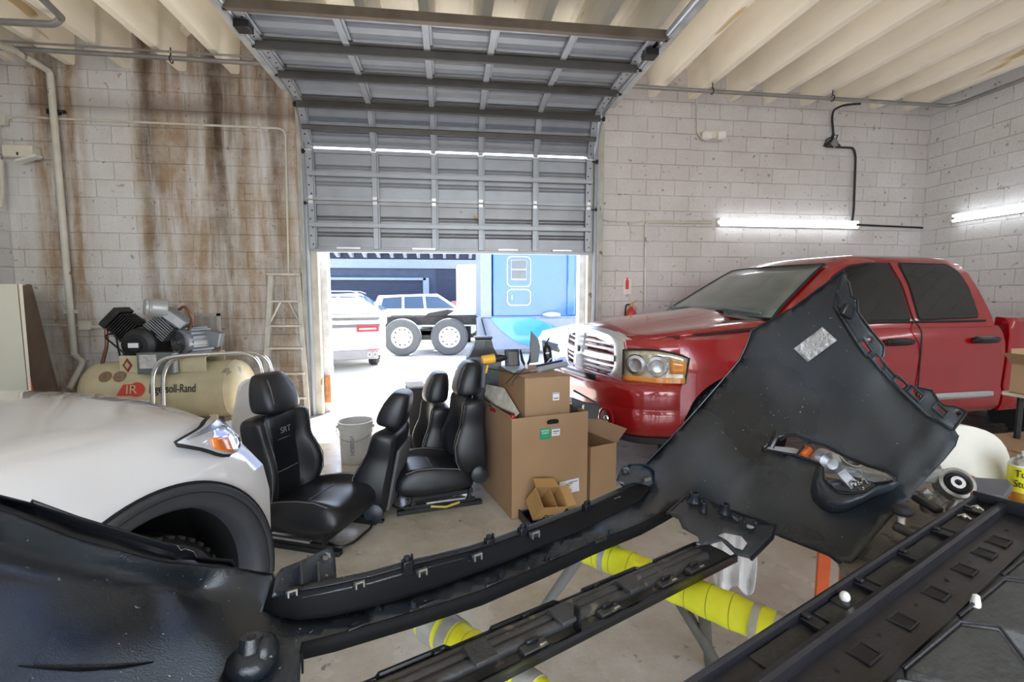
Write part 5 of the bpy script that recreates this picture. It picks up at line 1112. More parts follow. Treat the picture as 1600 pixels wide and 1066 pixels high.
XT = XF[t.name]; text('printing', 'DQ', INK, t, XT @ frame((.0, -d_/2-.004, -.03), (1, 0, 0), (0, 0, 1)), .05, .001); text('printing', 'SF', INK, t, XT @ frame((w_/2+.004, 0, .0), (0, 1, 0), (0, 0, 1)), .06, .001)
# ---- things on the upper box ----
TZ = .945
def onbx(u, v, z=TZ): return o1+ux1*u+uy1*v+Vector((0, 0, z))
DY = pm('drill_yellow', (.75, .42, .04), .4)
a0 = P(766, 563, 3.42); t = thing('cordless_drill', 'yellow and black cordless drill hanging over the left edge of the upper box', 'drill', a0)
MB().tube([a0+Vector((-.06, 0, 0)), a0+Vector((.035, .015, .01))], .033, 14).build('motor_housing', DY, t, world=True, bevel=.006)
MB().tube([a0+Vector((.035, .015, .010)), a0+Vector((.08, .02, .012)), a0+Vector((.12, .03, .015))], [.030, .026, .016], 14).build('chuck', DARKM, t, world=True)
MB().beam(a0+Vector((-.04, 0, -.02)), a0+Vector((-.055, -.01, -.20)), .045, .04).build('handle', BLACKP, t, world=True, bevel=.01)
MB().beam(a0+Vector((-.03, 0, -.03)), a0+Vector((-.045, -.01, -.09)), .05, .015).build('grip_panel', DY, t, world=True, bevel=.004)
c_ = P(755, 572, 3.82); c_.z = .66; t = thing('black_plastic_housing', 'matt black tapered plastic duct housing behind the yellow drill', 'housing', c_)
k = 1.0
mb = MB(); rows = [[c_+Vector((sx_*w_, sy_*d_, z)) for sx_, sy_ in ((-1, -1), (1, -1), (1, 1), (-1, 1))] for z, w_, d_ in ((.09, .11, .09), (.25, .135, .10), (.36, .135, .10), (.375, .11, .09), (.44, .075, .07), (.50, .062, .06), (.505, .07, .065), (.52, .07, .065))]
mb.grid(rows, closed=True); mb.add(rows[-1], [(0, 1, 2, 3)]); mb.build('duct', BLACKP, t, world=True, bevel=.008)
MB().box(c_+Vector((.04, -.075, .46)), (.05, .02, .05)).build('clip', BLACKG, t, world=True); MB().box(c_+Vector((0, 0, .045)), (.2, .16, .09)).build('base', BLACKP, t, world=True, bevel=.006)
def put(x, y, z=TZ): return onZ(x, y, z)
c_ = put(800, 574); t = thing('display_unit', 'small dark screen unit standing on the upper box', 'screen unit', c_, .2)
mb = MB(); mb.box((0, 0, .07), (.11, .04, .14), Matrix.Rotation(-.18, 3, 'X')); mb.build('case', pm('dark_purple_plastic', (.035, .035, .06), .3), t, bevel=.005); MB().box((.0, -.022, .072), (.07, .006, .10), Matrix.Rotation(-.18, 3, 'X')).build('screen', pm('grey_screen', (.16, .155, .15), .2), t)
c_ = put(822, 577); t = thing('pliers', 'open dark handled pliers standing on the upper box', 'pliers', c_)
MB().tube([c_+Vector((-.005, 0, .02)), c_+Vector((-.03, 0, .07)), c_+Vector((-.045, 0, .15))], [.008, .012, .007], 8).build('handle', BLACKR, t, world=True); MB().tube([c_+Vector((.005, 0, .02)), c_+Vector((.03, 0, .07)), c_+Vector((.04, 0, .15))], [.008, .012, .007], 8).build('handle', BLACKR, t, world=True)
MB().box(c_+Vector((0, 0, .02)), (.03, .02, .04)).build('jaw', ALU, t, world=True, bevel=.004)
q = [P(829, 568, 3.45), P(841, 566, 3.45), P(844, 542, 3.45), P(841, 530, 3.45), P(830, 517, 3.45), P(828, 540, 3.45)]; tag(MB().prism(q, (0, .02, 0)).build('black_trim_panel', BLACKP, bevel=.003), 'black pointed trim panel standing upright on the upper box', 'trim panel')
c_ = put(857, 570); t = thing('spray_bottle', 'slim black bottle with white lettering standing on the upper box', 'bottle', c_)
mb = MB(); mb.M = Matrix.Rotation(-.12, 4, 'Y'); mb.lathe([(0, 0), (.034, .0), (.036, .01), (.036, .13), (.03, .15), (.012, .165), (.012, .175), (0, .175)], n=24); mb.build('body', BLACKG, t); mb = MB(); mb.M = Matrix.Rotation(-.12, 4, 'Y'); mb.cyl((0, 0, .17), (.03, 0, .215), .006, 8); mb.cyl((0, 0, .165), (0, 0, .185), .014, 10); mb.build('nozzle', DARKM, t)
mb = MB(); mb.M = Matrix.Rotation(-.12, 4, 'Y') ; mb.box((.002, -.0365, .04), (.05, .002, .008), Matrix.Rotation(-.7, 3, 'Y')); mb.box((-.005, -.0365, .10), (.03, .002, .012)); mb.build('label_marks', WHITEL, t)
a0 = put(842, 578, TZ+.02); b0 = put(884, 569, TZ+.02); t = thing('caulk_tube', 'grey and blue cartridge gun lying at the front of the upper box', 'cartridge', a0)
MB().cyl(a0, b0, .022, 16).build('barrel', pm('cartridge_grey', (.38, .40, .44), .4, .2), t, world=True); MB().cyl(a0-(b0-a0)*.25, a0, .006, 8).build('rod', ALU, t, world=True); MB().beam(a0+Vector((0, .05, .02)), b0+Vector((-.02, .05, .02)), .02, .02).build('frame', pm('navy_plastic', (.03, .04, .12), .4), t, world=True)
a0 = put(795, 578, TZ+.005); tag(MB().prism([put(782, 574, TZ+.002), put(800, 584, TZ+.002), put(822, 577, TZ+.002), put(812, 566, TZ+.002)], (0, 0, .012)).build('circuit_board', pm('pale_pcb', (.45, .50, .54), .4)), 'pale flat metal bracket lying between drill and pliers', 'bracket')
tag(MB().tube(fillet([put(762, 576, TZ+.006), put(790, 580, TZ+.006), put(806, 585, TZ+.006), put(828, 582, TZ+.006), put(850, 578, TZ+.006)], .05), .004, 6).build('cable', BLKC), 'thin black cable lying along the front of the upper box', 'cable')
tag(MB().tube(fillet([put(818, 572, TZ+.008), put(806, 583, TZ+.006), P(796, 593, 3.3), P(790, 600, 3.28)], .05), .003, 6).tube(fillet([put(822, 574, TZ+.008), put(812, 584, TZ+.006), P(803, 594, 3.28), P(799, 603, 3.27)], .05), .003, 6).build('wires', BLKC), 'two loose wires drooping over the left side of the upper box', 'wire')
# black bumper bracket
q = [P(893, 622, 3.5), P(912, 629, 3.5), P(936, 633, 3.5), P(937, 640, 3.5), P(934, 655, 3.5), P(918, 654, 3.5), P(895, 645, 3.5)]
t = thing('bumper_bracket', 'black folded metal bracket hanging between the upper box and the pickup bumper', 'bracket', P(915, 640, 3.5)); MB().prism(q, Vector((.01, .03, 0))).build('plate', BLACKG, t, world=True, bevel=.003); MB().beam(P(896, 610, 3.55), P(936, 632, 3.52), .012, .012).build('rod', BLACKG, t, world=True)
MB().prism([P(910, 633, 3.49), P(913, 633, 3.49), P(912, 640, 3.49), P(909, 640, 3.49)], (0, .002, 0)).build('label', WHITEL, t, world=True)
# ---------------- stripped bumper cover in the foreground ----------------
def zh(x, y, h): return camz(onZ(x, y, h))
HB = .80
bc = onZ(750, 920, HB)
bum = thing('bumper_cover', 'huge black bumper cover seen from inside, lying across yellow taped stand bars in front', 'car bumper', bc)
strip_pts = [(471, 1007, HB), (610, 972, HB), (752, 925, HB), (880, 872, HB), (1000, 820, HB), (1070, 782, HB), (411, 955, HB+.01), (512, 966, HB), (625, 938, HB), (737, 899, HB), (850, 854, HB), (962, 805, HB), (1020, 765, HB)]
ctrl = [(x, y, zh(x, y, h)) for x, y, h in strip_pts]
ctrl += [(1005, 725, 1.97), (1052, 680, 2.02), (1131, 591, 2.06), (1174, 516, 2.04), (1239, 481, 1.94), (1319, 421, 1.80), (1304, 476, 1.83), (1250, 600, 1.90), (1342, 536, 1.76), (1396, 596, 1.67), (1450, 647, 1.57), (1496, 680, 1.49), (1413, 783, 1.42), (1347, 858, 1.37), (1310, 880, 1.37), (1211, 835, 1.55), (1150, 812, 1.68), (1120, 700, 1.93), (1200, 760, 1.71), (1330, 700, 1.68), (1370, 800, 1.46)]
ctrl += [(-30, 770, .78), (0, 775, .80), (124, 815, .90), (255, 855, 1.0), (369, 889, 1.13), (427, 899, 1.20), (467, 1100, .87), (300, 1100, .79), (-30, 1100, .58), (-30, 930, .70), (150, 960, .86), (250, 950, .95), (360, 1000, .98), (330, 930, 1.08)]
fd0 = tps(ctrl)
def seg_d(x, y, pl):
    best = 1e9
    for (x0, y0), (x1, y1) in zip(pl, pl[1:]):
        dx, dy = x1-x0, y1-y0; t = max(0, min(1, ((x-x0)*dx+(y-y0)*dy)/(dx*dx+dy*dy))); best = min(best, math.hypot(x-x0-dx*t, y-y0-dy*t))
    return best
FOLD = [(990, 745), (1052, 680), (1131, 591), (1155, 563), (1174, 516), (1239, 481), (1319, 421)]
def fd(x, y):
    z = fd0(x, y)
    if x > 990:
        d = seg_d(x, y, FOLD); z += .030*max(0, 1-d/46)**1.5                      # folded wheel edge
        z -= .014*math.exp(-(seg_d(x, y, [(1108, 792), (1150, 752), (1212, 706)])/7)**2)   # moulded crease
        z -= .010*math.exp(-(seg_d(x, y, [(1195, 600), (1235, 650)])/14)**2)
        z += .020*math.exp(-(((x-1290)/38)**2+((y-628)/30)**2))
        z -= .012*math.exp(-(seg_d(x, y, [(1395, 745), (1440, 700), (1470, 660)])/16)**2)
        z += .012*math.exp(-(seg_d(x, y, [(1390, 600), (1425, 660), (1440, 720)])/22)**2)
    elif x < 420:
        z -= .008*math.exp(-(seg_d(x, y, [(-30, 888), (120, 905), (270, 936)])/9)**2)
        z += .020*math.exp(-(seg_d(x, y, [(0, 850), (150, 895), (300, 925)])/26)**2)
    return z
edge_ch = [(411, 955), (438, 966), (467, 970), (512, 966), (570, 953), (625, 938), (681, 920), (737, 899), (794, 878), (850, 854), (906, 831), (962, 805), (1000, 784), (1018, 762)]
low = [(1070, 782), (1000, 820), (925, 850), (850, 884), (752, 925), (644, 959), (524, 994), (471, 1007)]
outline = [(-40, 782), (0, 797), (112, 841), (255, 880), (369, 889), (427, 899)] + edge_ch + [(1005, 728), (1052, 680), (1090, 638), (1131, 591), (1155, 563), (1166, 540), (1174, 516), (1199, 503), (1239, 481), (1300, 436), (1319, 421), (1322, 432), (1304, 476), (1342, 536), (1396, 596), (1450, 647), (1489, 668), (1497, 680), (1492, 696), (1474, 718), (1413, 783), (1347, 858), (1328, 877), (1310, 880), (1295, 868), (1211, 835), (1150, 812)] + low + [(467, 1110), (-40, 1110)]
fog = [(1193, 699), (1220, 681), (1243, 680), (1262, 690), (1288, 696), (1319, 713), (1355, 728), (1385, 737), (1399, 747), (1397, 753), (1367, 756), (1352, 768), (1333, 771), (1307, 768), (1288, 750), (1286, 732), (1280, 725), (1243, 711), (1194, 703)]
V, F = sheet_mesh(outline, [fog], fd, 13)
skin = MB().add(V, F).build('shell', BLACKP, bum, world=True, smooth=75, solid=.003); skin.modifiers['solid'].offset = 0
def line(pts, off=0., dz=0.): return [P(x, y, fd(x, y)+off)+Vector((0, 0, dz)) for x, y in pts]
MB().tube(line(fog, -.004), .0045, 6, closed=True).build('opening_rim', BLACKG, skin, world=True)
# thick rounded outer edge of the big wing
wing_edge = [(1005, 728), (1052, 680), (1090, 638), (1131, 591), (1155, 563), (1166, 540), (1174, 516), (1199, 503), (1239, 481), (1300, 436), (1319, 421)]
mb = MB(); a_ = line(wing_edge); b_ = [P(x, y, fd(x, y)+.05) for x, y in wing_edge]; mb.grid([a_, b_]); mb.build('wheel_edge_return', BLACKP, skin, world=True, solid=.003)
MB().tube(a_, .0035, 6).build('edge_bead', BLACKG, skin, world=True)
low_edge = [(1497, 680), (1492, 696), (1474, 718), (1413, 783), (1347, 858), (1328, 877), (1310, 880), (1295, 868), (1211, 835)]
mb = MB(); a_ = line(low_edge); mb.grid([a_, [P(x, y, fd(x, y)+.035) for x, y in low_edge]]); mb.build('lower_edge_return', BLACKP, skin, world=True, solid=.003)
# lower lip of the centre strip
lo2 = [(1070, 782), (1035, 802), (1000, 820), (925, 850), (850, 884), (752, 925), (644, 959), (524, 994), (471, 1007), (470, 1030)]
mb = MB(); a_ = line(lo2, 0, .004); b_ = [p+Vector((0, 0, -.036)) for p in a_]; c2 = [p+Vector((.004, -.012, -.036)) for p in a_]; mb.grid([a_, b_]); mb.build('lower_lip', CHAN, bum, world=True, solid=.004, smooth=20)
# upright channel wall along the grille opening
top_ch = [(428, 903), (440, 925), (470, 924), (524, 914), (580, 902), (644, 884), (690, 873), (737, 861), (781, 847), (824, 831), (869, 813), (914, 796), (965, 772), (1000, 757)]
rows = []
for k in range(6):
    t = k/5; r = []
    for (x0, y0), (x1, y1) in zip(edge_ch, top_ch):
        x, y = lerp(x0, x1, t), lerp(y0, y1, t); r.append(P(x, y, fd(x0, y0)+.004-.003*math.sin(t*PI)))
    rows.append(r)
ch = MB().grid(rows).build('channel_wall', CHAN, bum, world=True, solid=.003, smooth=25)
mb = MB(); a_ = rows[-1]; back = (a_[6]-a_[5]).cross(Vector((0, 0, 1))).normalized(); back = back if back.y > 0 else -back
mb.grid([a_, [p+back*.025+Vector((0, 0, -.002)) for p in a_], [p+back*.028+Vector((0, 0, -.03)) for p in a_]]); mb.build('channel_top', BLACKP, ch, world=True, solid=.003, smooth=25)
mb = MB(); mb.tube([p+Vector((0, -.003, -.012)) for p in a_], .003, 6); mb.build('rib', BLACKP, ch, world=True)
CLIP = pm('clip_metal', (.60, .57, .50), .3, .8)
def along(p, q): return (P(q[0], q[1], fd(*q))-P(p[0], p[1], fd(*p))).normalized()
dirx = along((625, 938), (850, 854)); upv = Vector((0, 0, 1)); 
Rdir = Matrix((dirx, upv.cross(dirx).normalized(), upv)).transposed()
for x, y in ((456, 921), (561, 908), (659, 889), (745, 865), (835, 831), (899, 806), (962, 777)):
    i = min(range(len(top_ch)), key=lambda j: abs(top_ch[j][0]-x)); z = fd(*edge_ch[i])-.012; c_ = P(x, y+4, z); k = z/1.5
    mb = MB(); mb.box(c_, (.040*k, .010, .018*k), Rdir); cb = mb.build('clip_seat', BLACKP, ch, world=True, bevel=.002)
    mb = MB(); mb.box(c_+Rdir @ Vector((-.012*k, -.007, .0)), (.003, .004, .020*k), Rdir); mb.box(c_+Rdir @ Vector((.012*k, -.007, .0)), (.003, .004, .020*k), Rdir); mb.box(c_+Rdir @ Vector((0, -.007, .008*k)), (.026*k, .004, .003), Rdir); mb.build('spring_clip', CLIP, cb, world=True)
for x, y in ((636, 883), (764, 848), (816, 831), (916, 793)):
    i = min(range(len(top_ch)), key=lambda j: abs(top_ch[j][0]-x)); z = fd(*edge_ch[i])-.01; c_ = P(x, y+3, z)
    mb = MB(); mb.box(c_, (.022, .02, .034), Rdir); mb.cyl(c_+Vector((0, 0, .012)), c_+Vector((0, 0, .026)), .008, 10); mb.box(c_+Rdir @ Vector((.013, 0, .012)), (.004, .012, .03), Rdir); mb.build('mount_post', BLACKG, ch, world=True, bevel=.002)
for x, y in ((646, 949), (782, 902), (854, 876), (954, 835)):
    c_ = P(x, y, fd(x, y)); MB().lathe([(.007, -.004), (.0065, .014), (.0025, .014), (.0025, .004)], c_, (0, 0, 1), n=12).build('screw_post', BLACKP, skin, world=True)
for x, y in ((668, 945), (771, 913), (868, 872), (938, 845), (560, 980)):
    c_ = P(x, y, fd(x, y)); mb = MB(); mb.box(c_+Vector((0, 0, .002)), (.045, .011, .007), Rdir); sl = mb.build('slot_frame', BLACKP, skin, world=True, bevel=.002); MB().box(c_+Vector((0, -.0, .0055)), (.030, .005, .002), Rdir).build('slot', BLACKG, sl, world=True)
# left wing dark lip
lipo = [(-40, 758), (0, 773), (47, 785), (50, 780), (124, 807), (200, 830), (262, 848), (277, 852), (283, 860), (289, 857), (303, 862), (307, 870), (364, 874), (369, 889), (427, 899)]
lipi = [(-40, 782), (0, 797), (56, 819), (60, 820), (112, 841), (190, 862), (240, 876), (255, 879), (268, 881), (280, 882), (300, 884), (315, 885), (350, 888), (369, 889), (427, 899)]
rows = [[P(lerp(a[0], b[0], t), lerp(a[1], b[1], t), fd(*a)+.035*(1-abs(2*t-1))+.02*t) for a, b in zip(lipi, lipo)] for t in (0, .33, .66, 1)]
MB().grid(rows).build('wing_lip', BLACKG, bum, world=True, solid=.003, smooth=60)
# corner bracket with hole (left), end cap (right)
def plate(name, poly, holes, off0, off1, mat, par, step=9, th=.003, f=None):
    g = f or fd; ys = [p[1] for p in poly]; y0, y1 = min(ys), max(ys)
    V, F = sheet_mesh(poly, holes, lambda x, y: g(x, y)+lerp(off0, off1, (y-y0)/(y1-y0)), step); return MB().add(V, F).build(name, mat, par, world=True, solid=th, smooth=50)
def circ(x, y, r, n=12, sy=1.): return [(x+r*math.cos(2*PI*k/n), y+r*sy*math.sin(2*PI*k/n)) for k in range(n)]
zc = fd(467, 965)
fl = lambda x, y: zc + (x-430)*.0009
br = plate('corner_bracket', [(424, 935), (431, 899), (439, 889), (480, 872), (510, 857), (519, 855), (523, 872), (526, 916), (490, 921), (443, 930)], [circ(508, 872, 5, 10, .8)], .03, -.02, BLACKP, bum, f=fl)
for x in (470, 497): mb = MB(); mb.beam(P(x, 880, fl(x, 880)+.0), P(x+2, 915, fl(x, 915)-.025), .004, .02); mb.build('rib', BLACKP, br, world=True)
ze = fd(1005, 760); fe = lambda x, y: ze+(x-990)*.0004
cp = plate('end_cap', [(963, 751), (970, 731), (982, 725), (998, 724), (1012, 727), (1023, 736), (1023, 757), (1001, 769), (977, 766)], [circ(977, 737, 3.5, 8)], .03, -.02, BLACKP, bum, f=fe, step=7)
mb = MB(); mb.grid([[P(x, y, fe(x, y)+o) for x, y in [(963, 751), (970, 731), (982, 725), (998, 724), (1012, 727), (1023, 736), (1023, 757)]] for o in (.03, -.012)]); mb.build('cap_side', BLACKP, cp, world=True, solid=.003)
MB().box(P(1012, 749, ze-.02), (.03, .006, .012), Rdir).build('spring_clip', CLIP, cp, world=True)
# big rubber like boss on the left wing
c_ = P(392, 1035, fd(392, 1035)-.02); mb = MB(); mb.blob(c_+Vector((0, 0, .0)), (.045, .04, .03)); mb.cyl(c_+Vector((0, 0, .0)), c_+Vector((.0, .01, .045)), .026, 20, .020); mb.blob(c_+Vector((.025, .01, .01)), (.022, .03, .035)); bs = mb.build('moulded_boss', BLACKP, skin, world=True, smooth=60)
MB().cyl(c_+Vector((0, .0085, .041)), c_+Vector((0, .010, .0465)), .008, 12).build('boss_hole', INK, bs, world=True)
MB().tube(line([(30, 1040), (90, 1043), (160, 1042), (240, 1034)], -.003), [.001, .004, .004, .001], 6).build('raised_crease', BLACKP, skin, world=True)
# flange with slots along the upper edge of the right wing
fo = lambda x, y: fd(x, y)-.012
flp = [(1316, 424), (1326, 440), (1331, 464), (1340, 468), (1341, 488), (1347, 497), (1362, 517), (1382, 541), (1381, 556), (1376, 563), (1396, 585), (1420, 602), (1436, 606), (1456, 610), (1467, 628), (1476, 634), (1490, 635), (1504, 640), (1510, 645), (1503, 655), (1490, 672), (1450, 649), (1396, 598), (1342, 538), (1304, 478), (1306, 460)]
def slot(x, y, a, l=10, w_=5): ca, sa = math.cos(a), math.sin(a); return [(x+u*ca-v*sa, y+u*sa+v*ca) for u, v in ((-l, -w_), (l, -w_), (l, w_), (-l, w_))]
holes = [slot(1352, 548-5, .95, 9, 3.4), slot(1374, 566, .9, 8, 4), slot(1408, 599, .8, 9, 3.6), slot(1432, 616, .75, 8, 3.2), circ(1358, 531, 3), circ(1497, 646, 4), slot(1470, 641, .7, 8, 2)]
fl_ = plate('mounting_flange', flp, holes, 0, 0, BLACKP, bum, 8, .004, fo)
for x, y, a in ((1352, 543, .95), (1374, 566, .9), (1408, 599, .8), (1432, 616, .75), (1470, 641, .7)): MB().tube([P(p, q, fo(p, q)-.008) for p, q in slot(x, y, a, 12, 6)], .003, 6, closed=True).build('slot_rim', BLACKP, fl_, world=True)
mb = MB(); c_ = P(1325, 487, fo(1325, 487)-.012); mb.box(c_, (.05, .02, .045), Matrix.Rotation(.5, 3, 'Y')); mb.box(c_+Vector((.03, 0, -.03)), (.03, .02, .04), Matrix.Rotation(.5, 3, 'Y')); mb.build('catch', BLACKG, fl_, world=True, bevel=.005)
mb = MB(); oe = [(1326, 440), (1331, 464), (1340, 468), (1341, 488), (1347, 497), (1362, 517), (1382, 541), (1381, 556), (1376, 563), (1396, 585), (1420, 602), (1436, 606), (1456, 610), (1467, 628), (1476, 634), (1490, 635), (1504, 640), (1510, 645), (1503, 655), (1490, 672)]
mb.tube([P(x, y, fo(x, y)-.004) for x, y in oe], .0035, 6); mb.build('flange_bead', BLACKG, fl_, world=True)
inn = [(1304, 478), (1342, 538), (1396, 598), (1450, 649), (1490, 672)]; mb = MB(); mb.tube([P(x, y, fo(x, y)-.002) for x, y in inn], .006, 6); mb.build('flange_step', BLACKP, fl_, world=True)
# foil sticker
stq = [(1240, 545), (1285, 511), (1308, 532), (1262, 566)]; V, F = sheet_mesh(stq, [], lambda x, y: fd(x, y)-.006, 8)
MB().add(V, F).build('foil_label', pm('crumpled_foil', (.42, .42, .43), .35, .3, .12, 30, .9, 60), skin, world=True, solid=.001)
# fog lamp cup bulging from the shell
rim = [(1286, 730), (1287, 742), (1288, 750), (1296, 760), (1307, 768), (1320, 771), (1333, 771), (1352, 768), (1367, 757), (1385, 755), (1397, 752)]
out = [(1276, 728), (1269, 748), (1266, 766), (1270, 783), (1284, 797), (1300, 803), (1320, 801), (1343, 790), (1370, 776), (1394, 768), (1408, 756)]
rows = [[P(lerp(a[0], b[0], t), lerp(a[1], b[1], t), fd(*b)*(t)+fd(*a)*(1-t)-.055*math.cos(t*PI/2)-.012*math.sin(t*PI)) for a, b in zip(rim, out)] for t in (0, .2, .4, .6, .8, .92, 1)]
cupm = MB().grid(rows).build('fog_lamp_cup', BLACKP, skin, world=True, solid=.003, smooth=80)
MB().tube(rows[0], .004, 6).build('cup_rim', BLACKG, cupm, world=True)
mb = MB(); mb.tube([P(1204, 699, fd(1204, 699)), P(1212, 684, fd(1212, 684)-.02), P(1214, 674, fd(1214, 674)-.02)], [.012, .010, .009], 8); mb.build('tab', BLACKG, skin, world=True)
mb = MB(); mb.tube(fillet([P(1218, 687, fd(1218, 687)), P(1232, 680, fd(1232, 680)-.01), P(1250, 682, fd(1250, 682)-.01), P(1268, 693, fd(1268, 693))], .03), .006, 8); mb.build('support_loop', BLACKG, skin, world=True)
mb = MB(); mb.tube([P(1198, 703, fd(1198, 703)+.012), P(1244, 712, fd(1244, 712)+.012), P(1256, 697, fd(1256, 697)+.01)], .005, 6); mb.build('inner_frame', BLACKG, skin, world=True)
# lower corner bracket with holes
zb0 = lambda x, y: zh(x, y, .815)
bk_ = plate('lower_bracket', [(1042, 803), (1070, 778), (1085, 772), (1135, 796), (1213, 822), (1206, 842), (1174, 874), (1150, 868), (1128, 846), (1108, 851), (1095, 853), (1090, 839), (1066, 826), (1060, 812)], [circ(1173, 822, 8, 12, .8), slot(1149, 811, .5, 6, 3), [(1120, 838), (1132, 833), (1158, 838), (1168, 850), (1160, 862), (1148, 858), (1135, 846)]], 0, .0, BLACKP, bum, 8, .004, zb0)
for x, y, r in ((1084, 785, .024), (1131, 803, .02), (1098, 800, .014)):
    c_ = P(x, y, zb0(x, y)); mb = MB(); mb.lathe([(r*1.5, -.012), (r*1.1, .0), (r*.75, .02), (r*.7, .034), (r*.35, .036), (r*.3, .022), (0, .022)], c_, (0, -.15, 1), n=20); mb.build('moulded_boss', BLACKP, bk_, world=True)
MB().tube([P(x, y, zb0(x, y)-.002) for x, y in ((1042, 803), (1070, 778), (1085, 772), (1135, 796), (1213, 822), (1206, 842), (1174, 874))], .005, 6).build('edge_bead', BLACKG, bk_, world=True)
MB().tube([P(x, y, zb0(x, y)) for x, y in circ(1173, 822, 9, 12, .8)], .004, 6, closed=True).build('hole_rim', BLACKG, bk_, world=True)
# ---- slatted lower valance, parallel to the strip ----
HV = .765
QA, QB, QC, QD = onZ(470, 1112, HV), onZ(1100, 846, HV), onZ(1196, 838, HV+.02), onZ(672, 1112, HV)
QX = (QB-QA); QX.z = 0; QX.normalize(); QY = Vector((QX.y, -QX.x, 0)); QN = (QC-QD); QN.z = 0; QN = Vector((QN.y, -QN.x, 0)).normalized()
def Q(s, t, h=0.):
    o = QA*(1-s)+QB*s; W_ = (QD-o).dot(QN)/QY.dot(QN)
    return o+QY*(t*W_)+Vector((0, 0, h))
val = thing('bumper_valance', 'long black slatted lower valance with moulded tubes and straps below the bumper cover', 'bumper trim', Q(.5, .5))
VB = pm('dusty_black_plastic', (.05, .05, .05), .42, 0, .45, 5, .2, 90, speck=(30, .64, (.12, .105, .08)))
top = []
for i, (s0, s1, t) in enumerate(((0, .12, .07), (.12, .25, .0), (.25, .34, .10), (.34, .50, .02), (.50, .57, .11), (.57, .74, .03), (.74, .80, .12), (.80, .96, .05), (.96, 1.0, .12))): top += [(s0+.004, t), (s1-.004, t)]
poly = top+[(1.0, .6), (.995, .98), (.9, 1.0), (0, 1.0)]
mb = MB(); mb.prism([Q(s, t) for s, t in poly], (0, 0, -.004)); mb.build('base', VB, val, world=True)
mb = MB(); mb.tube([Q(s, t+.008, .008) for s, t in top], .006, 6); mb.build('upper_rim', BLACKG, val, world=True)
mb = MB(); r0 = [Q(s/20, .99, .0) for s in range(21)]; mb.grid([[p+Vector((0, 0, .012)) for p in r0], [p+Vector((.003, -.005, .012)) for p in r0], [p+Vector((.003, -.005, -.012)) for p in r0]]); mb.build('lower_rim', BLACKG, val, world=True, solid=.003)
for t, r in ((.20, .010), (.38, .014), (.58, .014)):
    MB().tube([Q(s/12*.93, t+.02*math.sin(s/12*3), .006) for s in range(13)], r, 12).build('moulded_tube', VB, val, world=True)
def qbox(s0, s1, t0, t1, h0, h1, name, mat, par=None, bev=.002):
    mb = MB(); q = [Q(s0, t0, h0), Q(s1, t0, h0), Q(s1, t1, h0), Q(s0, t1, h0)]; mb.prism(q, (0, 0, h1-h0)); return mb.build(name, mat, par or val, world=True, bevel=bev)
for s0 in (.07, .265, .455, .64):
    qbox(s0, s0+.045, .36, .86, .022, .032, 'strap', VB); qbox(s0, s0+.045, .34, .38, .0, .03, 'strap_end', VB)
for s0 in (.16, .36, .55, .73, .83):
    b_ = qbox(s0, s0+.055, .74, .95, .0, .014, 'pocket', VB); qbox(s0+.012, s0+.04, .78, .84, .014, .026, 'lug', BLACKG, b_, .004); qbox(s0+.035, s0+.05, .90, .94, .014, .017, 'clip', CLIP, b_, .001)
for s0 in (.03, .22, .41, .60, .79): qbox(s0, s0+.015, .09, .16, .0, .02, 'peg', BLACKG)
c_ = Q(.49, .86); MB().beam(c_, c_+Vector((0, 0, .055)), .018, .006, up=dirx).build('upright_tab', BLACKG, val, world=True)
# ---------------- taped work stand ----------------
stand = thing('work_stand', 'folding work stand with round bars wrapped in yellow and grey tape', 'work stand', onZ(1000, 900, 0))
STL = pm('stand_steel', (.12, .115, .10), .5, .5, .2, 9); GRL = pm('grey_leg', (.25, .26, .28), .45, .4, .1, 8)
def tapebar(p, q, r, bands, name='taped_bar'):
    p, q = Vector(p), Vector(q); n = 22; pts = [p.lerp(q, i/n) for i in range(n+1)]; rs = [r*(1+.035*math.sin(i*2.3)+.03*math.sin(i*.9)) for i in range(n+1)]
    o = MB().tube(pts, rs, 20).build(name, YELLOWT, stand, world=True, smooth=60)
    for a, b_, m in bands: MB().tube([p.lerp(q, a), p.lerp(q, (a+b_)/2), p.lerp(q, b_)], r*1.075, 20).build('tape_band', m, o, world=True)
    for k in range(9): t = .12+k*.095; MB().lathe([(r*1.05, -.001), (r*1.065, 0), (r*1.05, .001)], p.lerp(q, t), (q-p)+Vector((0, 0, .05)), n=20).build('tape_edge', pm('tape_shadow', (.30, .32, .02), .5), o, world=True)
    return o
p1, q1 = onZ(905, 852, .70), onZ(1235, 995, .685)
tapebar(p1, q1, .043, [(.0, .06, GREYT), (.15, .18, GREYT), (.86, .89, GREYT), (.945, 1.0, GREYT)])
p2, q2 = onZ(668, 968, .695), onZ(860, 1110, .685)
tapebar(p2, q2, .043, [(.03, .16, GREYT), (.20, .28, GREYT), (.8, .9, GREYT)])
# legs
fl_a = onZ(1108, 1040, 0)
def legt(p, q, r=.017, m=STL): MB().tube([p, q], r, 12).build('leg', m, stand, world=True)
cl = p1.lerp(q1, .66); legt(cl+Vector((0, 0, -.03)), fl_a)
c2 = p1.lerp(q1, .55); legt(c2+Vector((0, .03, -.03)), Vector((c2.x+.42, c2.y+.30, 0)))
c3 = p1.lerp(q1, .04); legt(c3+Vector((-.02, 0, -.03)), onZ(815, 1000, .0).lerp(c3, -.0)*1.0, .018, GRL)
legt(p2.lerp(q2, .9), onZ(980, 1300, 0)*1.0, .018, GRL)
MB().tube([p1.lerp(q1, .75)+Vector((0, 0, -.25)), p2.lerp(q2, .8)+Vector((0, 0, -.25))], .014, 10).build('cross_bar', STL, stand, world=True)
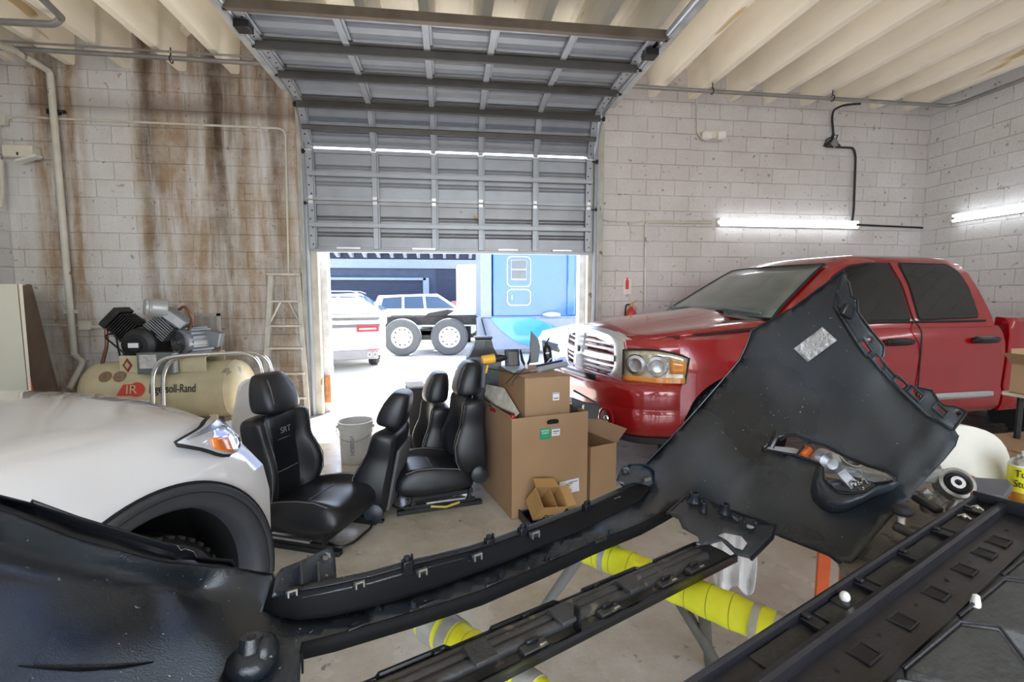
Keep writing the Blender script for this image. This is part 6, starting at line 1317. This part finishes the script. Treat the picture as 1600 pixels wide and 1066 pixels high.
# cloth
CLO = pm('white_cloth', (.62, .60, .60), .9, 0, .08, 12, .3, 150)
mb = MB(); rows = []
for i in range(15):
    t = i/14; r = []
    for j in range(17):
        u = j/16; x = 1118+58*u+6*math.sin(t*3)*(u-.5)*2; y = 818+(108+10*math.sin(u*9)-14*abs(u-.5))*t
        r.append(P(x, y, 1.72+.022*math.sin(u*15+t*1.5)*(.4+t)))
    rows.append(r)
tag(mb.grid(rows).build('cloth', CLO, smooth=80, solid=.003), 'grubby white cloth hanging under the lower corner of the bumper cover', 'cloth')
# ---------------- grille insert, lower right ----------------
def hG(s): return .835+.05*s
EA, EB = onZ(1040, 1103, hG(0)), onZ(1522, 782, hG(1))
gx = (EB-EA); GL = gx.length; gx.normalize(); gy = Vector((gx.y, -gx.x, 0)).normalized(); gz = gx.cross(gy); gz = gz if gz.z > 0 else -gz
def G(s, w_, h=0.): return EA+gx*(s*GL)+gy*w_+gz*h
gr = thing('grille_insert', 'black moulded grille carrier with pockets and ducts resting on the bench corner, lower right', 'car grille', G(.5, .1))
GB = pm('grille_black', (.018, .018, .023), .36, 0, .2, 6, .12, 160, speck=(60, .76, (.12, .12, .13))); GD = pm('grille_dusty', (.028, .029, .028), .5, 0, .5, 4, .3, 60)
prof = [(.0, -.03), (.0, .018), (.004, .020), (.007, .018), (.009, .002), (.052, .0), (.055, .014), (.064, .017), (.069, .014), (.071, -.010), (.155, -.014), (.157, -.03)]
mb = MB(); mb.grid([[G(k/16, w_, h) for w_, h in prof] for k in range(17)]); car_ = mb.build('carrier', GB, gr, world=True, smooth=35, solid=.003)
def gbox(s, w_, ls, lw, h0, h1, name, mat, par=None, bev=.002, hole=False):
    mb = MB(); R = Matrix((gx, gy, gz)).transposed(); mb.box(G(s, w_, (h0+h1)/2), (ls, lw, h1-h0), R); return mb.build(name, mat, par or car_, world=True, bevel=bev)
for s in (.20, .36, .52, .665, .83):   # raised panel joints in the long channel
    gbox(s, .031, .13, .036, .0, .008, 'panel', GD); gbox(s+.085, .031, .026, .042, .0, .015, 'connector', BLACKG); gbox(s+.085, .018, .012, .016, .015, .021, 'latch', GB)
def pocket(s, w_, ls, lw):
    mb = MB(); c = [G(s, w_, -.008)+gx*a*ls/2+gy*b_*lw/2 for a, b_ in ((-1, -1), (1, -1), (1, 1), (-1, 1))]; mb.tube(c, .003, 6, closed=True); fr = mb.build('pocket_rim', GB, car_, world=True)
    gbox(s, w_, ls*.9, lw*.9, -.0125, -.0078, 'pocket', pm('pocket_dark', (.008, .008, .010), .6), fr, 0)
for s, ls in ((.30, .035), (.42, .030), (.54, .030), (.66, .030), (.755, .032), (.83, .038)): pocket(s, .112, ls*1.3, .036)
for s in (.36, .48, .60, .70, .90, .24): MB().cyl(G(s, .105, -.014), G(s, .105, -.007), .004, 10).build('pin_hole', INK, car_, world=True)
for s, w_ in ((.935, .030), (.865, .030)):
    a_ = gbox(s, w_, .045, .030, .0, .008, 'clip_seat', BLACKG); mb = MB(); mb.blob(G(s, w_, .012), (.006, .006, .006)); mb.tube([G(s, w_-.014, .009), G(s, w_, .018), G(s, w_+.014, .009)], .003, 6); mb.build('spring_clip', CLIP, a_, world=True)
PEG = pm('white_peg', (.75, .75, .72), .4)
a_ = gbox(.375, .032, .045, .040, .0, .014, 'peg_seat', BLACKG, bev=.005); MB().blob(G(.375, .032, .020), (.010, .010, .012)).build('peg', PEG, a_, world=True)
# lower moulded ducts
mb = MB(); rows = []
for i in range(41):
    s = -.1+i/40*1.12; r = []
    for j in range(13):
        t = j/12; w_ = .156+.145*t; ph = (s-.21)/.19*2*PI; d = math.sin(ph); h = -.02-.075*math.sin(min(1, t*2.2)*PI/2)+.025*d*math.sin(t*PI)
        r.append(G(s, w_, h))
    rows.append(r)
MB().grid(rows).build('lower_ducts', GD, gr, world=True, smooth=70, solid=.003)
for s in (.02, .21, .40, .59, .78, .97):
    tp = [G(s-.08, .162, -.018), G(s+.035, .190, .028), G(s+.075, .232, .022), G(s+.055, .285, -.02), G(s-.02, .262, -.03)]
    bt = [G(s-.09, .165, -.10), G(s+.045, .188, -.10), G(s+.095, .245, -.10), G(s+.07, .30, -.10), G(s-.03, .28, -.10)]
    bmh = bmesh.new(); [bmh.verts.new(p) for p in tp+bt]; bmesh.ops.convex_hull(bmh, input=bmh.verts); bmh.verts.ensure_lookup_table(); mb = MB()
    for v in bmh.verts: v.index = v.index
    bmh.verts.index_update(); mb.add([v.co.copy() for v in bmh.verts], [tuple(v.index for v in f.verts) for f in bmh.faces]); bmh.free()
    d_ = mb.build('duct', GD, gr, world=True, bevel=.006, smooth=30)
    q = [G(s+.041, .194, .016), G(s+.073, .228, .010), G(s+.088, .238, -.06), G(s+.046, .192, -.06)]; n_ = (q[1]-q[0]).cross(q[2]-q[0]).normalized(); n_ = n_ if n_.dot(gx) > 0 else -n_
    MB().prism([p+n_*.006 for p in q], n_*.003).build('duct_opening', INK, d_, world=True)
    mb = MB(); mb.tube([G(s-.08, .162, -.014), G(s+.035, .190, .032), G(s+.075, .232, .026), G(s+.055, .285, -.016)], .0035, 6); mb.build('duct_rim', GB, d_, world=True)
MB().lathe([(0, .03), (.006, .026), (.009, .010), (.009, -.01)], G(.55, .172, -.01), gz, n=14).build('peg', PEG, gr, world=True)
mb = MB(); mb.tube([G(k/16*1.1-.08, .302+.004*math.sin(k), -.092) for k in range(17)], .007, 8); mb.build('lower_edge', pm('scuffed_edge', (.10, .10, .10), .7, 0, .5, 40), gr, world=True)
mb = MB(); mb.prism([G(1.0, .0, -.02), G(1.03, .06, -.02), G(1.06, .16, -.03), G(1.16, .20, -.04), G(1.17, .26, -.05), G(1.0, .22, -.03)], gz*.03); mb.build('end_bracket', GB, gr, world=True, bevel=.004)
mb = MB(); mb.beam(G(1.0, -.004, .0), G(1.0, .21, .0), .008, .06, up=gz); mb.build('end_wall', GB, gr, world=True, bevel=.002)
# second stand upright, bottom right
t = thing('support_post', 'worn grey green steel post under the grille carrier in the bottom right corner', 'post', onZ(1590, 1180, 0)); 
pa = P(1574, 985, .98); MB().beam(pa, Vector((pa.x+.02, pa.y+.01, 0)), .035, .035, up=(1, 0, 0)).build('post', pm('worn_green_steel', (.16, .19, .18), .55, .4, .35, 20), t, world=True, bevel=.003); MB().cyl(pa+Vector((-.0, -.02, -.03)), pa+Vector((0, -.024, -.03)), .008, 10).build('rivet', pm('rust_spot', (.15, .07, .03), .8), t, world=True)
# ---------------- bench on the right ----------------
BO = Vector((1.045, 1.09, 0)); bv = Vector((.57, .82, 0)).normalized(); bu = Vector((bv.y, -bv.x, 0)); BHT = .745
def B_(u, v, z=0.): return BO+bu*u+bv*v+Vector((0, 0, z))
RB = Matrix((bu, bv, Vector((0, 0, 1)))).transposed()
bench = thing('workbench', 'steel topped workbench with an orange leg, heaped with suspension parts', 'workbench', BO)
BT = pm('greasy_bench_top', (.16, .15, .125), .55, .2, .5, 5, .4, 40, speck=(14, .6, (.05, .045, .04)))
MB().box(B_(.80, .42, BHT-.02), (1.6, .84, .04), RB).build('top', BT, bench, world=True, bevel=.003)
MB().box(B_(.80, .42, BHT-.08), (1.54, .78, .08), RB).build('apron', DARKM, bench, world=True)
for u, v in ((.04, .78), (1.55, .78), (1.55, .05), (.05, .30)): MB().box(B_(u, v, (BHT-.12)/2), (.045, .045, BHT-.12), RB).build('leg', ORANGE, bench, world=True, bevel=.003)
def on(x, y, h=BHT): return onZ(x, y, h)
CAST = pm('cast_aluminium', (.36, .35, .32), .42, .6, .2, 12, .4, 60)
t = thing('control_arm', 'cast grey suspension control arm with round rubber bushing on the bench', 'suspension arm', on(1490, 790))
c_ = P(1490, 757, 1.60); mb = MB(); ax_ = Vector((-.35, -.75, .55)).normalized(); mb.lathe([(.046, -.035), (.050, .025), (.040, .028), (.036, .02), (.036, -.03)], c_, ax_, n=32); body_ = mb.build('bush_eye', CAST, t, world=True)
mb = MB(); mb.lathe([(.036, .012), (.030, .024), (.022, .014), (.0, .014)], c_, ax_, n=28); r_ = mb.build('bushing', BLACKR, body_, world=True); mb = MB(); mb.lathe([(.021, .015), (.020, .030), (.010, .030), (.009, .012), (0, .012)], c_, ax_, n=24); mb.build('sleeve', ALU, body_, world=True)
for a, b_, w0 in (((1480, 745), (1425, 742), .05), ((1478, 772), (1440, 792), .05), ((1500, 778), (1485, 805), .045), ((1440, 765), (1470, 790), .035)): MB().beam(P(*a, 1.62), P(*b_, 1.60), w0, .022, up=(0, 1, 0)).build('arm', CAST, t, world=True, bevel=.008)
t = thing('steering_knuckle', 'cast metal steering knuckle glimpsed through the opening of the black bumper cover', 'knuckle', on(1330, 760))
k0 = 1.84; mb = MB(); mb.beam(P(1300, 728, k0), P(1390, 752, k0-.05), .05, .05, up=(0, 1, 0)); mb.beam(P(1330, 722, k0+.02), P(1395, 748, k0), .03, .06, up=(0, 1, 0)); mb.build('casting', CAST, t, world=True, bevel=.012)
mb = MB(); mb.lathe([(0, .03), (.02, .032), (.04, .02), (.045, -.03)], P(1293, 722, k0-.04), (-.2, -1, .1), n=24); mb.build('ball_joint', ALU, t, world=True)
mb = MB(); mb.lathe([(.035, .02), (.042, .02), (.045, -.03), (.035, -.03), (.035, .02)], P(1326, 720, k0), (0, -.6, .8), n=24); mb.build('bore', ALU, t, world=True)
MB().beam(P(1312, 735, k0-.05), P(1336, 762, k0-.08), .04, .012, up=(0, 1, 0)).build('bracket', ALU, t, world=True, bevel=.004); MB().beam(P(1295, 768, k0-.02), P(1350, 762, k0-.02), .08, .03, up=(0, 1, 0)).build('plate', pm('blue_grey_cast', (.18, .2, .24), .45, .5), t, world=True, bevel=.01)
for x, y in ((1338, 757), (1345, 764), (1350, 755)): MB().tube(arc(P(x, y, k0-.09), .012, 0, 2*PI, 12, (1, 0, 0), (0, .4, .9)), .004, 6).build('link', CHROME, t, world=True)
tag(MB().beam(P(1252, 712, 1.86), P(1266, 700, 1.86), .03, .03, up=(0, 1, 0)).build('screwdriver_handle', pm('orange_plastic', (.85, .16, .03), .4), bevel=.008), 'bright orange tool handle visible through the bumper cover opening', 'tool handle')
tag(MB().prism([P(1198, 701, 1.92), P(1250, 711, 1.90), P(1254, 705, 1.93), P(1240, 700, 1.95), P(1205, 697, 1.95)], (0, 0, -.004)).build('paper', WHITEL), 'white paper lying on the bench behind the bumper cover opening', 'paper')
tag(MB().beam(P(1236, 705, 1.95), P(1290, 728, 1.88), .02, .012, up=(0, 1, 0)).build('spanner', ALU, bevel=.004), 'steel spanner lying beside the orange tool handle', 'spanner')
# bench clutter at the right
t = thing('grey_tray_lid', 'dark grey wedge shaped plastic lid beside the round bushing', 'lid', on(1545, 790)); mb = MB(); zz = 1.62; mb.prism([P(1512, 756, zz), P(1524, 746, zz+.05), P(1575, 749, zz+.05), P(1583, 757, zz), P(1570, 776, zz-.06), P(1520, 768, zz-.04)], (0, 0, -.025)); mb.build('lid', pm('slate_plastic', (.10, .105, .125), .5), t, world=True, bevel=.004)
t = thing('impact_tool', 'red and black air tool lying on the bench near the spray can', 'tool', on(1540, 800)); MB().tube([P(1517, 780, 1.5), P(1540, 784, 1.48), P(1570, 793, 1.44)], [.024, .026, .020], 12).build('body', pm('tool_red', (.45, .03, .03), .35, coat=.4), t, world=True, bevel=.004); MB().beam(P(1528, 776, 1.47), P(1562, 786, 1.43), .018, .012).build('grip_panel', pm('tool_grey', (.3, .3, .3), .5), t, world=True, bevel=.004)
tag(MB().box(on(1590, 812)+Vector((.05, .02, .03)), (.22, .16, .06), RB).build('red_case', pm('case_red', (.25, .015, .01), .3, coat=.4), bevel=.012), 'dark red plastic case lying behind the grille carrier at the right edge', 'case')
cn = on(1593, 792)+Vector((0, 0, .03)); t = thing('spray_can', 'yellow and white aerosol can with bold black lettering at the right edge', 'spray can', cn)
CY_ = pm('can_yellow', (.80, .78, .03), .35, .2); zc_ = camz(cn); r0 = .040
MB().lathe([(0, 0), (r0, 0), (r0+.001, .004), (r0, .008), (r0, .125), (r0-.002, .128)], n=32).build('can', WHITEL, t)
MB().lathe([(r0+.0006, .032), (r0+.0006, .122)], n=32).build('label_band', CY_, t); MB().lathe([(r0+.0008, .027), (r0+.0008, .031)], n=32).build('label_stripe', pm('brown_stripe', (.3, .12, .02), .4), t)
MB().lathe([(r0, .127), (r0-.008, .142), (.020, .150), (.018, .158), (0, .158)], n=28).build('dome', ALU, t); MB().lathe([(.008, .158), (.009, .172), (.004, .176), (0, .176)], n=16).build('nozzle', WHITEP, t)
fwd = (CO-cn); fwd.z = 0; fwd.normalize(); rgt = Vector((-fwd.y, fwd.x, 0)); Mb = frame(cn+fwd*(r0+.002), rgt, (0, 0, 1))
text('lettering', 'Tuff', INK, t, Mb @ Matrix.Translation((.002, .098, -.001)), .036, .0016, sx=.72); text('lettering', 'Stuff', INK, t, Mb @ Matrix.Translation((.002, .062, -.001)), .036, .0016, sx=.68); text('lettering', 'MULTI-PURPOSE', INK, t, Mb @ Matrix.Translation((0, .018, -.001)), .010, .001)
# cream rounded panel
t = thing('stool_seat', 'cream vinyl pad with rounded corners and red underside standing behind the bench clutter', 'padded panel', on(1520, 760))
zz = 1.78; po = [(1462, 668), (1478, 665), (1492, 664), (1509, 665), (1525, 668), (1541, 673), (1555, 680), (1565, 689), (1573, 700), (1578, 713), (1581, 727), (1581, 741), (1578, 752), (1520, 746), (1474, 737), (1464, 715)]
MB().prism([P(x, y, zz+(750-y)*.0009) for x, y in po], (0, .03, .0)).build('pad', pm('cream_vinyl', (.60, .585, .52), .45), t, world=True, bevel=.006, seg=3)
MB().beam(P(1468, 741, zz+.0), P(1520, 750, zz-.02), .012, .03).build('red_edge', pm('case_red', (0, 0, 0)), t, world=True, bevel=.002)
t = thing('ball_joint_boot', 'black rubber ball joint with a steel stud hanging at the bench edge', 'ball joint', P(1410, 800, 1.38)); MB().blob(P(1410, 798, 1.38), (.028, .028, .016)).build('boot', BLACKR, t, world=True); MB().cyl(P(1410, 802, 1.38), P(1409, 822, 1.36), .010, 12).build('stud', ALU, t, world=True)
for i, (a, b_) in enumerate((((1395, 820, 1.33), (1455, 850, 1.27)), ((1428, 775, 1.5), (1470, 800, 1.43)))):
    tag(MB().beam(P(*a), P(*b_), .035, .02, up=(0, 0, 1)).build('dark_lever', pm('lever_black', (.03, .03, .032), .4, .3), bevel=.008), ['black steel lever lying on the bench beside the grille carrier corner', 'black forged lever lying under the grey control arm'][i], 'lever')
# shelf cart and box at the right edge
t = thing('cart_shelf', 'white topped cart at the right edge in front of the pickup bed', 'cart', P(1600, 625, 2.6)); h_ = onZ(1590, 624, .97)
base = P(1612, 630, 2.42); h9 = P(1567, 617, 2.75); base = base+Vector((.16, .13, 0)); MB().box(base+Vector((.45, -.04, 0)), (.9, .40, .025), Matrix.Rotation(.1, 3, 'Z')).build('top', CREAM, t, world=True, bevel=.006)
for dx, dy in ((.06, -.20), (.04, .06), (.82, -.10), (.82, .12)): MB().cyl(base+Vector((dx, dy, 0)), Vector((base.x+dx, base.y+dy, 0)), .014, 10).build('leg', DARKM, t, world=True)
bo = P(1642, 616, 2.45); zb_ = base.z+.013; bo.z = 0; t = thing('cardboard_box', 'crumpled open cardboard box standing on the white cart at the right edge', 'box', bo)
cbox(t, bo, (1, .12, 0), .32, .17, zb_, zb_+.16, flaps=[('l', .9, .10), ('f', .6, .05), ('b', .15, .08)]); sticker('white_sticker', t, .07, zb_+.09, .05, .055, WHITEL, o=Vector((bo.x, bo.y, 0)), ux=Vector((1, .12, 0)).normalized())
bo = P(1640, 722, 2.3); bo.z = 0; t = thing('cardboard_box', 'brown cardboard box low behind the cream vinyl pad', 'box', bo); cbox(t, bo, (1, .1, 0), .5, .4, 0, P(1577, 690, 2.6).z, False)
# storage rack in the far right corner
sx0 = onY(1535, 440, 5.75).x; t = thing('storage_rack', 'rack in the far right corner holding cardboard cartons behind the pickup bed', 'rack', (sx0, 5.75, 0))
for z in (.5, 1.27, 1.72): MB().box((sx0+.45, 5.95, z), (.95, .5, .03)).build('shelf', pm('rack_grey', (.3, .3, .3), .5, .3), t, world=True)
for dx in (.02, .88):
    for dy in (5.72, 6.18): MB().box((sx0+dx, dy, .9), (.04, .04, 1.8)).build('upright', pm('rack_grey', (0, 0, 0)), t, world=True)
for i, (z0, z1, dx) in enumerate(((1.29, 1.50, 0), (1.74, 1.90, 0))):
    q = thing('cardboard_box', ['plain carton on the lower visible shelf of the corner rack', 'plain carton on the top shelf of the corner rack'][i], 'box', (sx0+.05, 5.85, z0)); cbox(q, Vector((sx0+.05, 5.88, 0)), (1, 0, 0), .78, .26, z0, z1, False)
for i, z in enumerate((1.735, 1.285)):
    mb = MB(); mb.box((sx0+.43, 5.78, z+.02), (.80, .12, .035))
    for k in range(9): mb.box((sx0+.08+k*.09, 5.76, z+.05), (.045, .07, .03+.015*(k % 3)))
    tag(mb.build('plastic_trim', [pm('violet_plastic', (.09, .09, .16), .4), BLACKG][i], bevel=.003), ['violet grey notched plastic trim on the upper shelf of the corner rack', 'black notched plastic trim on the lower shelf of the corner rack'][i], 'plastic trim')
# ---------------- groups for things that repeat ----------------
GROUPS = {'car_seat': 'black leather seats on the floor', 'seat_backrest': 'loose seat backs on the floor', 'cardboard_box': 'brown cardboard boxes', 'strip_light': 'twin tube strip lights on the walls',
          'emergency_light': 'twin head lights on the door wall', 'plank': 'planks leaning in the left corner', 'suv_car': 'parked cars in the yard', 'muscle_car': 'parked cars in the yard', 'sedan_car': 'parked cars in the yard',
          'hatchback_car': 'parked cars in the yard', 'dark_lever': 'levers on the bench', 'plastic_trim': 'notched trims on the corner rack', 'conduit': 'painted wall conduits', 'power_cable': 'black power cables'}
for o in bpy.data.objects:
    k = o.name.split('.')[0]
    if o.parent is None and o.get('label') and k in GROUPS: o['group'] = GROUPS[k]
